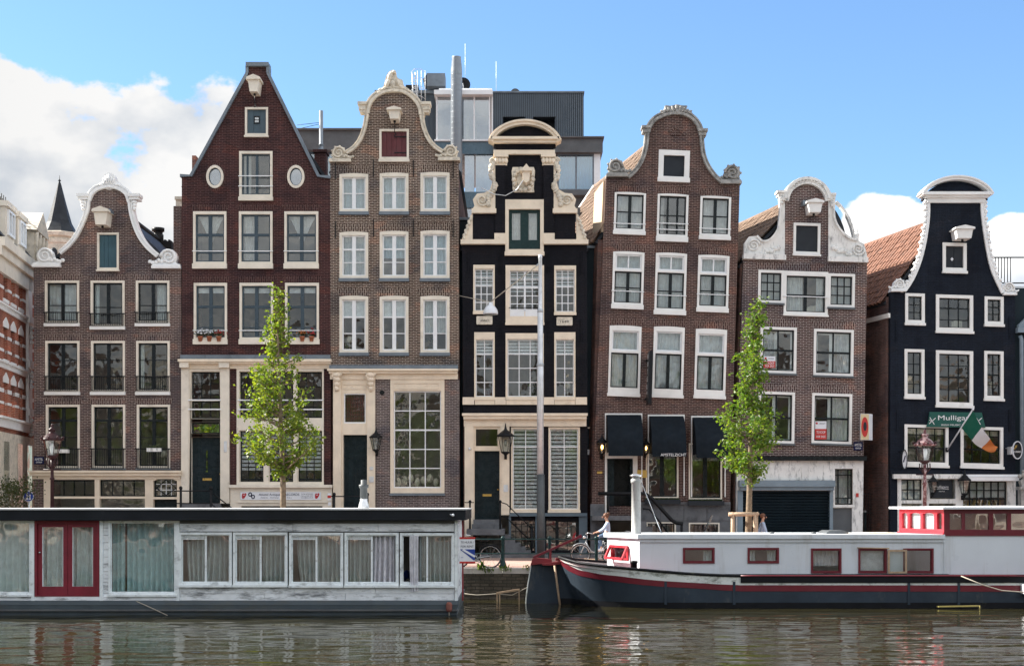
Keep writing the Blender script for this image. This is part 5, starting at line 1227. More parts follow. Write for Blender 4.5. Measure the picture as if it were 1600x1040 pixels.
    m = MB(F); m.plate([(1151, 719.5), (1349, 719.5), (1347, 866), (1149, 866)], [rect(1160, 766, 1296, 862), rect(1302, 731, 1334, 789), rect(1300.5, 793, 1331, 862)], -.3, .05); m.build('shop_front', 'oldwhite', H)
    m = MB(F)
    for k in range(3): m.box(1154 + k * 49, 727, 1154 + (k + 1) * 49 - .6, 749.5, .05, .075)
    build_each(m, 'fascia_board', 'oldwhite', H)
    m = MB(F); m.plate(rect(1300, 728, 1336, 792), [rect(1304, 732, 1332, 788)], .04, .09); m.build('window_trim', 'oldwhite', H)
    m = MB(F); m.box(1153, 750.5, 1302, 760, .05, .4); m.box(1155, 760, 1301, 765.5, .05, .3); m.build('shutter_box', 'shutterbox', H)
    m = MB(F); m.box(1152, 765.5, 1160, 864, -.05, .14); m.box(1295.5, 765.5, 1300.5, 864, -.05, .14); build_each(m, 'shutter_guide', 'shutterbox', H)
    n = 22
    for i in range(n):
        y0 = 766 + i * 98 / n; y1 = y0 + 98 / n; m = MB(F)
        m.hexa([F(1160, y1 - .6, -.06), F(1295.5, y1 - .6, -.06), F(1295.5, y0 + .6, -.02), F(1160, y0 + .6, -.02), F(1160, y1, -.1), F(1295.5, y1, -.1), F(1295.5, y0, -.1), F(1160, y0, -.1)]); m.build('shutter_slat', 'shutter', H)
    window(H, F, (1303.5, 731.5, 1332.5, 788.5), cas=.5, sill=0, fr=2, cols=(.25, 1, .25), rows=(.2, 1, .22), bar=1.6, sm='sash_black', gl='glass_boat', cur=[('net', 'net2')], proud=.02)
    m = MB(F); m.box(1300.5, 793, 1331, 864, -.12, -.06); m.build('door_panel', 'plastic_grey', H)
    m = MB(F); m.box(1337, 770, 1341, 776, .05, .08); m.build('sticker', 'sign_red', H)
    return H
house_six()
def light_box():
    F = FH; t = thing('light_box_sign', 'cream light box sign with red oval disc on the corner of the purple house', 'sign', tuple(F(1348, 668, .3)))
    m = MB(); m.hexa([F(1339, 688, .62), F(1352, 688, .62), F(1352, 647.5, .62), F(1339, 647.5, .62), F(1339.5, 688, .45), F(1360.5, 688, .3), F(1360.5, 647.5, .3), F(1339.5, 647.5, .45)]); m.build('box', 'sign_white', t)
    G = lambda a, b, n=0.0: F(a, b, .62 + n); m = MB(G); m.box(1339.3, 648, 1351.7, 687.5, .0, .015); m.build('front', 'sign_yellow', t)
    m = MB(G); m.plate(arc(1345.4, 668, 5.3, 15.5, 0, 348, 29), [], .015, .03); m.build('disc', 'sign_red', t)
    m = MB(G); m.plate(arc(1345.6, 667, 2.6, 7, 0, 348, 20), [], .03, .04); m.build('disc_centre', 'panel_dark', t)
    m = MB(F); m.bar(F(1346, 660, -.05), F(1346, 660, .5), .06); m.bar(F(1346, 680, -.05), F(1346, 680, .5), .06); m.build('bracket', 'iron', t)
light_box()
def street_sign(F, x0, y0, x1, y1, n, l1, l2, label):
    t = thing('street_name_sign', label, 'street sign', tuple(F((x0 + x1) / 2, (y0 + y1) / 2, n)))
    m = MB(F); m.box(x0, y0, x1, y1, n, n + .03); m.build('plate', 'sign_navy', t)
    h = y1 - y0; text(l1, F, (x0 + x1) / 2, y0 + h * .36, h * .34, n + .032, 'ink_white', t, (x1 - x0) * .8); text(l2, F, (x0 + x1) / 2, y0 + h * .76, h * .2, n + .032, 'ink_white', t, (x1 - x0) * .6)
street_sign(FH, 1333, 690, 1347.5, 703, .04, 'AMSTEL', 'CENTRUM', 'blue AMSTEL street sign below the light box')
street_sign(FH, 53.8, 713, 69.5, 724.5, .04, 'AMSTEL', 'CENTRUM', 'blue AMSTEL street sign on the leftmost canal house')
def sale_sign(cx, y0, y1, label, G):
    t = thing('sale_sign', label, 'sign', tuple(G(cx, y1, -.2)))
    w = 9.8; m = MB(G); m.box(cx - w, y0, cx + w, y0 + (y1 - y0) * .42, -.12, -.105); m.build('top_board', 'sign_white', t)
    m = MB(G); m.box(cx - w, y0 + (y1 - y0) * .42, cx + w, y1, -.12, -.105); m.build('bottom_board', 'sign_red', t)
    text('TE KOOP', G, cx + 1, y0 + (y1 - y0) * .6, 4, -.1, 'ink_white', t, 14); text('FOR SALE', G, cx + 1, y0 + (y1 - y0) * .84, 3.4, -.1, 'ink_white', t, 14)
    m = MB(G); m.plate(arc(cx - 5.5, y0 + 3.2, 1.7, 1.7, 0, 330, 10), [], -.105, -.1); m.build('emblem', 'sign_red', t)
    text('makelaars', G, cx + 3, y0 + 3.4, 1.6, -.1, 'ink', t, 9)
sale_sign(1282.5, 657.5, 686, 'red and white for sale board inside the lower right window of the purple house', FH)
sale_sign(1202.5, 556, 574, 'red and white sale board half hidden by the tree behind a window', FH)

# ---------------------------------------------------------------- black Irish pub house
def house_seven():
    F = FH; Wf, lc = warp(1490, .0, .03)
    H = thing('canal_house', 'black painted pub house with white trimmed gable and red tiled roof', 'house', tuple(F(1490, 864, 0)), 'canal houses along the quay')
    holes = []
    def hol(h): holes.append([(p.x / F.K + 800, HZ - (p.z - CZ) / F.K) for p in (Wf(a, b) for a, b in h)])
    kw = dict(cm='white', sm='sash_black', bar=1.1, fr=1.6, sill=4, gl='glass_old', proud=.06)
    for r, c, rw, hb, cs in (((1414, 458, 1444.5, 509), (1, 1), (1, 1, 1), {}, 4.5), ((1462, 460, 1520, 522), (1, 1, 1), (1, 1.3, .8), {0: 1.8}, 5), ((1538, 463, 1567.6, 511), (1, 1), (1, 1, 1), {}, 4.5),
                             ((1413, 545, 1444, 624), (1, 1), (1.1, 1, .9, .9), {1: 2.2}, 4.5), ((1462, 547, 1520, 638), (1, 1, 1), (1, 1, 1.1, 1.1), {1: 2.2}, 5), ((1537.5, 548, 1567.5, 627), (1, 1), (1, 1, 1, 1), {1: 2.2}, 4.5)):
        hol(window(H, Wf, lc(*r), cas=cs, cols=c, rows=rw, hbar=hb, **kw))
    for r in ((1413, 662.5, 1481.5, 731), (1500.5, 665.5, 1567, 733)):
        hol(window(H, Wf, lc(*r), cas=4.5, cols=(1, 1, 1, 1), rows=(.5, 1, 1.05), hbar={1: 2}, cur=[('half', 'stone', 0, .17)], **kw))
    q = lc(1472.5, 379, 1510, 428); hol(hatch(H, Wf, q, 'white', 'panel_dark', 5, 2, sill=4))
    m = MB(F); c0 = (1488, 404.5); m.plate([(c0[0] - 2.4, c0[1]), (c0[0], c0[1] - 3), (c0[0] + 2.4, c0[1]), (c0[0], c0[1] + 3)], [], -.06, -.035); m.build('diamond_peephole', 'sign_white', H)
    L = smooth_pts([(1450, 314), (1450, 337), (1447.5, 360), (1442.5, 388), (1435, 414), (1425, 437), (1414, 454)], 3)
    Rr = smooth_pts([(1534, 314), (1534.5, 335), (1539, 370), (1545, 404), (1552, 428), (1566, 458)], 3)
    front = [(1391, 741), (1391.5, 455)] + [(1412, 455)] + L[::-1][1:] + [(1534, 314)] + Rr[1:] + [(1586, 460), (1586.5, 741)]
    Fb = body(H, F, front, holes, 'b7', 1391.5, 1586, 1391, 1586.5, 468, (1492, 336), 12, -.256, tile='tile_red')
    floors(H, F, 1420, 1560, (534, 650))
    m = MB(); m.hexa([Fb(1389, 496, .02), Fb(1393, 496, .02), Fb(1393, 489, .02), Fb(1388, 489, .02), Fb(1389, 496, 12), Fb(1393, 496, 12), Fb(1393, 489, 12), Fb(1388, 489, 12)]); m.build('gutter', 'white', H)
    m = MB(); m.hexa([Fb(1391.2, 494, .3), Fb(1395, 494, .3), Fb(1395, 462, .3), Fb(1391.2, 462, .3), Fb(1391.2, 494, 12), Fb(1395, 494, 12), Fb(1395, 462, 12), Fb(1391.2, 462, 12)]); m.build('wall_plate', 'bside', H)
    A = arc(1492.5, 318, 57, 38, 162, 18, 18)
    m = MB(F); m.ribbon(A, 6.5, -.4, .36); m.ribbon([(a, b - 1.8) for a, b in A], 2.4, .35, .44); m.build('pediment_arch', 'whitestone', H)
    m = MB(F); m.plate(arc(1492.5, 320, 52, 36, 168, 12, 14), [], -.36, .04); m.build('pediment_field', 'b7', H)
    m = MB(F); m.box(1438, 302.5, 1547, 307, -.4, .42); m.box(1443, 307, 1542, 310.5, -.4, .28); m.box(1448, 310.5, 1538, 317.5, -.36, .14); m.build('entablature', 'whitestone', H)
    rnd = random.Random(9)
    for C_, sg in ((L, -1), (Rr, 1)):
        m = MB(F); m.ribbon(C_, 4.5, -.34, .1); tr = m.build('gable_trim', 'whitestone', H)
        m = MB(F); n = len(C_)
        for k in range(30):
            t_ = k / 29 * (n - 1.01); i = int(t_); u = t_ - i; a = C_[i][0] + (C_[i + 1][0] - C_[i][0]) * u; b = C_[i][1] + (C_[i + 1][1] - C_[i][1]) * u
            m.ell(F(a + sg * (3 + (k % 2) * 2.2), b, .02), .09 + rnd.uniform(0, .03), .1, .085, 8, 5, rot=k, rough=.15)
        m.build('carved_leaves', 'whitestone', tr)
    scroll(H, F, 1391, 436, 1415, 456, 'whitestone', -1, 1); scroll(H, F, 1566, 441, 1587, 461.5, 'whitestone', 1, 1)
    hoist(H, F, 1498.5, 357, 30, 20, 'white')
    wallties(H, F, [(1400, 500), (1402, 640), (1577, 495), (1577, 640)], 34, 'b7')
    # pub front
    m = MB(F); m.box(1391, 734, 1500, 740.5, -.1, .1); m.box(1502, 735, 1587, 741, -.1, .1); m.build('fascia_step', 'b7', H)
    m = MB(F); m.box(1394, 740.5, 1501, 747.5, -.05, .26); m.build('cornice', 'oldwhite', H)
    m = MB(F); m.box(1502, 741, 1587, 744.5, -.05, .34); m.box(1503, 745, 1586, 751, -.05, .5); m.build('awning_case', 'sash_white', H)
    m = MB(F); m.plate(rect(1402, 747.5, 1586.5, 866), [rect(1408, 748.5, 1440, 781), rect(1408, 786, 1440, 850), rect(1451, 748.5, 1492.5, 779), rect(1451, 786, 1492.5, 850), rect(1504, 751.5, 1573, 792), rect(1504, 793, 1573, 850)], -.3, .05); m.build('pub_front', 'oldwhite', H)
    m = MB(F); m.plate(rect(1391, 741, 1402, 866), [], -.3, 0); m.build('brick_pier', 'b7', H)
    window(H, F, (1407.5, 748, 1440.5, 781.5), cas=.6, sill=0, fr=1.6, cols=(1, 1, 1), rows=(1, 1), bar=1.6, sm='sash_black', gl='glass', proud=.0, cur=[('blind', 'net2', .98)])
    window(H, F, (1503.5, 751, 1573.5, 792.5), cas=.6, sill=0, fr=1.6, cols=(1, 1, 1, 1, 1, 1), rows=(1, 1, .9), bar=1.6, hbar={1: 2}, sm='sash_black', gl='glass', proud=.0, cur=[('blind', 'net2', .62)])
    m = MB(F); m.box(1450.5, 748, 1493, 780, -.2, -.17); m.box(1408, 786, 1440, 850, -.2, -.17); m.box(1451, 786, 1493, 850, -.2, -.17); m.box(1504, 793.5, 1573, 850, -.2, -.17); build_each(m, 'pub_window', 'glass_old', H)
    m = MB(F)
    for k in range(9): m.bar(F(1510 + k * 7, 791, -.5), F(1512 + k * 7 + 4 * math.sin(k), 781, -.55), .1)
    m.build('window_display', 'gold', H, kind='stuff')
    m = MB(F); m.plate(rect(1449, 748, 1452, 781), [], 0, .1); m.build('door_post', 'oldwhite', H)
    return H
house_seven()
def pub_board():
    F = FH; t = thing('pub_sign', 'green painted pub signboard reading Mulligans above the pub windows', 'sign', tuple(F(1492, 668, .2)))
    m = MB(F); p = [(1451, 643.5), (1532, 644.5), (1538, 668), (1446, 667), (1449, 658)]
    m.plate(p, [], .08, .16); m.build('board', 'sign_green', t)
    text('Mulligans', F, 1492, 652.5, 7.5, .165, 'ink_white', t, 56); text('IRISH MUSIC BAR', F, 1490, 663.8, 2.6, .165, 'ink_white', t, 42)
    for cx in (1455, 1527):
        m = MB(F); m.ribbon([(cx - 5, 662), (cx + 5, 653)], 1, .16, .175); m.ribbon([(cx - 4, 652), (cx + 3, 663)], 1, .16, .175); m.ribbon([(cx - 5, 656), (cx, 659)], .8, .16, .175); m.build('crossed_mark', 'ink_white', t)
pub_board()
def flag():
    F = FH; t = thing('irish_flag', 'green white and orange flag drooping from a slanted pole on the black pub', 'flag', tuple(F(1480, 703, .1)))
    a, b = F(1478.5, 703, .1), F(1501.5, 643, 1.55)
    m = MB(); m.tube([a, b], .03, 8); m.ell(b, .055, .055, .055, 8, 5); m.build('pole', 'sign_white', t)
    m = MB(F); m.box(1477, 699, 1480.5, 706, .0, .14); m.build('bracket', 'iron', t)
    # the cloth hangs from the pole and is blown to the right
    top0, top1 = F(1502, 645, 1.55), F(1491.5, 670, .95)
    fly0, fly1 = F(1543, 700, 1.35), F(1536, 708, 1.1)
    NU, NV = 30, 10; grid = []
    for i in range(NU + 1):
        u = i / NU; row = []
        for j in range(NV + 1):
            v = j / NV; p = top0.lerp(top1, v).lerp(fly0.lerp(fly1, v), u)
            p = p + Vector((0, .1 * math.sin(u * 9 + v * 3) * u, -.2 * math.sin(u * 3.1) + .03 * math.sin(u * 13 + v * 6) * u)); row.append(p)
        grid.append(row)
    for k, (i0, i1, mt) in enumerate(((0, 10, 'flag_green'), (10, 20, 'flag_white'), (20, 30, 'flag_orange'))):
        m = MB(); m.sheet(grid[i0:i1 + 1]); m.build('flag_stripe', mt, t)
flag()
def pub_bits():
    F = FH
    t = thing('pub_banner', 'dark banner with white script Mulligans hung in the pub doorway', 'banner', tuple(F(1471, 778, 0)))
    m = MB(F); m.sheet([[F(1454 + 34 * i / 10, 749.5 + 28 * j / 4, .02 + .015 * math.sin(i * 1.1)) for i in range(11)] for j in range(5)]); m.build('cloth', 'panel_dark', t)
    text('Mulligans', F, 1470.5, 760, 4, .05, 'ink_white', t, 22); text('Irish Pub', F, 1471, 767, 2, .05, 'ink_white', t, 9)
    m = MB(F); m.ribbon([(1459, 764), (1470, 763), (1482, 764)], .6, .04, .06); m.build('underline', 'ink_white', t)
    t = thing('round_sign', 'round projecting beer sign edged in white at the right side of the pub', 'sign', tuple(F(1580, 703, .4)))
    m = MB(F); m.plate(arc(1583, 703.5, 7.5, 14, 0, 350, 25), [arc(1583, 703.5, 6.6, 12.8, 0, 350, 25)], .42, .55); m.build('rim', 'sign_white', t)
    m = MB(F); m.plate(arc(1583, 703.5, 6.8, 13, 0, 350, 25), [], .46, .5); m.build('disc', 'sign_black', t)
    text('GUINNESS', F, 1583, 706, 2.8, .52, 'ink_white', t, 11.5)
    m = MB(F); m.ribbon([(1578.5, 702), (1580.5, 696)], .9, .5, .53); m.ribbon([(1581, 700), (1582, 696)], .7, .5, .53); m.build('harp_mark', 'gold', t)
    m = MB(F); m.box(1573, 698, 1576.5, 710, .05, .5); m.tube([F(1572, 700, 0), F(1578, 700, .5)], .03, 6); m.build('bracket', 'galv', t)
    t = thing('oval_sign', 'narrow oval sign with pale face hung at the left corner of the pub', 'sign', tuple(F(1408, 717, .4)))
    m = MB(F); m.plate(arc(1408, 718, 4.4, 15.5, 0, 350, 25), [arc(1408, 718, 3.6, 14, 0, 350, 25)], .3, .55); m.build('rim', 'panel_dark', t)
    m = MB(F); m.plate(arc(1408, 718, 3.8, 14.3, 0, 350, 25), [], .36, .5); m.build('face', 'sign_white', t)
    m = MB(F); m.ribbon([(1406.5, 722), (1409.5, 712)], 1.6, .5, .52); m.build('mark', 'ink', t)
    m = MB(F); m.tube([F(1405, 705, -.02), F(1408, 705, .42)], .03, 6); m.build('bracket', 'iron', t)
    wall_lantern(F, 1454, 758, 1.0, 'black wall lantern beside the left end of the pub banner', .05)
    wall_lantern(F, 1503, 757, 1.25, 'black wall lantern between the pub banner and the latticed pub window', .05)
pub_bits()

# ---------------------------------------------------------------- buildings between and behind
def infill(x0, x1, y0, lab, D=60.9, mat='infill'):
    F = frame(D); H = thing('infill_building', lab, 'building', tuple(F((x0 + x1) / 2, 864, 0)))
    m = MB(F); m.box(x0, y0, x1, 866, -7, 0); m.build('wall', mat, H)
    m = MB(F); m.box(x0 - 1, y0 - 4, x1 + 1, y0, -7, .1); m.build('roof_edge', 'lead', H)
    return H, F
H_, F_ = infill(905, 950, 388, 'dark blue painted strip of building wedged right of the narrow black house')
m = MB(F_); m.tube([F_(914, 400, .08), F_(914, 860, .08)], .05, 8); m.build('downpipe', 'infill', H_)
m = MB(F_); m.box(918, 702, 922, 710, 0, .12); m.build('security_camera', 'sign_white', H_)
m = MB(F_); m.box(916, 667, 934, 669, 0, .1); m.build('ledge', 'cream', H_)
infill(700, 742, 344, 'dark strip of wall between the brown house and the black house')
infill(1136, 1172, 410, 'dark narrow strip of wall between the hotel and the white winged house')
def left_building():
    d = Vector((-.119, .993, 0)); nv = Vector((.993, .119, 0)); o = Vector((-20.27, 57, 0))
    L = lambda t, z, n=0.0: o + d * t + nv * n + Vector((0, 0, z))
    L.K = 1
    zz = lambda py, t=0: CZ + (HZ - py) * (57 + t) / FOC
    H = thing('corner_building', 'ornate red and white striped brick corner building at the left edge', 'building', tuple(L(4, QZ)))
    wins = []
    for (y0, y1) in ((412, 468), (512, 562), (598, 652)):
        for t in (.6, 1.95, 3.35): wins.append(rect(t, zz(y0, 1), t + .72, zz(y1, 1)))
    m = MB(L); m.plate(rect(-.7, 13.0, 7.5, QZ), wins, -.4, 0); m.build('wall', 'bleft', H)
    for w in wins:
        (x0, z0), (x1, _), (_, z1) = w[0], w[1], w[2]
        m = MB(L); m.plate(rect(x0, z0, x1, z1), [rect(x0 + .08, z0 - .1, x1 - .08, z0 - (z0 - z1) * .4), rect(x0 + .08, z0 - (z0 - z1) * .44, x1 - .08, z1 + .08)], -.32, -.24); f = m.build('window', 'sash_white', H)
        m = MB(L); m.box(x0 + .03, z1, x1 - .03, z0, -.3, -.29); m.build('pane', 'glass', f)
        m = MB(L); m.box(x0 - .12, z1 - .14, x1 + .12, z1, -.2, .05); m.build('sill', 'whitestone', f)
        m = MB(L); m.plate([(x0 - .1, z0), (x0 - .1, z0 + .18), ((x0 + x1) / 2, z0 + .42), (x1 + .1, z0 + .18), (x1 + .1, z0)], [], -.1, .04); m.build('hood', 'whitestone', f)
    for py, h, n in ((430, .13, .03), (452, .11, .03), (484, .2, .14), (527, .13, .03), (549, .11, .03), (573, .2, .16), (611, .16, .03), (630, .1, .03), (662, .34, .26)):
        z = zz(py, 1)
        if n > .1:
            m = MB(L); m.box(-.75, z - h / 2, 7.5, z + h / 2, -.1, n * .5); m.box(-.75, z + h / 2, 7.5, z + h / 2 + .08, -.1, n); m.build('string_course', 'whitestone', H)
        else:
            edges = [-.72] + sorted(sum([[w[0][0], w[1][0]] for w in wins if w[2][1] < z < w[0][1]], [])) + [7.5]
            if len(edges) == 2: edges = [-.72, 7.5]
            for a, b in zip(edges[::2], edges[1::2]):
                m = MB(L); m.box(a, z - h / 2, b, z + h / 2, -.1, n); m.build('stone_band', 'whitestone', H)
    m = MB(L); m.box(-.75, QZ, 7.6, zz(676, 1), -.2, .1); m.build('stone_base', 'stone', H)
    for t in (.1, 2.5, 4.4):
        m = MB(L); m.box(t, 2, t + .9, zz(690, 1), .13, .15); m.build('shop_window', 'glass', H)
    for t in (4.75,):
        m = MB(L); m.box(t, zz(660, 1), t + .75, 13, -.1, .12); m.build('pilaster', 'whitestone', H)
        for py in (486, 560, 640):
            m = MB(L); m.box(t - .1, zz(py, 1), t + .85, zz(py, 1) + .3, .1, .2)
            for k in range(4): m.ell(L(t + .37, zz(py, 1) - .2 - k * .2, .14), .12, .08, .1, 8, 5, rough=.1)
            m.build('console', 'whitestone', H)
    m = MB(L); m.box(-.75, 12.3, 7.6, 12.9, -.2, .12); m.box(-.75, 12.9, 7.7, 13.25, -.2, .24); m.box(-.75, 13.25, 7.8, 13.6, -.2, .36); m.build('cornice', 'cream', H)
    m = MB(L); m.hexa([L(-.8, 13.7, .2), L(7.6, 13.7, .2), L(7.6, 15.4, -1.2), L(-.8, 15.4, -1.2), L(-.8, 13.7, -8), L(7.6, 13.7, -8), L(7.6, 15.4, -8), L(-.8, 15.4, -8)]); m.build('mansard', 'slate', H)
    for t in (.35, 2.45):
        m = MB(L); m.box(t, 13.75, t + 1.5, 15.0, -1.3, .15); m.box(t - .1, 15.0, t + 1.6, 15.22, -1.4, .25); dm = m.build('dormer', 'cream', H)
        m = MB(L); m.box(t + .3, 14.0, t + 1.2, 14.85, .15, .17); m.build('pane', 'glass_bright', dm)
        m = MB(L); m.plate(rect(t + .2, 14.92, t + 1.3, 13.9), [rect(t + .32, 14.82, t + .7, 14.0), rect(t + .8, 14.82, t + 1.18, 14.0)], .15, .24); m.build('frame', 'sash_white', dm)
    m = MB(L); m.box(-.75, 15.4, 7.7, 15.62, -1.6, -.8); m.build('upper_cornice', 'cream', H)
    m = MB(L); m.box(5.5, 13.7, 7.8, 15.0, -.9, .2); m.plate([(5.25, 15.0), (6.65, 16.0), (8.05, 15.0)], [], -.9, .35)
    g = m.build('stone_gable', 'stone', H)
    for t in (5.65, 6.3, 7.0, 7.65):
        m = MB(L); m.lathe(L(t, 13.75, .25), [(.1, 0), (.085, .6), (.12, 1.2)], 8); m.build('column', 'stone', g)
    m = MB(L)
    for k in range(26): t = 1.8 + k * .19; m.tube([L(t, 15.6, -1.2), L(t, 16.3 + (.12 if k % 2 else .3), -1.2)], .022, 4)
    for z in (15.7, 16.05, 16.28): m.tube([L(1.8, z, -1.2), L(6.6, z, -1.2)], .03, 5)
    m.tube([L(1.8, 16.3, -1.2), L(-.7, 15.7, -2)], .02, 4); m.build('roof_cresting', 'iron', H)
    m = MB(L); m.box(-.75, 12.9, 7.5, QZ, -9, -8.6) ; m.build('rear_wall', 'bside', H)
    for t in (-.7, 7.2):
        m = MB(L); m.box(t, 13.7, t + .3, QZ, -8.6, -.4); m.build('end_wall', 'bleft', H)
left_building()
def spire():
    F = frame(75); t = thing('church_spire', 'small slate turret spire with pale stone drum behind the white bell gable', 'tower', tuple(F(93, 840, 0)))
    K = F.K; c = F(93, 410, 0); z = lambda py: (410 - py) * K
    m = MB(); m.lathe(c, [(.95, -14), (.95, z(384)), (1.0, z(383)), (1.0, z(378)), (.86, z(377)), (.86, z(374)), (1.0, z(372)), (1.02, z(366)), (.9, z(364))], 8, sm=False, a0=.39); m.build('drum', 'stone', t)
    m = MB(); m.lathe(c, [(.98, z(366)), (.8, z(358)), (.62, z(348)), (.34, z(318)), (.08, z(287)), (.0, z(284))], 8, sm=False, a0=.39); m.build('spire_roof', 'slate', t)
    m = MB(); m.lathe(c, [(.05, z(290)), (.07, z(286)), (.03, z(284)), (.08, z(282.5)), (.02, z(280)), (.012, z(274))], 8); m.build('finial', 'slate', t)
    for k in range(3):
        an = -math.pi / 2 + (k - 1) * .785; p = c + Vector((.96 * math.cos(an), .96 * math.sin(an), z(400))); m = MB(); m.ell(p, .2, .2, .28, 10, 6); m.build('round_window', 'panel_dark', t)
spire()
def back_chimneys():
    F = frame(68); t = thing('chimney', 'black metal roof duct with round cowl between two gables', 'chimney', tuple(F(248, 420, 0)))
    m = MB(F); m.box(226, 377, 268, 470, -1.5, 0); m.build('stack', 'iron', t)
    for k in range(6):
        m = MB(F); m.box(228 + k * 6.6, 373, 231 + k * 6.6, 377, -.8, -.2); m.build('ridge_cap', 'iron', t)
    m = MB(); m.lathe(F(243, 377, -.5), [(.26, 0), (.26, .4), (.22, .42), (.22, .55), (.3, .56), (.3, .72), (.0, .74)], 14); m.build('cowl', 'iron', t)
    F = frame(66); t = thing('chimney', 'weathered brick chimney against the left flank of the maroon house', 'chimney', tuple(F(277, 420, 0)))
    m = MB(F); m.box(271, 322, 283, 470, -2, 0); m.build('stack', 'b1', t)
    m = MB(F); m.box(273, 308, 283, 322, -1.6, -.2); m.box(272, 306, 284, 311, -1.7, -.1); m.build('chimney_cap', 'stone', t)
    m = MB(F); m.box(300, 243, 306, 330, -1.2, 0); m.build('brick_flue', 'bback', t)
    F = frame(67); t = thing('chimney', 'thin steel flue on a dark brick stack right of the pointed gable', 'chimney', tuple(F(500, 300, 0)))
    m = MB(F); m.box(491, 237, 509, 330, -.8, 0); m.box(489, 234, 511, 238, -.9, .1); m.build('stack', 'b2', t)
    m = MB(); m.lathe(F(500, 234, -.4), [(.14, 0), (.14, .12), (.1, .14), (.1, .3), (.13, .32), (.09, .36), (.09, 1.92), (.0, 1.93)], 12); m.build('flue', 'duct', t)
    m = MB(); m.tube([F(500, 188, -.4), F(462, 192, -.4)], .012, 4); m.tube([F(500, 190, -.4), F(464, 198, -.4)], .012, 4); m.build('guy_wire', 'iron', t)
back_chimneys()
def office():
    F = frame(84); H = thing('office_block', 'modern grey blue office block with glass penthouse rising behind the gables', 'building', tuple(F(810, 850, 0)))
    m = MB(F); m.box(440, 300, 942, 850, -12, -.4); m.build('core', 'concrete', H)
    # left low wing
    m = MB(F); m.box(448, 206, 568, 236, -12, .3); m.box(448, 203.5, 570, 206, -12, .5); m.build('roof_slab', 'concrete', H)
    for k in range(5):
        m = MB(F); m.box(452 + k * 23, 236, 473 + k * 23, 298, -.3, -.25); m.build('pane', 'glass_teal', H)
    # lift tower with ribbed cladding
    m = MB(F); m.box(585, 139, 706, 240, -10, -1.2); m.build('plant_room', 'corr', H)
    m = MB(F)
    for k in range(28): m.box(650 + k * 2, 139, 651 + k * 2, 240, -1.2, -1.1)
    m.build('cladding_rib', 'corr_rib', H, kind='stuff')
    m = MB(F); m.box(583, 134, 708, 139, -10, -.9); m.build('parapet', 'lead', H)
    # glass penthouse
    m = MB(F); m.box(679, 145, 770, 152, -9, .6); m.box(686, 139, 769, 145, -9, .1); m.build('penthouse_roof', 'sash_white', H)
    for x0, x1 in ((683, 711), (713, 740), (742, 764)):
        m = MB(F); m.box(x0, 152, x1, 219, -.06, 0); m.build('pane', 'glass_bright', H)
    for x in (681.5, 711, 740, 764, 768): m = MB(F); m.box(x, 152, x + 2.2, 219, -.1, .12); m.build('post', 'sash_white', H)
    m = MB(F); m.box(679, 219, 771, 221.5, -9, .2); m.build('penthouse_floor', 'sash_white', H)
    m = MB(F); m.box(684, 152.5, 764, 218, -4.2, -4); m.build('penthouse_wall', 'cream', H)
    m = MB(F); m.box(697, 172, 703, 218, -3.95, -3.9); m.build('curtain', 'cream2', H); m = MB(F); m.box(744, 178, 764, 219, -2.6, -2.5); m.build('inner_screen', 'spandrel', H)
    m = MB()
    for k in range(3): m.ell(F(730, 180 + 14 * k, -1.2), .13, .13, .28, 10, 6)
    m.build('hanging_lamp', 'sign_yellow', H)
    for y0, y1, mt in ((221.5, 241, 'spandrel'), (300, 325, 'spandrel')):
        m = MB(F); m.box(680, y0, 772, y1, -9, .05); m.build('spandrel', mt, H)
    for x0, x1 in ((682, 700), (726, 741), (743, 771)):
        m = MB(F); m.box(x0, 241, x1, 300, -.2, -.15); m.build('pane', 'glass_bright', H); m = MB(F); m.box(x0, 241, x1, 300, -.7, -.66); m.build('blind', 'blind_skytint', H)
    m = MB(F); m.box(682, 325, 772, 350, -.2, -.1); m.build('lower_window', 'glass_bright', H)
    # ribbed upper block at the right
    m = MB(F); m.plate(rect(770, 145, 912, 219), [rect(786, 183, 820, 206), rect(833, 183, 867, 206)], -9, 0); m.build('upper_block', 'corr', H)
    m = MB(F)
    for k in range(47):
        a = 771 + k * 3; 
        for y0, y1 in (((146, 219),) if not (785 < a < 821 or 832 < a < 868) else ((146, 183), (206, 219))): m.box(a, y0, a + 1.4, y1, 0, .09)
    m.build('cladding_rib', 'corr_rib', H, kind='stuff')
    m = MB(F); m.box(769, 143.5, 913, 146, -9, .15); m.build('parapet', 'lead', H)
    m = MB(F); m.box(786, 183, 820, 206, -1.0, -.9); m.box(833, 183, 867, 206, -1.0, -.9); build_each(m, 'louvre_opening', 'sash_black', H)
    m = MB(F); m.box(770, 219, 941, 241, -11, .5); m.box(770, 217.5, 943, 219.5, -11, .7); m.build('concrete_band', 'concrete', H)
    for x0, x1 in ((873, 899), (901.5, 926)):
        m = MB(F); m.box(x0, 241, x1, 296, -.1, -.05); w = m.build('pane', 'glass_teal', H)
        curtain(F, x0, 242, x1, 295, -.35, 5, .05, 'drape_teal', H)
    m = MB(F); m.plate(rect(871, 241, 928, 298), [rect(873.5, 243, 899, 295.5), rect(901.5, 243, 926, 295.5)], -.15, .05); m.build('window_frame', 'lead', H)
    m = MB(F); m.box(928, 241, 938, 298, -.3, .1); m.build('white_pier', 'sash_white', H)
    m = MB(F); m.box(868, 298, 940, 306, -5, .25); m.build('concrete_band', 'concrete', H)
    m = MB(); m.lathe(F(714.5, 335, 1.2), [(.33, -9), (.33, 7.9)] + [(.33, 8.0), (.26, 8.75), (.27, 8.8), (.0, 8.8)], 18); du = m.build('silver_duct', 'duct', H)
    m = MB()
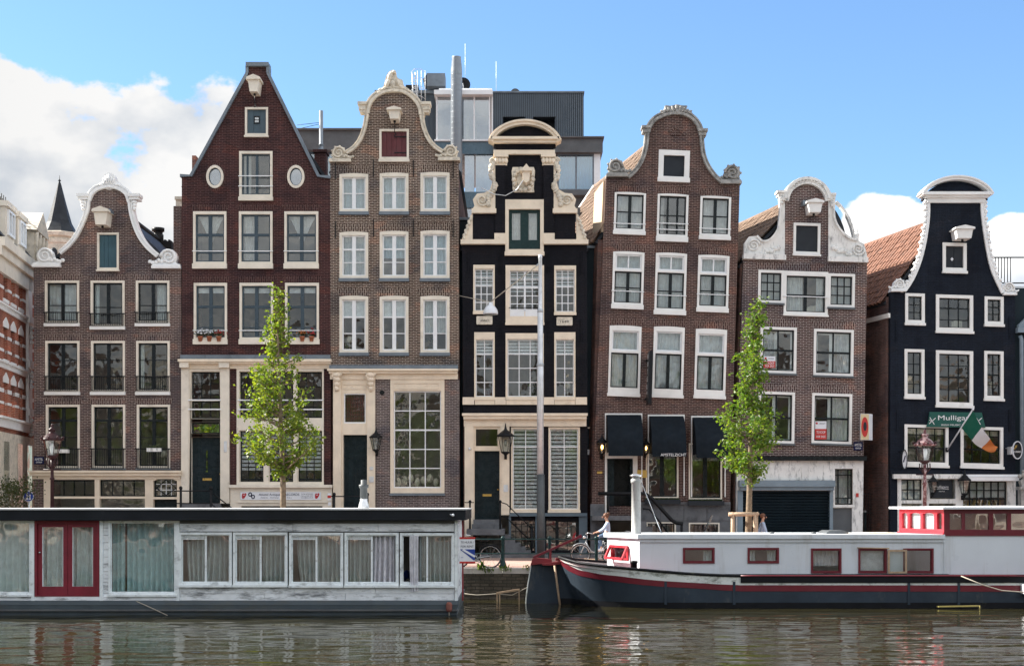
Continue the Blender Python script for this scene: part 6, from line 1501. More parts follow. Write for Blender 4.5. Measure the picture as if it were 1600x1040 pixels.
    for k in range(26): m.lathe(F(714.5, 335, 1.2), [(.332, k * .31), (.337, k * .31 + .015), (.332, k * .31 + .03)], 18)
    m.build('duct_seam', 'duct', du, kind='stuff')
    # ladder cage, tank, aerial
    m = MB()
    for a in (643, 648): m.tube([F(a, 109, -.6), F(a + 2, 160, -.6)], .035, 5)
    for k in range(9): m.tube([F(643 + .2 * k, 112 + 5.5 * k, -.6), F(648 + .2 * k, 112 + 5.5 * k, -.6)], .02, 4)
    for a in (652, 658, 664): m.tube([F(a, 109, -.2), F(a, 160, -.2)], .018, 4)
    for y in (109, 123, 137, 151): m.tube([F(641, y, -.6), F(647, y, .1), F(658, y, .1), F(664, y, -.6)], .02, 4)
    m.build('roof_ladder', 'galv', H)
    m = MB(F); m.box(666, 112, 695, 132, -1.5, -.3); tk = m.build('cooling_unit', 'lead', H)
    m = MB(F); m.plate([(660, 120), (666, 112), (668, 112), (666, 132), (662, 130)], [], -1.2, -.5); m.build('unit_fan', 'iron', tk)
    m = MB(F); m.box(632, 125, 652, 131, -3, -1); m.build('roof_hatch', 'iron', H)
    m = MB(); m.tube([F(726, 60, -1), F(726, 139, -1)], .012, 4); m.tube([F(775, 88, -1), F(775, 145, -1)], .012, 4); m.build('aerial', 'galv', H)
    for i, (a, b, r, lab) in enumerate(((723, 128, .43, 'black satellite dish half behind the silver duct'), (805, 141, .27, 'small grey satellite dish on the ribbed roof block'))):
        p = F(a, b, -.6); t = thing('satellite_dish', lab, 'dish', tuple(p)); m = MB(); m.lathe(p, [(.0, -.12), (r * .5, -.09), (r, 0), (r, .02), (r * .5, -.06), (0, -.09)], 20, axis='Y'); m.build('reflector', 'iron' if i == 0 else 'concrete', t)
        m = MB(); m.tube([p, p + Vector((0, .05, -.5))], .04, 6); m.tube([p + Vector((0, -.02, -r * .8)), p + Vector((0, -.4, -.02))], .015, 5); m.build('mount', 'galv', t)
office()
def right_side():
    F = frame(59.9); H = thing('neighbour_house', 'dark house front cut by the right edge with a blue grey downpipe', 'house', tuple(F(1610, 864, 0)))
    m = MB(F); m.box(1588.5, 449, 1760, 866, -9, -.2); m.build('wall', 'infill', H)
    m = MB(F); m.tube([F(1594, 524, 0), F(1596, 530, 0), F(1597, 740, 0)], .085, 8); m.box(1588, 512, 1600, 520, -.1, .2); m.build('downpipe', 'shutterbox', H)
    m = MB(F); m.plate([(1590, 508), (1606, 492), (1640, 492), (1640, 520), (1590, 520)], [], -.1, .12); m.build('gutter', 'shutterbox', H)
    m = MB(F); m.box(1560, 430, 1640, 447, -8, -3); m.build('terrace_parapet', 'sash_white', H)
    m = MB(F); m.plate([(1548, 440), (1548, 400), (1557, 389), (1563, 390), (1584, 428), (1584, 440)], [], -7, -6.5); m.build('back_gable', 'cream', H)
    m = MB(F); m.ribbon([(1549, 397), (1557, 388), (1585, 430)], 3, -7, -6.3); m.ell(F(1554, 385, -6.5), .14, .14, .14, 8, 5); m.build('gable_tiles', 'slate', H)
    m = MB(F)
    for a, y0 in ((1556, 388), (1583, 380)): m.tube([F(a, y0, -3), F(a, 434, -3)], .05, 6)
    for k in range(10): m.tube([F(1556 + 2.7 * k, 392 - k * .9, -3), F(1556 + 2.7 * k, 432 - k * .5, -3)], .015, 4)
    for k in range(8): m.tube([F(1583 + 5 * k, 384, -3), F(1583 + 5 * k, 427, -3)], .02, 4)
    for y in (0, 42): m.tube([F(1546, 391 + y, -3), F(1583, 383 + y, -3), F(1640, 383 + y, -3)], .03, 5)
    m.tube([F(1583, 340, -3), F(1583, 384, -3)], .03, 5); m.build('terrace_railing', 'iron', H)
    p = F(1591, 864, .6); t = thing('gate_pier', 'pale stone gate pier with ball finial right of the pub', 'pier', tuple(p))
    m = MB(F); m.box(1585, 765, 1597, 866, .4, .8); m.box(1583, 760, 1599, 765, .3, .9); m.plate([(1587, 760), (1585, 752), (1590, 748), (1595, 752), (1594, 760)], [], .45, .75); m.build('shaft', 'greystone', t)
    m = MB(F)
    for a, b, r in ((1591, 742, .1), (1585.5, 744, .09), (1597, 744, .09), (1591, 737, .08)): m.ell(F(a, b, .6), r, r, r, 10, 6)
    m.tube([F(1591, 750, .6), F(1591, 738, .6)], .04, 6); m.tube([F(1585, 744, .6), F(1597, 744, .6)], .03, 6); m.build('finial', 'greystone', t)
right_side()
def alley_things():
    F = frame(62); t = thing('waste_container', 'dark paint splashed container standing in the alley left of the pub', 'container', tuple(F(1366, 850, 0)))
    m = MB(F); m.plate([(1352, 852), (1351, 800), (1360, 791), (1372, 788), (1380, 792), (1381, 852)], [], -1.2, 0); m.build('body', 'bin', t)
    m = MB(F); m.box(1350, 797, 1358, 800, -.8, .05); m.build('lid', 'galv', t)
    F = frame(61.5); t = thing('alley_gate', 'black wire gate closing the dark alley', 'gate', tuple(F(1370, 860, 0)))
    m = MB(F)
    for k in range(12): m.box(1350 + k * 3.4, 770, 1350.6 + k * 3.4, 864, 0, .03)
    for y in (771, 800, 830): m.box(1350, y, 1391, y + 1, 0, .04)
    m.build('gate_mesh', 'iron', t)
    F = frame(72); t = thing('rear_building', 'dark brick rear building closing the back of the alley', 'building', tuple(F(1350, 850, 0)))
    m = MB(F); m.box(1270, 480, 1420, 850, -3, 0); m.build('wall', 'bside', t)
alley_things()

# ---------------------------------------------------------------- houseboat
def houseboat():
    F = frame(41.0); H = thing('houseboat', 'long weathered white houseboat with red double doors and flat dark edged roof', 'houseboat', tuple(F(350, 961, -2.5)))
    m = MB(F); m.hexa([F(-300, 975, -.05), F(712, 975, -.05), F(716, 944, .1), F(-300, 944, .1), F(-300, 975, -5.2), F(712, 975, -5.2), F(716, 944, -5.3), F(-300, 944, -5.3)]); m.build('hull', 'pontoon', H)
    m = MB(F); m.box(-300, 955.5, 713.5, 975, -5.25, .02); m.build('waterline_growth', 'algae', H)
    m = MB(F); m.box(-300, 937.5, 716.5, 944.1, -5.3, .11); m.build('hull_strake', 'pontoon', H)
    m = MB(F); m.box(-300, 951, 716.2, 953.5, -.2, .14); m.build('rubbing_strip', 'concrete', H)
    # roof
    m = MB(F); m.box(-310, 796.2, 728, 812, -5.6, .3); m.build('roof_edge', 'fascia', H)
    m = MB(F); m.box(-311, 794, 729, 796.2, -5.65, .34); m.build('roof_capping', 'roofgrey', H)
    m = MB(F); m.plate(rect(-311, 785, 729, 785.1), [], 0, .001)
    # deck house shell: side and rear walls
    m = MB(F); m.box(-300, 812, 709, 938, -5.2, -5.1); m.build('rear_wall', 'oldboard', H)
    for k in range(11):
        m = MB(F); y0 = 812 + k * 11.45; m.box(706, y0 + .2, 713.5 - .3 * (k % 2), y0 + 11.3, -5.2, -.3); m.build('side_plank', 'oldboard', H)
    m = MB(F); m.box(-300, 812, -296, 938, -5.1, .02); m.box(-296, 812, -176, 938, -.2, 0); build_each(m, 'end_wall', 'oldboard', H)
    m = MB(F); m.box(-296, 813, 700, 936, -2.4, -2.3); m.build('inner_wall', 'room', H)
    m = MB(F); m.box(-300, 925, 704, 937, -5.1, -.25); m.build('cabin_floor', 'brown', H)
    # posts, boards
    for a in (50, 157, 276.5, 711):
        m = MB(F); m.box(a - .5, 813, a + 4.5, 937.5, -.3, .06); m.build('post', 'whiteframe', H)
    rnd = random.Random(4)
    for k in range(11):
        y0 = 813 + k * 11.3; m = MB(F); m.box(161.6, y0 + .35, 169.4, y0 + 11, -.25, rnd.uniform(-.015, .015)); m.build('siding_plank', 'oldboard', H)
    for y0, y1 in ((813, 817.2), (817.5, 829.6), (917, 926.6), (927, 937.2)):
        a = 281
        while a < 709:
            L = rnd.uniform(120, 190); b = min(a + L, 710); b = 710 if 710 - b < 40 else b
            m = MB(F); m.box(a + .25, y0, b - .25, y1, -.3, rnd.uniform(-.008, .012) + (.03 if y0 < 815 else 0)); m.build('wall_board', 'oldboard' if y0 > 815 else 'concrete', H); a = b
    m = MB(F); m.box(-300, 931, 280.8, 937.2, -.3, .05); m.build('sill_board', 'oldboard', H)
    # tall curtained windows at the left
    for (x0, x1, cm) in ((-62, 49.5, 'drape'), (-180, -66, 'drape'), (170, 276, 'drape_teal')):
        w = window(H, F, (x0, 813, x1, 931), cas=3, cm='whiteframe', sill=3, cols=(1,), rows=(1,), fr=1.2, sm='whiteframe', gl='glass_boat', proud=.05, rec=.06)
    curtain(F, -60, 816, 47, 928, -.32, 11, .08, 'drape', H); curtain(F, -176, 816, -70, 928, -.32, 11, .08, 'drape', H)
    curtain(F, 172, 816, 190.5, 928, -.32, 2.4, .07, 'drape_teal', H); curtain(F, 194, 816, 274, 928, -.34, 9, .085, 'drape_teal', H)
    # red double door
    m = MB(F); m.plate(rect(55, 813, 155.5, 931), [rect(58.5, 817, 152, 929)], -.2, .06); dd = m.build('door_frame', 'door_boat', H)
    for (x0, x1) in ((58.7, 105.2), (105.8, 151.8)):
        m = MB(F); m.plate(rect(x0, 817.2, x1, 928.8), [rect(x0 + 6.8, 823, x1 - 6.8, 915.5)], -.12, -.02); d = m.build('door', 'door_boat', H)
        m = MB(F); m.box(x0 + 6.5, 822.7, x1 - 6.5, 915.8, -.08, -.07); m.build('pane', 'glass_boat', d)
        m = MB(F); m.ribbon([(x0 + 7.2, 822.8), (x0 + 7.2, 915.6), (x1 - 7.2, 915.6), (x1 - 7.2, 823)], 1, -.1, -.03); m.build('glazing_bead', 'whiteframe', d)
        curtain(F, x0 + 4, 819, x1 - 4, 920, -.3, 4.5, .06, 'drape', d)
    m = MB(F); m.ell(F(62.5, 862.5, .03), .03, .04, .03, 8, 5); m.build('door_knob', 'chrome', H)
    # five sliding windows
    spec = [((280, 831, 362.5, 916.5), 1), ((364.5, 831, 449.5, 916.5), 1), ((452, 831.5, 536.5, 917), 1), ((538.5, 831.5, 623, 917), 2), ((625, 832, 710, 917), 3)]
    for r, k in spec:
        x0, y0, x1, y1 = r; xm = (x0 + x1) / 2
        window(H, F, r, cas=3.6, cm='whiteframe', top=4, sill=3.4, sillm='whiteframe', cols=(1, 1), vbar={0: 3}, rows=(1,), fr=1.6, sm='whiteframe', gl='glass_boat', proud=.05, rec=.07, panes=(k == 1), sillext=.3)
        if k > 1:
            for (a, b) in (((x0 + 5, xm - 1.5),) if k == 2 else ((xm - 9, xm + 1), (xm + 1.5, x1 - 5))):
                m = MB(F); m.box(a, y0 + 5.5, b, y1 - 7, -.06, -.05); m.build('pane', 'glass_boat', H)
        # ventilator slats above the left pane
        if k != 3:
            for j in range(3):
                m = MB(F); m.box(x0 + 5.5, y0 + 5.5 + j * 2.1, xm - 2, y0 + 7 + j * 2.1, -.1, -.02); m.build('vent_slat', 'whiteframe', H)
    rb = random.Random(2)
    def drp(a, b, mat, n=-.3, t=0.0, y1=909): return curtain(F, a, 837, b, y1, n, max(2, (b - a) / 7.5), .12, mat, H, taper=t)
    drp(287, 318, 'drape_grey', t=.12); drp(322, 350, 'drape_grey', t=-.2); drp(350, 358, 'drape_grey')
    drp(370, 403, 'drape_grey'); drp(408, 444, 'drape_grey'); drp(461, 490, 'drape_grey', t=.2); drp(495, 530, 'drape_grey')
    drp(543, 578, 'drape_grey'); drp(582, 616, 'drape_white', -.14, t=-.06); drp(655, 668, 'drape_grey'); drp(669, 704, 'drape_grey')
    cu = curtain(F, 640, 836, 654, 923, .07, 3, .04, 'drape_white', H, taper=.1)
    m = MB(F); m.sheet([[F(628 + i * 2.6, 896 + j * 5 - 5 * math.sin(i * .8), -.6 - .15 * j) for i in range(7)] for j in range(4)]); m.build('blue_cloth', 'sign_blue', H)
    # chimney flue, lamp
    m = MB(); p = F(556, 795, -2.2); m.lathe(p, [(.17, -.03), (.15, .12), (.11, .24), (.11, .3)], 14); m.build('flue_base', 'galv', H)
    m = MB(); m.lathe(p, [(.11, .3), (.11, .62), (.14, .63), (.15, .72), (.09, .73), (.09, .86), (.0, .88)], 14); m.build('flue_pipe', 'pole_dark', H)
    m = MB(F); m.ell(F(708.5, 804, .36), .045, .06, .045, 8, 5); m.tube([F(704, 803, .3), F(708, 804, .36)], .02, 5); m.build('deck_lamp', 'sign_white', H)
    m = MB(); m.tube([F(214, 938, .1), F(240, 949, .16), F(264, 960, .18)], .012, 5); m.build('mooring_line', 'rope', H)
    m = MB(F); m.lathe(F(702, 948, .18), [(.06, -.12), (.09, -.05), (.09, .1), (.05, .16)], 8); m.build('fender', 'rust', H)
    m = MB(); m.tube([F(702, 940, .18), F(702, 960, .18)], .02, 5); m.build('fender_rope', 'rope', H)
houseboat()
def rent_sign():
    F = frame(40.9); t = thing('rent_sign', 'white and blue for rent board with red edges on the houseboat corner', 'sign', tuple(F(730, 860, 0)))
    m = MB(F); m.box(718.5, 841.5, 742, 876.5, -.02, .01); m.build('board', 'sign_white', t)
    m = MB(F); m.box(718, 838.5, 742.5, 841.5, -.025, .015); m.box(718, 876.5, 742.5, 879.5, -.025, .015); build_each(m, 'red_edge', 'sign_red', t)
    m = MB(F); m.plate([(718.5, 857.5), (742, 857.5), (742, 874.5), (740, 874.5)], [], .01, .016); m.build('blue_field', 'sign_blue', t)
    m = MB(F); m.ribbon([(723, 857.8), (742, 869)], 3.2, .016, .022); m.build('white_stripe', 'sign_white', t)
    text('TE HUUR /', F, 730, 846.5, 3.2, .012, 'ink', t, 20); text('FOR RENT', F, 730, 853, 3.2, .012, 'ink', t, 20); text('info', F, 722, 870, 1.4, .012, 'sign_blue', t, 3.5)
    m = MB(F); m.box(721.5, 812.5, 724, 938, -.22, -.1); m.build('post', 'tin_red', t)
rent_sign()

# ---------------------------------------------------------------- barge
paint('pipe_grey', (.4, .41, .4), .5, .2, 3, .1, dirt=(.2, .19, .17), dscale=3)
def barge():
    D0 = 43.8; F = frame(D0); K = F.K; CY = 45.85; HB = 2.05
    H = thing('barge', 'converted white cabined barge with dark blue hull and red wheelhouse', 'barge', (9.0, CY, 0))
    def tab(t, x):
        for (x0, y0), (x1, y1) in zip(t, t[1:]):
            if x <= x1: return y0 + (y1 - y0) * max(0, (x - x0)) / (x1 - x0)
        return t[-1][1]
    sheer = [(876, 873), (890, 876.5), (907, 880.5), (940, 884), (970, 886.5), (1020, 891), (1080, 896), (1147, 899), (1800, 899)]
    whb = [(876, 876), (890, 884.5), (907, 892), (940, 897.5), (970, 900), (1020, 906), (1080, 909.5), (1147, 913.5), (1800, 914)]
    redb = [(876, 883), (890, 894), (907, 901), (940, 906), (970, 909.5), (1020, 915), (1080, 918), (1147, 923), (1800, 924)]
    def half(x, q):                          # q 0 at the deck, 1 at the waterline
        s_ = max(0.0, min(1.0, (x - (876 + 27 * q)) / (125 + 40 * q))); return .12 + (HB - .12) * math.sqrt(max(0, 1 - (1 - s_) ** 2))
    zz = lambda y: CZ - (y - HZ) * K
    xs = [876 + 131 * (i / 22) ** 1.7 for i in range(22)] + [1007 + i * 30 for i in range(27)]
    X = lambda x: (x - 800) * K
    def band(name, mat, top, bot, q0, q1, n=3, out=0.0, x0=None, x1=None):
        for sg in (-1, 1):
            m = MB(); g = []
            for j in range(n + 1):
                v = j / n; row = []
                for x in xs:
                    if x0 and x < x0 or x1 and x > x1: continue
                    z = top(x) + (bot(x) - top(x)) * v; q = q0(x) + (q1(x) - q0(x)) * v
                    row.append(Vector((X(x), CY + sg * (half(x, q) + out), z)))
                g.append(row)
            m.sheet(g); m.build(name, mat, H)
    S_, Wb, Rb = (lambda x: zz(tab(sheer, x))), (lambda x: zz(tab(whb, x))), (lambda x: zz(tab(redb, x)))
    Q = lambda f: (lambda x: max(0, min(1, (S_(x) - f(x)) / (S_(x) + .05))))
    c0 = lambda x: 0.0
    band('white_strake', 'hullwhite', S_, Wb, c0, Q(Wb)); band('red_strake', 'boat_maroon', Wb, Rb, Q(Wb), Q(Rb), out=.012)
    band('hull_plating', 'hull', Rb, lambda x: .05, Q(Rb), lambda x: 1.0, 6); band('hull_bottom', 'hullblack', lambda x: .17, lambda x: -.5, lambda x: .9, lambda x: 1.1, 2, out=.01)
    band('bulwark', 'hullblack', S_, lambda x: S_(x) - .21, c0, c0, 1, out=.035, x0=1147)
    for sg in (-1, 1):
        m = MB(); m.tube([Vector((X(x), CY + sg * (half(x, 0) + .01), S_(x))) for x in xs], .045, 6); m.build('rail', 'hullblack', H)
        m = MB(); m.tube([Vector((X(x), CY + sg * (half(x, 0) + .04), S_(x) - .0)) for x in xs if x > 1147], .025, 5); m.build('red_rail_line', 'boat_maroon', H)
    m = MB(); L = [Vector((X(x), CY - half(x, 0), S_(x) - .12)) for x in xs]; Rr = [Vector((X(x), CY + half(x, 0), S_(x) - .12)) for x in xs]; m.sheet([L, Rr], False); m.build('deck', 'tin_red', H)
    for a in (1040, 1147, 1420, 1498):
        m = MB(F); m.box(a - 2, 908, a + 2, 944, .0, .022); m.build('hull_rib', 'hull', H)
    # rudder with its tiller
    G = frame(CY); r = [(830, 880), (825, 911), (822, 934), (820, 968), (905, 968), (892, 900), (884, 879)]
    m = MB(G); m.plate(r, [], -.05, .05); ru = m.build('rudder', 'hull', H)
    m = MB(G); m.ribbon(r[:4], 1.6, -.06, .06); m.build('rudder_edge', 'hullwhite', ru)
    m = MB(G); m.plate([(829, 882), (832, 872.5), (836, 870.5), (862, 873), (862, 878.5), (846, 880)], [], -.16, .16); m.build('rudder_head', 'tin_red', ru)
    m = MB(G); m.plate([(846, 879.5), (882, 875.5), (883, 879), (862, 882), (848, 882)], [], -.3, .3); m.plate([(868, 875), (868, 871), (876, 871), (876, 875)], [], -.2, .2); m.build('stern_block', 'tin_red', H)
    m = MB(); m.bar(G(833, 870.5, 0), G(907, 837.5, 0), .085, .07); m.bar(G(905, 838.5, 0), G(909, 836.5, 0), .1); m.build('tiller', 'boat_maroon', ru)
    m = MB(); m.bar(G(860, 873, 0), G(860, 857, 0), .07); m.build('tiller_post', 'tin_red', ru)
    m = MB(); m.tube([G(866, 882, .4), G(870, 912, .45), G(876, 958, .5)], .035, 6); m.build('barge_pole', 'wood', H)
    # cabin
    Dc = 44.35; E = frame(Dc); Kc = E.K; zc = lambda y: CZ - (y - HZ) * Kc
    Dl = 46.6; xl, yl = (949 - 800) / FOC * Dl, Dl; xc = (999 - 800) * Kc
    def linef(px0, px1, p0, p1):             # a front turned in plan: photo columns px0..px1 lie on p0..p1
        d = (Vector(p1) - Vector(p0)); nn = Vector((d.y, -d.x, 0)).normalized() if True else None
        f = lambda a, b, n=0.0: Vector((p0[0] + d.x * (a - px0) / (px1 - px0), p0[1] + d.y * (a - px0) / (px1 - px0), zc(b))) + nn * n
        f.K = d.length / (px1 - px0); f.D = Dc; return f
    CL = linef(949, 999, (xl, yl, 0), (xc, Dc, 0))
    wins = [(1067, 855, 1116.5, 879.5), (1168, 855, 1217, 879.5), (1267, 856, 1314.6, 895), (1341, 856, 1385.5, 895), (1411, 856, 1458.5, 895)]
    m = MB(E); m.plate(rect(999, 840, 1475, 903), [rect(*inset(w, 1.5, 1.5, 1.5, 1.5)) for w in wins], -.12, 0); m.build('cabin_side', 'boat_white', H)
    m = MB(CL); hat = (956, 855, 983, 876); m.plate(rect(949, 841, 999, 903), [rect(*inset(hat, 2, 1, 1, 1))], -.12, 0); m.build('cabin_end', 'boat_white', H)
    m = MB(); m.hexa([(xl, yl, zc(903)), (15.6, 47.5, zc(903)), (15.6, 47.5, zc(841)), (xl, yl, zc(841)), (xl, yl + .1, zc(903)), (15.6, 47.6, zc(903)), (15.6, 47.6, zc(841)), (xl, yl + .1, zc(841))]); m.build('cabin_back', 'boat_white', H)
    a, b, c, d = Vector((xl - .12, yl + .02, 0)), Vector((xc - .06, Dc - .12, 0)), Vector(((1475 - 800) * Kc, Dc - .12, 0)), Vector(((1475 - 800) * Kc, 47.6, 0)); e = Vector((xl - .05, 47.4, 0))
    up = lambda v, y: v + Vector((0, 0, zc(y)))
    m = MB(); P5 = [a, b, c, d, e]; m.add([up(q, 841) for q in P5] + [up(q + Vector((0, .0, .07)), 838) for q in P5], [(4, 3, 2, 1, 0), (5, 6, 7, 8, 9)] + [(i, (i + 1) % 5, 5 + (i + 1) % 5, 5 + i) for i in range(5)]); m.build('cabin_roof', 'boat_white', H)
    m = MB(E); m.box(999, 841, 1475, 846.5, -.02, .05); m.build('roof_lip', 'boat_white', H)
    for i, w in enumerate(wins):
        window(H, E, w, cas=3, cm='boat_maroon', sill=0, fr=.8, cols=(1,), rows=(1,), sm='boat_maroon', gl='glass_boat', proud=.035, rec=.08, cur=([('right', 'drape', .3)], [('left', 'drape', .25), ('right', 'drape', .3)], [('half', 'drape_white', 0, .75)], [('blind', 'blind', .97)], [])[i])
    m = MB(E); m.plate(rect(1386, 858, 1416, 895), [rect(1389, 861, 1413, 892)], .05, .1); sl_ = m.build('sliding_sash', 'wood', H); m = MB(E); m.box(1388, 860, 1414, 893, .07, .075); m.build('pane', 'glass_boat', sl_)
    m = MB(); m.tube([E(1338, 855, .1), E(1388, 856, .1)], .02, 5); m.build('curtain_rod', 'wood', H)
    # tilted red hatch window in the sunlit end
    m = MB(CL); m.plate(rect(*hat), [rect(*inset(hat, 2.6, 2.6, 2.6, 2.6))], -.06, .04); m.build('hatch_frame', 'boat_red', H)
    m = MB(CL); t0, t1 = .05, .22; q0 = [CL(hat[0] + 0, hat[1], t0), CL(hat[2], hat[1], t0), CL(hat[2], hat[3] - 2, t1), CL(hat[0], hat[3] - 2, t1)]
    m.bar(q0[0], q0[1], .07); m.bar(q0[1], q0[2], .07); m.bar(q0[2], q0[3], .07); m.bar(q0[3], q0[0], .07); hs = m.build('hatch_sash', 'boat_red', H)
    m = MB(); m.add(q0, [(0, 1, 2, 3)]); m.build('pane', 'glass_boat', hs)
    m = MB(); m.lathe(Vector((3.72, 43.95, zc(893))), [(.1, -.12), (.1, .28), (.12, .29), (.12, .36), (.0, .37)], 10); m.build('bitt', 'hullblack', H)
    # stove pipe
    m = MB(); p = Vector(((994 - 800) / FOC * 45.4, 45.4, zc(838))); m.lathe(p, [(.2, 0), (.2, .05), (.15, .1), (.145, 1.66), (.17, 1.67), (.17, 1.78), (.13, 1.8), (.12, 1.86)], 16); m.build('stove_pipe', 'pipe_grey', H)
    m = MB(); m.lathe(p, [(.15, 1.86), (.2, 1.87), (.2, 1.92), (.0, 1.96)], 12); m.tube([p + Vector((.14, 0, 1.75)), p + Vector((.8, -.3, .02))], .014, 5); m.build('pipe_stay', 'chrome', H)
    # roof furniture
    for (x0, x1, y0, n0, n1, nm, mt) in ((1048, 1118, 835.2, -2.3, -.6, 'roof_board', 'cream2'), (1333, 1412, 834.4, -2.2, -.5, 'roof_board', 'cream2'), (1366, 1408, 832.6, -1.8, -.7, 'skylight', 'cream2')):
        m = MB(E); m.box(x0, y0, x1, 838.4, n0, n1); m.build(nm, mt, H)
    for a in (1217, 1284):
        m = MB(); m.lathe(E(a, 838, -1.2), [(.05, 0), (.05, .06), (.09, .07), (.07, .12), (0, .13)], 10); m.build('roof_vent', 'pole_dark', H)
    m = MB(E); m.plate([(1302, 838.3), (1303, 832), (1308, 829.5), (1332, 829.5), (1338, 833), (1339, 838.3)], [], -2.2, -1.0); m.build('roof_locker', 'plastic_grey', H)
    # wheelhouse
    xw = (1475 - 800) * Kc; WL = linef(1405, 1475, ((1405 - 800) / FOC * 46.6, 46.6, 0), (xw, Dc - .02, 0)); W2 = frame(Dc - .02)
    fw = [(1484, 802, 1503, 827), (1508, 802, 1545, 827), (1552, 802, 1574, 827), (1580, 802, 1622, 827), (1628, 802, 1665, 827)]
    m = MB(W2); m.plate(rect(1475, 795, 1690, 836), [rect(*w) for w in fw], -.1, 0); m.build('wheelhouse_side', 'boat_maroon', H)
    lw = [(1409, 802.5, 1418, 826.5), (1421.5, 802.5, 1438.5, 826.5), (1442, 802.5, 1459.5, 826.5), (1464, 802.5, 1471.5, 826.5)]
    m = MB(WL); m.plate(rect(1405, 795, 1475, 834), [[(w[0], w[3]), (w[0], w[1])] + [((w[0] + (w[2] - w[0]) * i / 6), w[1] - 1.6 * math.sin(math.pi * i / 6)) for i in range(1, 6)] + [(w[2], w[1]), (w[2], w[3])] for w in lw], -.1, 0); m.build('wheelhouse_end', 'boat_red', H)
    m = MB(WL); m.box(1404, 832, 1475, 836, -.1, .05); m.build('red_moulding', 'boat_red', H)
    m = MB(WL); m.box(1405, 836, 1475, 846, -.1, 0); m.build('wheelhouse_plinth', 'boat_white', H)
    m = MB(W2); m.box(1475, 836, 1690, 901, -.1, 0); m.build('after_cabin_side', 'boat_white', H)
    m = MB(W2); m.box(1475, 834, 1690, 836.5, -.05, .04); m.build('red_moulding', 'boat_maroon', H)
    for i, w in enumerate(fw):
        m = MB(W2); m.box(*w, -.07, -.06); m.build('pane', 'glass_boat', H)
    for i, w in enumerate(lw):
        m = MB(WL); m.box(*w[:2], *w[2:], -.07, -.06); m.build('pane', 'glass_boat', H)
        if i < 3: m = MB(WL); m.box(w[0] - .5, w[1] - 2, w[2] + .5, w[3] + .5, -.12, -.11); m.build('window_blind', 'sign_white', H)
    pl, pr = Vector(((1405 - 800) / FOC * 46.6 - .15, 46.7, 0)), Vector((xw - .1, Dc - .22, 0)); pe, pf = Vector((17.6, Dc - .22, 0)), Vector((17.6, 47.5, 0)); pg = Vector((pl.x + .05, 47.5, 0))
    P5 = [pl, pr, pe, pf, pg]; m = MB(); m.add([up(q, 795) for q in P5] + [up(q, 791.5) for q in P5] + [up((pl + pe + pf) / 3, 789.6)], [(4, 3, 2, 1, 0)] + [(5 + i, 5 + (i + 1) % 5, 10) for i in range(5)] + [(i, (i + 1) % 5, 5 + (i + 1) % 5, 5 + i) for i in range(5)]); m.build('wheelhouse_roof', 'sign_white', H)
    m = MB(); m.hexa([(13.15, 47.4, zc(901)), (17.5, 47.4, zc(901)), (17.5, 47.4, zc(795)), (13.15, 47.4, zc(795)), (13.15, 47.5, zc(901)), (17.5, 47.5, zc(901)), (17.5, 47.5, zc(795)), (13.15, 47.5, zc(795))]); m.build('wheelhouse_back', 'cream', H)
    m = MB(); m.tube([F(1500, 899, .1), F(1530, 912, .25), F(1560, 921, .3), F(1600, 924, .35), F(1640, 921, .3)], .018, 6); m.build('mooring_line', 'rope', H)
    m = MB(F); m.box(1594, 912, 1640, 926, .05, .35); m.build('dinghy_fender', 'sign_white', H)
    m = MB(E); m.box(1000, 896, 1480, 899.5, .0, .2); m.build('side_deck_edge', 'hullblack', H)
barge()
def water_bits():
    F = frame(46.8); t = thing('mooring_frame', 'thin wooden mooring frame standing in the water before the quay wall', 'mooring frame', tuple(F(793, 945, 0)))
    m = MB(); m.bar(F(776, 926, 0), F(812, 920.5, 0), .06); m.build('beam', 'wood', t)
    for a, b in ((776.5, 926), (780.5, 926), (811, 921)):
        m = MB(); m.bar(F(a, b, 0), F(a + .8, 962, 0), .045); m.build('post', 'wood', t)
    m = MB(); m.tube([F(718, 926, 0), F(745, 929, 0), F(776, 927, 0), F(800, 929, 0), F(824, 917, 0)], .014, 5); m.build('rope', 'rope', t)
    F = frame(43.45); t = thing('floating_plank', 'yellow plank floating beside the barge hull', 'plank', tuple(F(1497, 952, 0)))
    m = MB(); p = F(1497, 950, 0); m.hexa([p + Vector(q) for q in ((-.62, -.1, .04), (.62, -.1, .06), (.62, -.1, .095), (-.62, -.1, .075), (-.62, .1, .04), (.62, .1, .06), (.62, .1, .095), (-.62, .1, .075))]); m.build('board', 'yellow', t)
    m = MB(); m.bar(p + Vector((-.6, -.13, -.1)), p + Vector((-.35, -.13, -.08)), .08); m.bar(p + Vector((.6, -.13, -.15)), p + Vector((.62, -.1, .1)), .03); m.build('float_bracket', 'yellow', t)
water_bits()

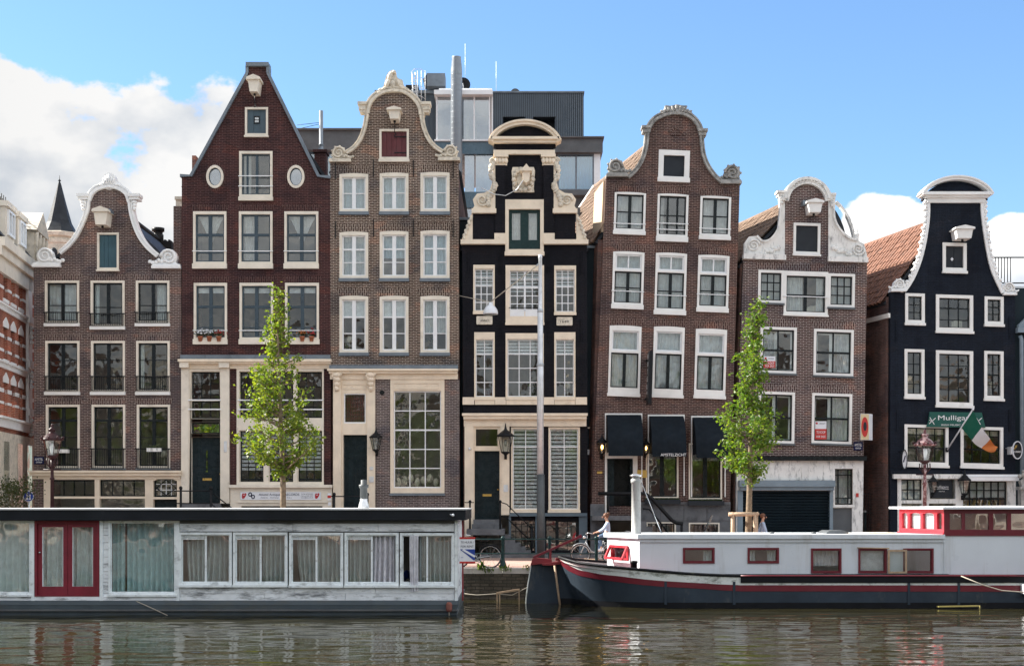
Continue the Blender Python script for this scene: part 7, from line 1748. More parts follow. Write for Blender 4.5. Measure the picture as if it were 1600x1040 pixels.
# ---------------------------------------------------------------- street furniture
def railing():
    F = frame(48.2); K = F.K; z = lambda h: QZ + h
    t = thing('quay_railing', 'dark green iron railing with two rails along the quay edge', 'railing', (1.2, 48.2, QZ))
    for px in (640, 713, 786, 859, 932, 1005, 1078):
        x = (px - 800) * K; m = MB(); m.lathe((x, 48.2, QZ), [(.14, 0), (.13, .05), (.09, .2), (.055, .3), (.05, .8), (.065, .86), (.05, .9), (.075, .97), (.08, 1.03), (.05, 1.08), (0, 1.1)], 10); m.build('railing_post', 'sash_green', t)
    for h in (.5, .98):
        m = MB(); m.tube([((640 - 800) * K, 48.2, z(h)), ((1078 - 800) * K, 48.2, z(h))], .022, 8); m.build('rail', 'sash_green', t)
railing()
def street_lamp(px, D, yr, label, mat, pm):
    """crowned four lamp lantern on a cast post; yr is the row of the roof's rim"""
    F = frame(D); c = F(px, yr, 0); t = thing('street_lamp', label, 'street lamp', (c.x, c.y, QZ), 'crowned street lanterns'); h = c.z - QZ
    B = Vector((c.x, c.y, QZ))
    m = MB(); m.lathe(B, [(.2, 0), (.2, .12), (.15, .2), (.15, .7), (.17, .75), (.1, .85), (.085, 1.1), (.075, 1.2), (.095, 1.24), (.07, 1.3), (.06, h - 1.35), (.09, h - 1.32), (.055, h - 1.25), (.05, h - .95), (.08, h - .9), (.05, h - .85), (.06, h - .62)], 12); m.build('post', pm, t)
    m = MB()
    for k in range(4):
        an = k * math.pi / 2 + .785; d = Vector((math.cos(an), math.sin(an), 0))
        m.tube([B + Vector((0, 0, h - .95)) + d * .06, B + Vector((0, 0, h - .8)) + d * .2, B + Vector((0, 0, h - .62)) + d * .19], .022, 5)
    m.tube([B + Vector((-.3, 0, h - 1.0)), B + Vector((.3, 0, h - 1.0))], .02, 5); m.build('bracket', mat, t)
    m = MB(); m.lathe(c, [(.32, -.02), (.19, -.52)], 6, sm=False); m.build('lantern_glass', 'lampglass', t)
    m = MB()
    for k in range(6):
        an = k * math.pi / 3; m.tube([c + Vector((.325 * math.cos(an), .325 * math.sin(an), 0)), c + Vector((.195 * math.cos(an), .195 * math.sin(an), -.53))], .014, 4)
    m.lathe(c, [(.2, -.52), (.21, -.55), (.1, -.62), (.05, -.66)], 6); m.build('lantern_frame', mat, t)
    m = MB(); m.lathe(c, [(.33, -.03), (.38, .0), (.38, .03), (.3, .07), (.25, .14), (.15, .22), (.1, .25), (.1, .3), (.13, .32), (.13, .36), (.06, .4), (.04, .46), (.05, .5), (.0, .55)], 18); m.build('lantern_roof', pm if pm != mat else mat, t)
    m = MB()
    for k in range(8):
        an = k * math.pi / 4; d = Vector((math.cos(an), math.sin(an), 0)); m.ell(c + d * .37 + Vector((0, 0, .06)), .035, .035, .07, 6, 4); m.tube([c + d * .36, c + d * .42 + Vector((0, 0, .1))], .015, 4)
    m.build('crown_points', mat, t, kind='stuff')
    m = MB(); m.lathe(c, [(.05, -.5), (.06, -.4), (.09, -.25), (.07, -.12), (.0, -.1)], 10); m.build('bulb', 'sign_white', t)
def speckle(name, c1, c2):
    t = NT(name); t.set(Base_Color=t.mix(t.rng(t.noise(9, 3, .6), .5, .56), c1, c2), Roughness=.4); MATS[name] = t.m
speckle('lamp_red', (.1, .016, .02), (.36, .24, .24)); paint('lamp_maroon', (.035, .013, .015), .35, .25, 6)
street_lamp(81.5, 48.7, 687, 'dark maroon crowned street lantern behind the houseboat at the left', 'lamp_maroon', 'lamp_maroon')
street_lamp(1445, 48.9, 695, 'red and pink speckled crowned street lantern in front of the pub', 'lamp_maroon', 'lamp_red')
def tall_pole():
    F = frame(56.5); p = F(845, 866, 0); K = F.K; z = lambda py: CZ - (py - HZ) * K
    t = thing('lamp_post', 'tall pale steel lamp post with dark lower shaft in front of the black house', 'lamp post', (p.x, p.y, QZ))
    c = Vector((p.x, p.y, 0)); m = MB(); m.lathe(c, [(.155, QZ), (.155, z(741))], 14); m.build('lower_shaft', 'pole_dark', t)
    m = MB(); m.lathe(c + Vector((-.02, 0, 0)), [(.135, z(741)), (.13, z(570)), (.115, z(568)), (.11, z(485)), (.085, z(482)), (.07, z(404)), (.08, z(403)), (.08, z(398)), (.0, z(397))], 14); m.build('upper_shaft', 'galv', t)
    m = MB(); m.lathe(c + Vector((-.02, 0, 0)), [(.14, z(572)), (.14, z(568))], 14); m.lathe(c + Vector((-.02, 0, 0)), [(.12, z(488)), (.12, z(483))], 14); build_each(m, 'collar', 'steel', t)
    lp = F(766, 486, 0); lp.y = 57.3
    t2 = thing('hanging_street_lamp', 'grey dome street lamp hung on a wire between lamp post and brown house', 'street lamp', tuple(lp))
    m = MB(); m.lathe(lp, [(.29, -.02), (.3, .02), (.27, .16), (.19, .28), (.09, .34), (.08, .42), (.04, .46), (.0, .47)], 18); m.build('lamp_shade', 'sign_white', t2)
    m = MB(); m.lathe(lp, [(.25, -.02), (.2, -.06), (.0, -.08)], 16); m.build('diffuser', 'lampglass', t2)
    top = lp + Vector((0, 0, .47)); m = MB()
    m.tube([top, Vector((c.x - .05, c.y, z(412)))], .022, 5); m.tube([top, FH(717, 462, .02)], .016, 5); m.build('span_wire', 'rope', t2)
    q = F(838, 415, 0); m = MB(); m.bar(q, q + Vector((.12, 0, .1)), .05); m.build('wire_clamp', 'steel', t2)
tall_pole()
def path_sign():
    F = frame(56.0); p = F(44.5, 775, 0); t = thing('round_road_sign', 'round blue footpath sign on a thin pole at the left corner', 'road sign', (p.x, p.y, QZ))
    m = MB(F); m.plate(arc(44.5, 775, 8.2, 8.2, 0, 350, 30), [], -.03, 0); m.build('disc', 'sign_blue', t)
    m = MB(F); m.plate(arc(44.5, 775, 8.2, 8.2, 0, 350, 30), [arc(44.5, 775, 7.5, 7.5, 0, 350, 30)], 0, .01); m.build('rim', 'sign_white', t)
    m = MB(F); m.ell(F(42.6, 770.8, .01), .03, .02, .03, 8, 5); m.ribbon([(42.6, 772), (42.3, 776), (41, 780.5)], 1.5, 0, .012); m.ribbon([(42.3, 776), (43.8, 780.3)], 1.3, 0, .012)
    m.ell(F(47, 773, .01), .025, .02, .025, 8, 5); m.ribbon([(47, 774), (46.8, 777), (46, 780.3)], 1.3, 0, .012); m.ribbon([(46.8, 777), (48, 780)], 1.1, 0, .012); m.ribbon([(42.6, 773.5), (46.8, 775.5)], .8, 0, .012); m.build('walkers', 'ink_white', t)
    m = MB(); m.tube([(p.x, p.y + .06, QZ), (p.x, p.y + .06, p.z + .25)], .035, 8); m.build('pole', 'galv', t)
path_sign()
def railings_two():
    F = frame(59.0)
    def rail(name, label, posts, runs, b0, b1, loc):
        t = thing(name, label, 'handrail', tuple(F(loc, 864, 0)), None)
        for a in posts:
            m = MB(); m.tube([F(a, b0, 0), F(a, b1, 0)], .05, 8); m.ell(F(a, b0 - 1, 0), .075, .075, .085, 8, 5); m.build('post', 'iron', t)
        m = MB()
        for r in runs: m.tube([F(*q, 0) for q in r], .028, 6)
        m.build('rail', 'iron', t)
    rail('iron_handrail', 'black iron handrail by the dark door of the maroon house', (282.5, 329.5), [[(272, 766.5), (332, 766.5)], [(272, 786), (332, 786)], [(329, 768), (366, 796), (372, 806)], [(329, 786), (345, 798)]], 763, 866, 305)
    rail('iron_handrail', 'black iron handrail in front of the sandstone doorway of the brown house', (522, 574), [[(512, 775), (574, 775)], [(512, 795), (574, 795)]], 773, 866, 545)
    t = thing('parking_notice', 'small white and red notice beside the brown house handrail', 'notice', tuple(F(516, 780, .05)))
    m = MB(F); m.box(512, 770, 517.5, 781, .03, .05); m.build('plate', 'sign_white', t); m = MB(F); m.box(512, 773.5, 517.5, 777.5, .05, .06); m.build('red_band', 'sign_red', t); m = MB(F); m.box(513, 784, 517.5, 789, .03, .05); m.build('small_plate', 'sign_white', t)
railings_two()

# ---------------------------------------------------------------- bicycles
def bicycle(hx, D, ground, label, sg=1, fm='bikeblack', wb=1.1, r=.35, lean=0.0):
    """front hub at hx; the bicycle runs to hx + sg * wheelbase"""
    B = Vector((hx, D, ground)); P = lambda x, z, y=0.0: B + Vector((sg * x, y + z * lean, z)); t = thing('bicycle', label, 'bicycle', tuple(B), 'bicycles on the quay')
    for x in (0, wb):
        m = MB(); ring = [P(x + (r - .025) * math.cos(a * .2618), r + (r - .025) * math.sin(a * .2618)) for a in range(24)]; m.tube(ring, .014, 5, closed=True)
        for k in range(12): m.tube([P(x, r, .02 * (-1) ** k), P(x + (r - .03) * math.cos(k * .5236), r + (r - .03) * math.sin(k * .5236))], .003, 3)
        m.lathe(P(x, r), [(.03, -.05), (.03, .05)], 8, axis='Y'); w = m.build('wheel', 'chrome', t)
        m = MB(); m.tube([P(x + r * math.cos(a * .2618), r + r * math.sin(a * .2618)) for a in range(24)], .021, 6, closed=True); m.build('tyre', 'rubber', w)
        m = MB(); m.tube([P(x + (r + .035) * math.cos(R(a)), r + (r + .035) * math.sin(R(a))) for a in (range(10, 180, 15) if x else range(0, 150, 15))], .022, 5); m.build('mudguard', fm, t)
    head, bb, seat = P(.22, .86), P(.62, .3), P(.82, .78)
    m = MB(); m.tube([P(0, r), P(.12, .62), head, P(.25, .98)], .018, 6); m.tube([P(.2, .78), P(.34, .5), bb], .022, 6); m.tube([bb, seat, P(.845, .88)], .018, 6)
    m.tube([P(.21, .66), P(.4, .42), P(.6, .36)], .016, 6); m.tube([bb, P(wb, r)], .014, 6); m.tube([seat, P(wb, r)], .012, 6); m.build('bike_frame', fm, t)
    m = MB(); m.tube([P(.25, .98), P(.24, 1.06), P(.2, 1.1, -.12), P(.26, 1.12, -.26), P(.42, 1.09, -.3)], .012, 6); m.tube([P(.24, 1.06), P(.2, 1.1, .12), P(.26, 1.12, .26), P(.42, 1.09, .3)], .012, 6); m.ell(P(.14, .95), .06, .05, .06, 8, 6); m.build('handlebar', 'chrome', t)
    m = MB(); m.ell(P(.88, .93), .14, .1, .045, 10, 6); m.ell(P(.75, .935), .09, .04, .035, 8, 5); m.build('saddle', 'rubber', t)
    m = MB(); m.tube([P(.86, .76, -.07), P(1.3, .76, -.07)], .009, 5); m.tube([P(.86, .76, .07), P(1.3, .76, .07)], .009, 5); m.tube([P(1.25, .76, .07), P(wb, r, .07)], .008, 5); m.tube([P(1.25, .76, -.07), P(wb, r, -.07)], .008, 5)
    for k in range(4): m.tube([P(.9 + .1 * k, .76, -.07), P(.9 + .1 * k, .76, .07)], .007, 4)
    m.build('luggage_rack', fm, t)
    m = MB(); m.lathe(bb, [(.0, -.05), (.1, -.045), (.1, -.035), (.0, -.03)], 14, axis='Y'); m.tube([bb + Vector((0, -.08, 0)), P(.72, .2, -.09)], .012, 5); m.tube([bb + Vector((0, .08, 0)), P(.52, .42, .09)], .012, 5); m.bar(P(.68, .2, -.1), P(.78, .2, -.1), .09, .03); m.bar(P(.47, .42, .1), P(.57, .42, .1), .09, .03)
    m.bar(P(.62, .33, -.04), P(wb, r + .03, -.04), .1, .03); m.build('crankset', 'steel', t)
    return t
K482 = 48.7 / FOC
bicycle((766 - 800) * K482 - 1.08, 48.75, QZ, 'black bicycle parked at the railing behind the for rent board', 1, wb=1.08, r=.375)
bicycle((969 - 800) * 55 / FOC, 55.2, QZ, 'grey bicycle parked by the hotel steps behind the barge cabin', 1, 'bikegrey')
RX, RD = (907 - 800) * 52 / FOC, 52.0
bicycle(RX, RD, QZ, 'silver grey ladies bicycle ridden to the left by the woman', 1, 'bikegrey', wb=1.13)

# ---------------------------------------------------------------- people
def skin(name, verts, edges, mat, parent, org, sub=1):
    me = bpy.data.meshes.new(name); me.from_pydata([tuple(Vector(v[:3])) for v in verts], edges, [])
    o = bpy.data.objects.new(name, me); C.objects.link(o)
    sk = o.modifiers.new('skin', 'SKIN'); sk.use_smooth_shade = True
    if not me.skin_vertices: me.skin_vertices.new()
    for i, v in enumerate(verts):
        rr = v[3]; me.skin_vertices[0].data[i].radius = (rr if not isinstance(rr, tuple) else rr[0], rr if not isinstance(rr, tuple) else rr[1]); me.skin_vertices[0].data[i].use_root = (i == 0)
    sb = o.modifiers.new('sub', 'SUBSURF'); sb.levels = sub; sb.render_levels = sub
    dg = bpy.context.evaluated_depsgraph_get(); me2 = bpy.data.meshes.new_from_object(o.evaluated_get(dg))
    bpy.data.objects.remove(o); me2.transform(Matrix.Translation(Vector(org) - ORG[parent.name]))
    me2.materials.clear(); me2.materials.append(MATS[mat])
    for p in me2.polygons: p.use_smooth = True
    n = bpy.data.objects.new(name, me2); C.objects.link(n); n.parent = parent; ORG[n.name] = ORG[parent.name]
    return n
def chain(verts, edges, start, pts):
    k = start
    for p in pts: verts.append(p); edges.append((k, len(verts) - 1)); k = len(verts) - 1
    return k
def hand(V, E, wrist, d, side, curl):
    """palm, four fingers and a thumb grown from the wrist vertex; d is the reach direction"""
    w = Vector(V[wrist][:3]); d = Vector(d).normalized(); s_ = Vector(side).normalized(); up = Vector(curl).normalized()
    p = w + d * .07; k = chain(V, E, wrist, [(*p, .02)])
    for i, L in enumerate((.065, .075, .07, .055)):
        a = p + s_ * (.012 * (i - 1.5)) + d * .015; b = a + d * L * .55 + up * .008; c = b + d * L * .2 + up * L * .45
        chain(V, E, k, [(*a, .009), (*b, .0085), (*c, .007)])
    a = w + d * .03 + s_ * .03; chain(V, E, wrist, [(*a, .01), (*(a + d * .03 + up * .02), .008)])
def face(parent, c, f, hairm, tail=None):
    """c head centre, f facing sign along x; ears, nose, eyes, mouth, hair"""
    m = MB(); m.ell(c + Vector((f * .108, 0, -.015)), .02, .016, .028, 8, 5); m.ell(c + Vector((-f * .005, -.078, -.01)), .022, .012, .032, 8, 5); m.ell(c + Vector((-f * .005, .078, -.01)), .022, .012, .032, 8, 5); m.build('nose_and_ears', 'skin', parent, kind='stuff')
    m = MB(); m.ell(c + Vector((f * .088, -.035, .015)), .012, .014, .01, 8, 5); m.ell(c + Vector((f * .088, .035, .015)), .012, .014, .01, 8, 5); build_each(m, 'eye', 'ink', parent)
    m = MB(); m.ell(c + Vector((f * .094, 0, -.065)), .012, .026, .008, 8, 5); m.build('mouth', 'lips', parent)
    m = MB(); m.ell(c + Vector((-f * .025, 0, .035)), .108, .093, .105, 14, 9, rough=.03)
    if tail: m.ell(c + Vector(tail), .06, .06, .06, 10, 7, rough=.08)
    m.build('hair', hairm, parent)
paint('lips', (.35, .1, .09), .5, .05)
def cyclist():
    o = Vector((RX, RD, QZ)); t = thing('person', 'woman in pale blue top and jeans riding a bicycle to the left', 'person', tuple(o + Vector((.95, 0, 1))))
    # x runs to the right from the front hub, y away, z up
    hip = (.95, 0, 1.04); V, E = [], []
    V.append((.96, 0, 1.05, .1))                                                        # 0 pelvis
    ch = chain(V, E, 0, [(.965, 0, 1.2, .095), (.98, 0, 1.36, .1), (.985, 0, 1.47, .085), (.965, 0, 1.55, .045), (.93, 0, 1.62, .05), (.905, 0, 1.69, (.088, .08)), (.90, 0, 1.76, .078)])
    sh = 3
    for s_ in (-1, 1):
        w = chain(V, E, sh, [(.975, s_ * .15, 1.46, .052), (.86, s_ * .2, 1.28, .042), (.76, s_ * .21, 1.2, .036), (.6, s_ * .22, 1.14, .026)])
        hand(V, E, w, (-1, 0, -.15), (0, s_, 0), (0, 0, -1))
    for s_, knee, ank, toe in ((-1, (.62, -.1, .98), (.76, -.1, .56), (.6, -.1, .47)), (1, (.6, .1, .8), (.72, .1, .32), (.56, .1, .24))):
        a = chain(V, E, 0, [(.9, s_ * .09, 1.03, .085), (.5 * (.9 + knee[0]) , s_ * .1, .5 * (1.03 + knee[2]), .075), (*knee, .055), (.5 * (knee[0] + ank[0]) + .02, s_ * .1, .5 * (knee[2] + ank[2]), .05), (*ank, .034), (.5 * (ank[0] + toe[0]), s_ * .1, toe[2] + .01, .034), (*toe, .026)])
    skin('body', V, E, 'skin', t, o)
    c = o + Vector((.9, 0, 1.7)); face(t, c, -1, 'hair', (.1, 0, .1))
    V, E = [(.965, 0, 1.0, .125)], []; chain(V, E, 0, [(.97, 0, 1.14, .108), (.975, 0, 1.3, .112), (.985, 0, 1.42, .108), (.98, 0, 1.5, .07)])
    for s_ in (-1, 1): chain(V, E, 3, [(.975, s_ * .15, 1.46, .064), (.86, s_ * .2, 1.28, .055), (.76, s_ * .21, 1.2, .048), (.65, s_ * .22, 1.155, .038)])
    skin('top', V, E, 'shirt_blue', t, o)
    V, E = [(.96, 0, 1.05, .115)], []
    for s_, knee, ank in ((-1, (.62, -.1, .98), (.755, -.1, .6)), (1, (.6, .1, .8), (.715, .1, .36))):
        chain(V, E, 0, [(.9, s_ * .09, 1.03, .1), (.5 * (.9 + knee[0]), s_ * .1, .5 * (1.03 + knee[2]), .088), (*knee, .066), (.5 * (knee[0] + ank[0]) + .02, s_ * .1, .5 * (knee[2] + ank[2]), .06), (*ank, .046)])
    skin('jeans', V, E, 'jeans', t, o)
    for s_, a in ((-1, (.76, -.1, .5)), (1, (.72, .1, .27))):
        m = MB(); m.ell(o + Vector((a[0] - .05, a[1], a[2])), .13, .048, .045, 10, 6); m.ell(o + Vector((a[0] + .03, a[1], a[2] + .04)), .05, .045, .05, 8, 5); m.build('shoe', 'sign_white', t)
cyclist()
def walker():
    D = 54.5; K = D / FOC; o = Vector(((1191 - 800) * K, D, QZ)); t = thing('person', 'person in light blue shirt and sunglasses walking right past the tree stakes', 'person', tuple(o))
    V, E = [(0, 0, .98, .11)], []
    chain(V, E, 0, [(0, 0, 1.12, .1), (.01, 0, 1.3, .11), (.01, 0, 1.43, .09), (.015, 0, 1.52, .05), (.03, 0, 1.58, .055), (.045, 0, 1.65, (.088, .08)), (.045, 0, 1.73, .076)])
    for s_, e, w in ((-1, (.1, -.23, 1.12), (.17, -.2, .9)), (1, (-.1, .22, 1.14), (-.02, .22, .9))):
        k = chain(V, E, 3, [(.01, s_ * .17, 1.42, .055), (e[0], e[1], e[2], .042), (*w, .028)]); hand(V, E, k, (.2, 0, -1), (1, 0, 0), (.3, 0, 0))
    for s_, kx, fx in ((-1, .12, .1), (1, -.02, -.22)):
        chain(V, E, 0, [(0, s_ * .09, .92, .09), (kx, s_ * .09, .52, .06), (fx, s_ * .09, .1, .038), (fx + .06, s_ * .09, .05, .034), (fx + .17, s_ * .09, .035, .024)])
    skin('body', V, E, 'skin', t, o); c = o + Vector((.045, 0, 1.67)); face(t, c, 1, 'hair', (-.06, 0, .06))
    V, E = [(0, 0, .9, .135)], []; chain(V, E, 0, [(0, 0, 1.08, .12), (.01, 0, 1.28, .125), (.01, 0, 1.4, .115), (.012, 0, 1.48, .07)])
    for s_, e, w in ((-1, (.1, -.23, 1.12), (.15, -.21, .97)), (1, (-.1, .22, 1.14), (-.04, .22, .98))): chain(V, E, 3, [(.01, s_ * .17, 1.42, .07), (e[0], e[1], e[2], .058), (*w, .044)])
    skin('shirt', V, E, 'shirt_blue', t, o)
    V, E = [(0, 0, .96, .125)], []
    for s_, kx, fx in ((-1, .12, .1), (1, -.02, -.22)): chain(V, E, 0, [(0, s_ * .09, .9, .1), (kx, s_ * .09, .52, .075), (fx, s_ * .09, .14, .055)])
    skin('trousers', V, E, 'shirt_blue', t, o)
    m = MB(); m.ell(c + Vector((.085, -.035, .02)), .02, .03, .022, 8, 5); m.ell(c + Vector((.085, .035, .02)), .02, .03, .022, 8, 5); m.tube([c + Vector((.08, -.07, .025)), c + Vector((0, -.085, .02))], .006, 4); m.build('sunglasses', 'ink', t)
    for s_, fx in ((-1, .1), (1, -.22)):
        m = MB(); m.ell(o + Vector((fx + .07, s_ * .09, .045)), .14, .05, .045, 10, 6); m.build('shoe', 'shoe', t)
    tb = thing('shoulder_bag', 'black and white patterned bag carried by the person in light blue', 'bag', tuple(o + Vector((-.2, -.2, .7))))
    t_ = NT('bag_print'); t_.set(Base_Color=t_.mix(t_.rng(t_.noise(22, 2, .5), .48, .53), (.03, .03, .035), (.6, .6, .6)), Roughness=.8); MATS['bag_print'] = t_.m
    m = MB(); q = o + Vector((-.22, -.1, .72)); m.ell(q, .2, .12, .3, 12, 8, rough=.05); m.build('bag_body', 'bag_print', tb)
    m = MB(); m.tube([q + Vector((-.1, 0, .26)), o + Vector((-.05, -.18, 1.46)), q + Vector((.1, 0, .26))], .014, 5); m.build('strap', 'ink', tb)
walker()

# ---------------------------------------------------------------- scooter, stakes
def scooter():
    D = 53; K = D / FOC; o = Vector(((1112 - 800) * K, D, QZ)); P = lambda x, z, y=0.0: o + Vector((x, y, z))
    t = thing('motor_scooter', 'parked scooter with tall clear windscreen behind the barge roof', 'scooter', tuple(o))
    for x in (-.35, .8):
        m = MB(); m.tube([P(x + .2 * math.cos(a * .4), .24 + .2 * math.sin(a * .4)) for a in range(16)], .055, 8, closed=True); m.lathe(P(x, .24), [(.15, -.03), (.15, .03)], 12, axis='Y'); m.build('wheel', 'rubber', t)
    m = MB(); m.plate([(0, 0)] * 0 or [(-.4, .45), (-.2, .4), (-.02, .95), (-.12, 1.05), (-.3, .7)], [], -.2, .2); m.v = [P(v.x, v.y, v.z) for v in m.v]; m.build('leg_shield', 'plastic_grey', t)
    m = MB(); m.ell(P(.55, .62), .42, .17, .2, 12, 8); m.bar(P(-.2, .35), P(.5, .35), .3, .08); m.build('scooter_body', 'plastic_grey', t)
    m = MB(); m.ell(P(.5, .82), .36, .14, .07, 12, 6); m.build('scooter_seat', 'rubber', t)
    m = MB(); m.tube([P(-.08, 1.0, -.32), P(-.1, 1.05, 0), P(-.08, 1.0, .32)], .02, 6); m.ell(P(-.16, .98), .1, .12, .1, 10, 6); m.build('scooter_bars', 'bikeblack', t)
    m = MB(); g = [[P(-.24 + .3 * v - .1 * math.cos(u * 1.4), 1.0 + .75 * v, u * .26 * (1 - .35 * v * v)) for u in (-1, -.6, -.2, .2, .6, 1)] for v in (0, .25, .5, .75, 1)]; m.sheet(g); m.build('windscreen', 'glass_bright', t)
    m = MB(); m.tube([P(-.1, 1.02, -.28), P(-.2, 1.25, -.36)], .01, 5); m.ell(P(-.22, 1.28, -.36), .03, .07, .055, 8, 5); m.build('mirror', 'bikeblack', t)
scooter()
def stakes():
    D = 50.4; K = D / FOC; x = lambda px: (px - 800) * K; t = thing('tree_guard', 'peeled wooden stakes and rails guarding the right hand young tree', 'tree guard', (x(1160), D, QZ)); zt = CZ - (803 - HZ) * K
    for px, dy in ((1142, -.35), (1176.5, -.35), (1187, .75), (1150, .75)):
        m = MB(); m.tube([(x(px), D + dy, QZ - .05), (x(px) + .01, D + dy, zt)], .065, 8); m.build('stake', 'wood', t)
    for a, b in (((1136, -.35), (1180, -.35)), ((1177, -.4), (1190, .85)), ((1142, -.4), (1150, .85))):
        m = MB(); m.tube([(x(a[0]), D + a[1], zt), (x(b[0]), D + b[1], zt + .01)], .07, 8); m.build('rail', 'wood', t)
stakes()
def coil():
    p = Vector(((921 - 800) * 48.9 / FOC, 48.9, QZ)); t = thing('rope_coil', 'untidy coil of tan rope on the quay under the cyclist', 'rope', tuple(p)); m = MB(); rnd = random.Random(1); pts = []
    for i in range(90): a = i * .45; pts.append(p + Vector(((.27 + rnd.uniform(-.08, .05)) * math.cos(a), (.2 + rnd.uniform(-.05, .05)) * math.sin(a), .05 + .0026 * i + rnd.uniform(-.02, .02))))
    m.tube(pts, .026, 6); m.build('rope_loop', 'wood', t)
coil()

# ---------------------------------------------------------------- trees
def leaf_at(vs, fs, p, s_, rnd, droop=.35):
    d = Vector((rnd.gauss(0, 1), rnd.gauss(0, 1), rnd.gauss(-droop, .7))).normalized(); u = d.cross(Vector((rnd.gauss(0, 1), rnd.gauss(0, 1), rnd.gauss(0, 1)))).normalized(); n = d.cross(u)
    k = len(vs); w = s_ * .36
    vs += [p, p + d * s_ * .5 + u * w + n * s_ * .1, p + d * s_, p + d * s_ * .5 - u * w + n * s_ * .1]; fs.append((k, k + 1, k + 2, k + 3))
def young_tree(px, D, top, hw, seed, label, mat, nb, leaves, trunk_top, bend):
    """hw: rows of (photo row, left half width, right half width) in photo pixels"""
    F = frame(D); K = F.K; rnd = random.Random(seed); base = F(px, 800, 0); base.z = QZ; t = thing('young_tree', label, 'tree', tuple(base), 'young street trees')
    zt = CZ - (top - HZ) * K; H_ = zt - QZ
    def stem(z):
        u = (z - QZ) / H_; return Vector((base.x + bend(u) * K, base.y + .05 * math.sin(u * 5), z))
    m = MB(); n = 16; m.tube([stem(QZ + H_ * i / n * .97) for i in range(n + 1)], [.13 * (1 - .85 * (i / n)) + (.05 if i == 0 else 0) + .006 * (i % 2) for i in range(n + 1)], 9); m.build('trunk', 'bark', t)
    zs = [CZ - (r[0] - HZ) * K for r in hw]
    def width(z, sgn):
        for (r0, r1, z0, z1) in zip(hw, hw[1:], zs, zs[1:]):
            if z0 >= z >= z1: f = (z0 - z) / (z0 - z1); return (r0[1 if sgn < 0 else 2] * (1 - f) + r1[1 if sgn < 0 else 2] * f) * K
        return 0
    vs, fs = [], []; bm_ = MB()
    for i in range(nb):
        z = zs[0] + (zs[-1] - zs[0]) * ((i + rnd.random()) / nb) ** .85; an = rnd.choice((0, math.pi)) + rnd.gauss(0, .85); wd = width(z, math.cos(an))
        L = wd * rnd.uniform(.45, 1.12); s0 = stem(max(QZ + 1.6, z - L * rnd.uniform(.3, .75))); out = Vector((math.cos(an), math.sin(an) * .95, 0)); tip = stem(z) + out * L; tip.z = z + rnd.uniform(-.1, .12)
        mid = s0.lerp(tip, .55) + Vector((0, 0, -.05)) + out * .05
        bm_.tube([s0, mid, tip], [.032 * min(1, .4 + L), .02, .006], 4, caps=False)
        ncl = max(2, int(2 + L * 3.2))
        for c in range(ncl):
            f = .3 + .7 * (c + rnd.random()) / ncl; q = (s0.lerp(mid, f * 2) if f < .5 else mid.lerp(tip, f * 2 - 1)); q = q + Vector((rnd.gauss(0, .07), rnd.gauss(0, .07), rnd.gauss(0, .07)))
            for k in range(int(leaves * rnd.uniform(.4, 1.5))):
                g = Vector((rnd.gauss(0, .11), rnd.gauss(0, .11), rnd.gauss(0, .09))); leaf_at(vs, fs, q + g, rnd.uniform(.09, .16), rnd)
    bm_.build('limbs', 'bark', t, kind='stuff')
    m = MB(); m.add(vs, fs); m.build('crown', mat, t, kind='stuff')
young_tree(440, 51, 452, [(452, 1, 1), (475, 6, 8), (500, 11, 14), (522, 20, 19), (545, 24, 42), (560, 22, 34), (575, 36, 32), (590, 50, 45), (610, 48, 58), (628, 58, 64), (645, 66, 58), (660, 80, 56), (678, 84, 72), (690, 78, 80), (700, 58, 52), (712, 30, 38), (725, 10, 16), (742, 4, 8)], 11, 'slender young street tree with loose yellow green leaves before the maroon house', 'leaf', 118, 14, 455, lambda u: -3 * u + 3 * math.sin(u * 6))
young_tree(1168, 50.5, 472, [(472, 3, 6), (490, 9, 10), (520, 10, 12), (545, 22, 12), (556, 30, 10), (580, 30, 16), (600, 32, 24), (625, 36, 30), (645, 52, 34), (665, 56, 40), (685, 60, 48), (700, 56, 56), (715, 44, 50), (728, 30, 34), (740, 20, 8), (748, 12, 2)], 23, 'denser bushy young street tree held by wooden stakes', 'leaf2', 112, 16, 475, lambda u: 17 * u * u + 2 * math.sin(u * 5))
def corner_tree():
    F = frame(55.5); K = F.K; rnd = random.Random(31); base = F(20, 800, 0); base.z = QZ; t = thing('small_tree', 'small dark leafed tree in front of the striped corner building', 'tree', tuple(base))
    m = MB(); m.tube([base, base + Vector((.05, 0, 1.2)), base + Vector((-.05, 0, 2.6))], [.1, .07, .03], 8); m.build('trunk', 'bark', t)
    vs, fs = [], []; bm_ = MB()
    for i in range(46):
        an = rnd.uniform(0, 6.28); z = rnd.uniform(.7, 3.0); rr = 1.05 * math.sqrt(max(.05, 1 - ((z - 1.7) / 1.5) ** 2)) * rnd.uniform(.5, 1.1); q = base + Vector((math.cos(an) * rr, math.sin(an) * rr, z))
        bm_.tube([base + Vector((0, 0, z * .6)), q], [.02, .005], 4, caps=False)
        for k in range(70): leaf_at(vs, fs, q + Vector((rnd.gauss(0, .2), rnd.gauss(0, .2), rnd.gauss(0, .17))), rnd.uniform(.06, .11), rnd)
    bm_.build('limbs', 'bark', t, kind='stuff'); m = MB(); m.add(vs, fs); m.build('crown', 'leafdark', t, kind='stuff')
corner_tree()

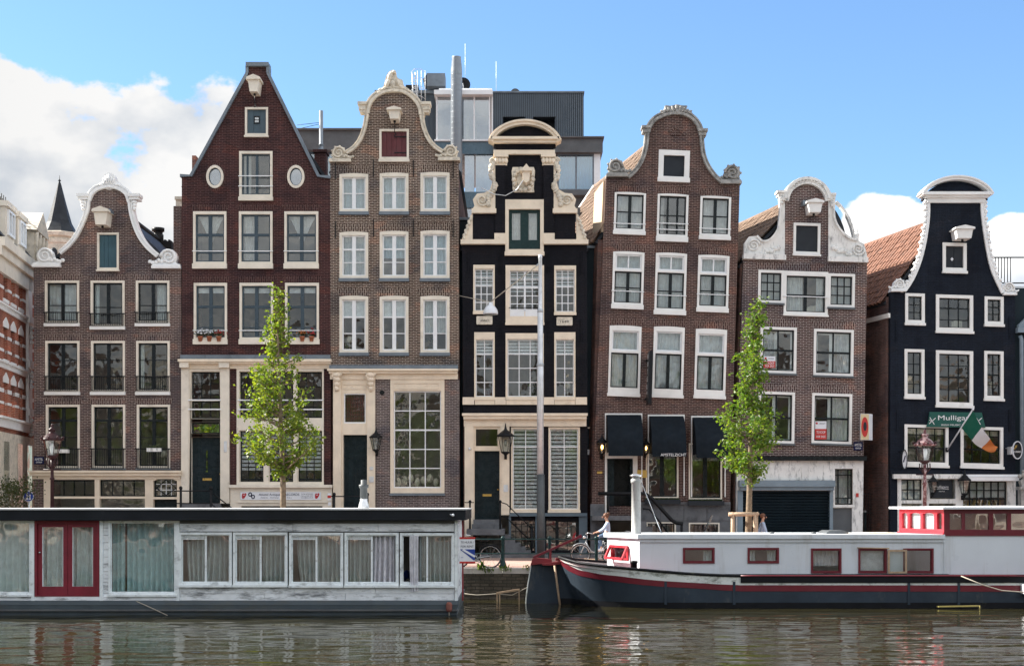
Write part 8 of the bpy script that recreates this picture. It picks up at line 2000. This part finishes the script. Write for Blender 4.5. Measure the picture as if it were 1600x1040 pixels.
# ---------------------------------------------------------------- the other bank, seen only in panes and water
def other_bank():
    rnd = random.Random(12); m = MB(); m.hexa([(-200, -3, -1), (200, -3, -1), (200, -3, 1.2), (-200, -3, 1.2), (-200, -60, -1), (200, -60, -1), (200, -60, 1.2), (-200, -60, 1.2)]); m.build('opposite_quay', 'paving', kind='structure')
    x = -70; mats = ['b1', 'b5', 'cream', 'b3', 'b6', 'stone', 'b2']; k = 0
    coll = {}
    while x < 75:
        w = rnd.uniform(5.5, 8); h = rnd.uniform(11, 16); mt = mats[k % len(mats)]; k += 1; q = coll.setdefault(mt, MB())
        q.hexa([(x, -14, 1), (x + w, -14, 1), (x + w, -14, h), (x, -14, h), (x, -26, 1), (x + w, -26, 1), (x + w, -26, h), (x, -26, h)])
        q.hexa([(x + w * .2, -14, h), (x + w * .8, -14, h), (x + w * .62, -14, h + 3), (x + w * .38, -14, h + 3), (x + w * .2, -25, h), (x + w * .8, -25, h), (x + w * .62, -25, h + 3), (x + w * .38, -25, h + 3)])
        for fl in range(int((h - 2) / 2.9)):
            for c in range(3):
                a = x + w * (.12 + .28 * c); z = 2 + fl * 2.9
                fr_ = coll.setdefault('white', MB()); fr_.hexa([(a, -13.95, z), (a + w * .2, -13.95, z), (a + w * .2, -13.95, z + 1.9), (a, -13.95, z + 1.9), (a, -14.02, z), (a + w * .2, -14.02, z), (a + w * .2, -14.02, z + 1.9), (a, -14.02, z + 1.9)])
                pn = coll.setdefault('panel_dark', MB()); pn.hexa([(a + .12, -13.9, z + .12), (a + w * .2 - .12, -13.9, z + .12), (a + w * .2 - .12, -13.9, z + 1.78), (a + .12, -13.9, z + 1.78), (a + .12, -13.96, z + .12), (a + w * .2 - .12, -13.96, z + .12), (a + w * .2 - .12, -13.96, z + 1.78), (a + .12, -13.96, z + 1.78)])
        x += w + .05
    for mt, q in coll.items(): q.build('opposite_houses', mt, kind='stuff')
    vs, fs = [], []; tr = MB()
    for i in range(15):
        c = Vector((-56 + i * 8 + rnd.uniform(-1.5, 1.5), -7.5, rnd.uniform(7.5, 9.5))); tr.tube([(c.x, c.y, 1), (c.x + .2, c.y, c.z)], [.25, .12], 7)
        for k in range(2600):
            d = Vector((rnd.gauss(0, 1), rnd.gauss(0, 1), rnd.gauss(0, 1))).normalized() * rnd.uniform(.3, 1) ** .5; p = c + Vector((d.x * 3.1, d.y * 2.6, d.z * 3.6)); leaf_at(vs, fs, p, rnd.uniform(.3, .55), rnd)
    tr.build('opposite_trunks', 'bark', kind='stuff'); m = MB(); m.add(vs, fs); m.build('opposite_trees', 'leaf', kind='stuff')
other_bank()
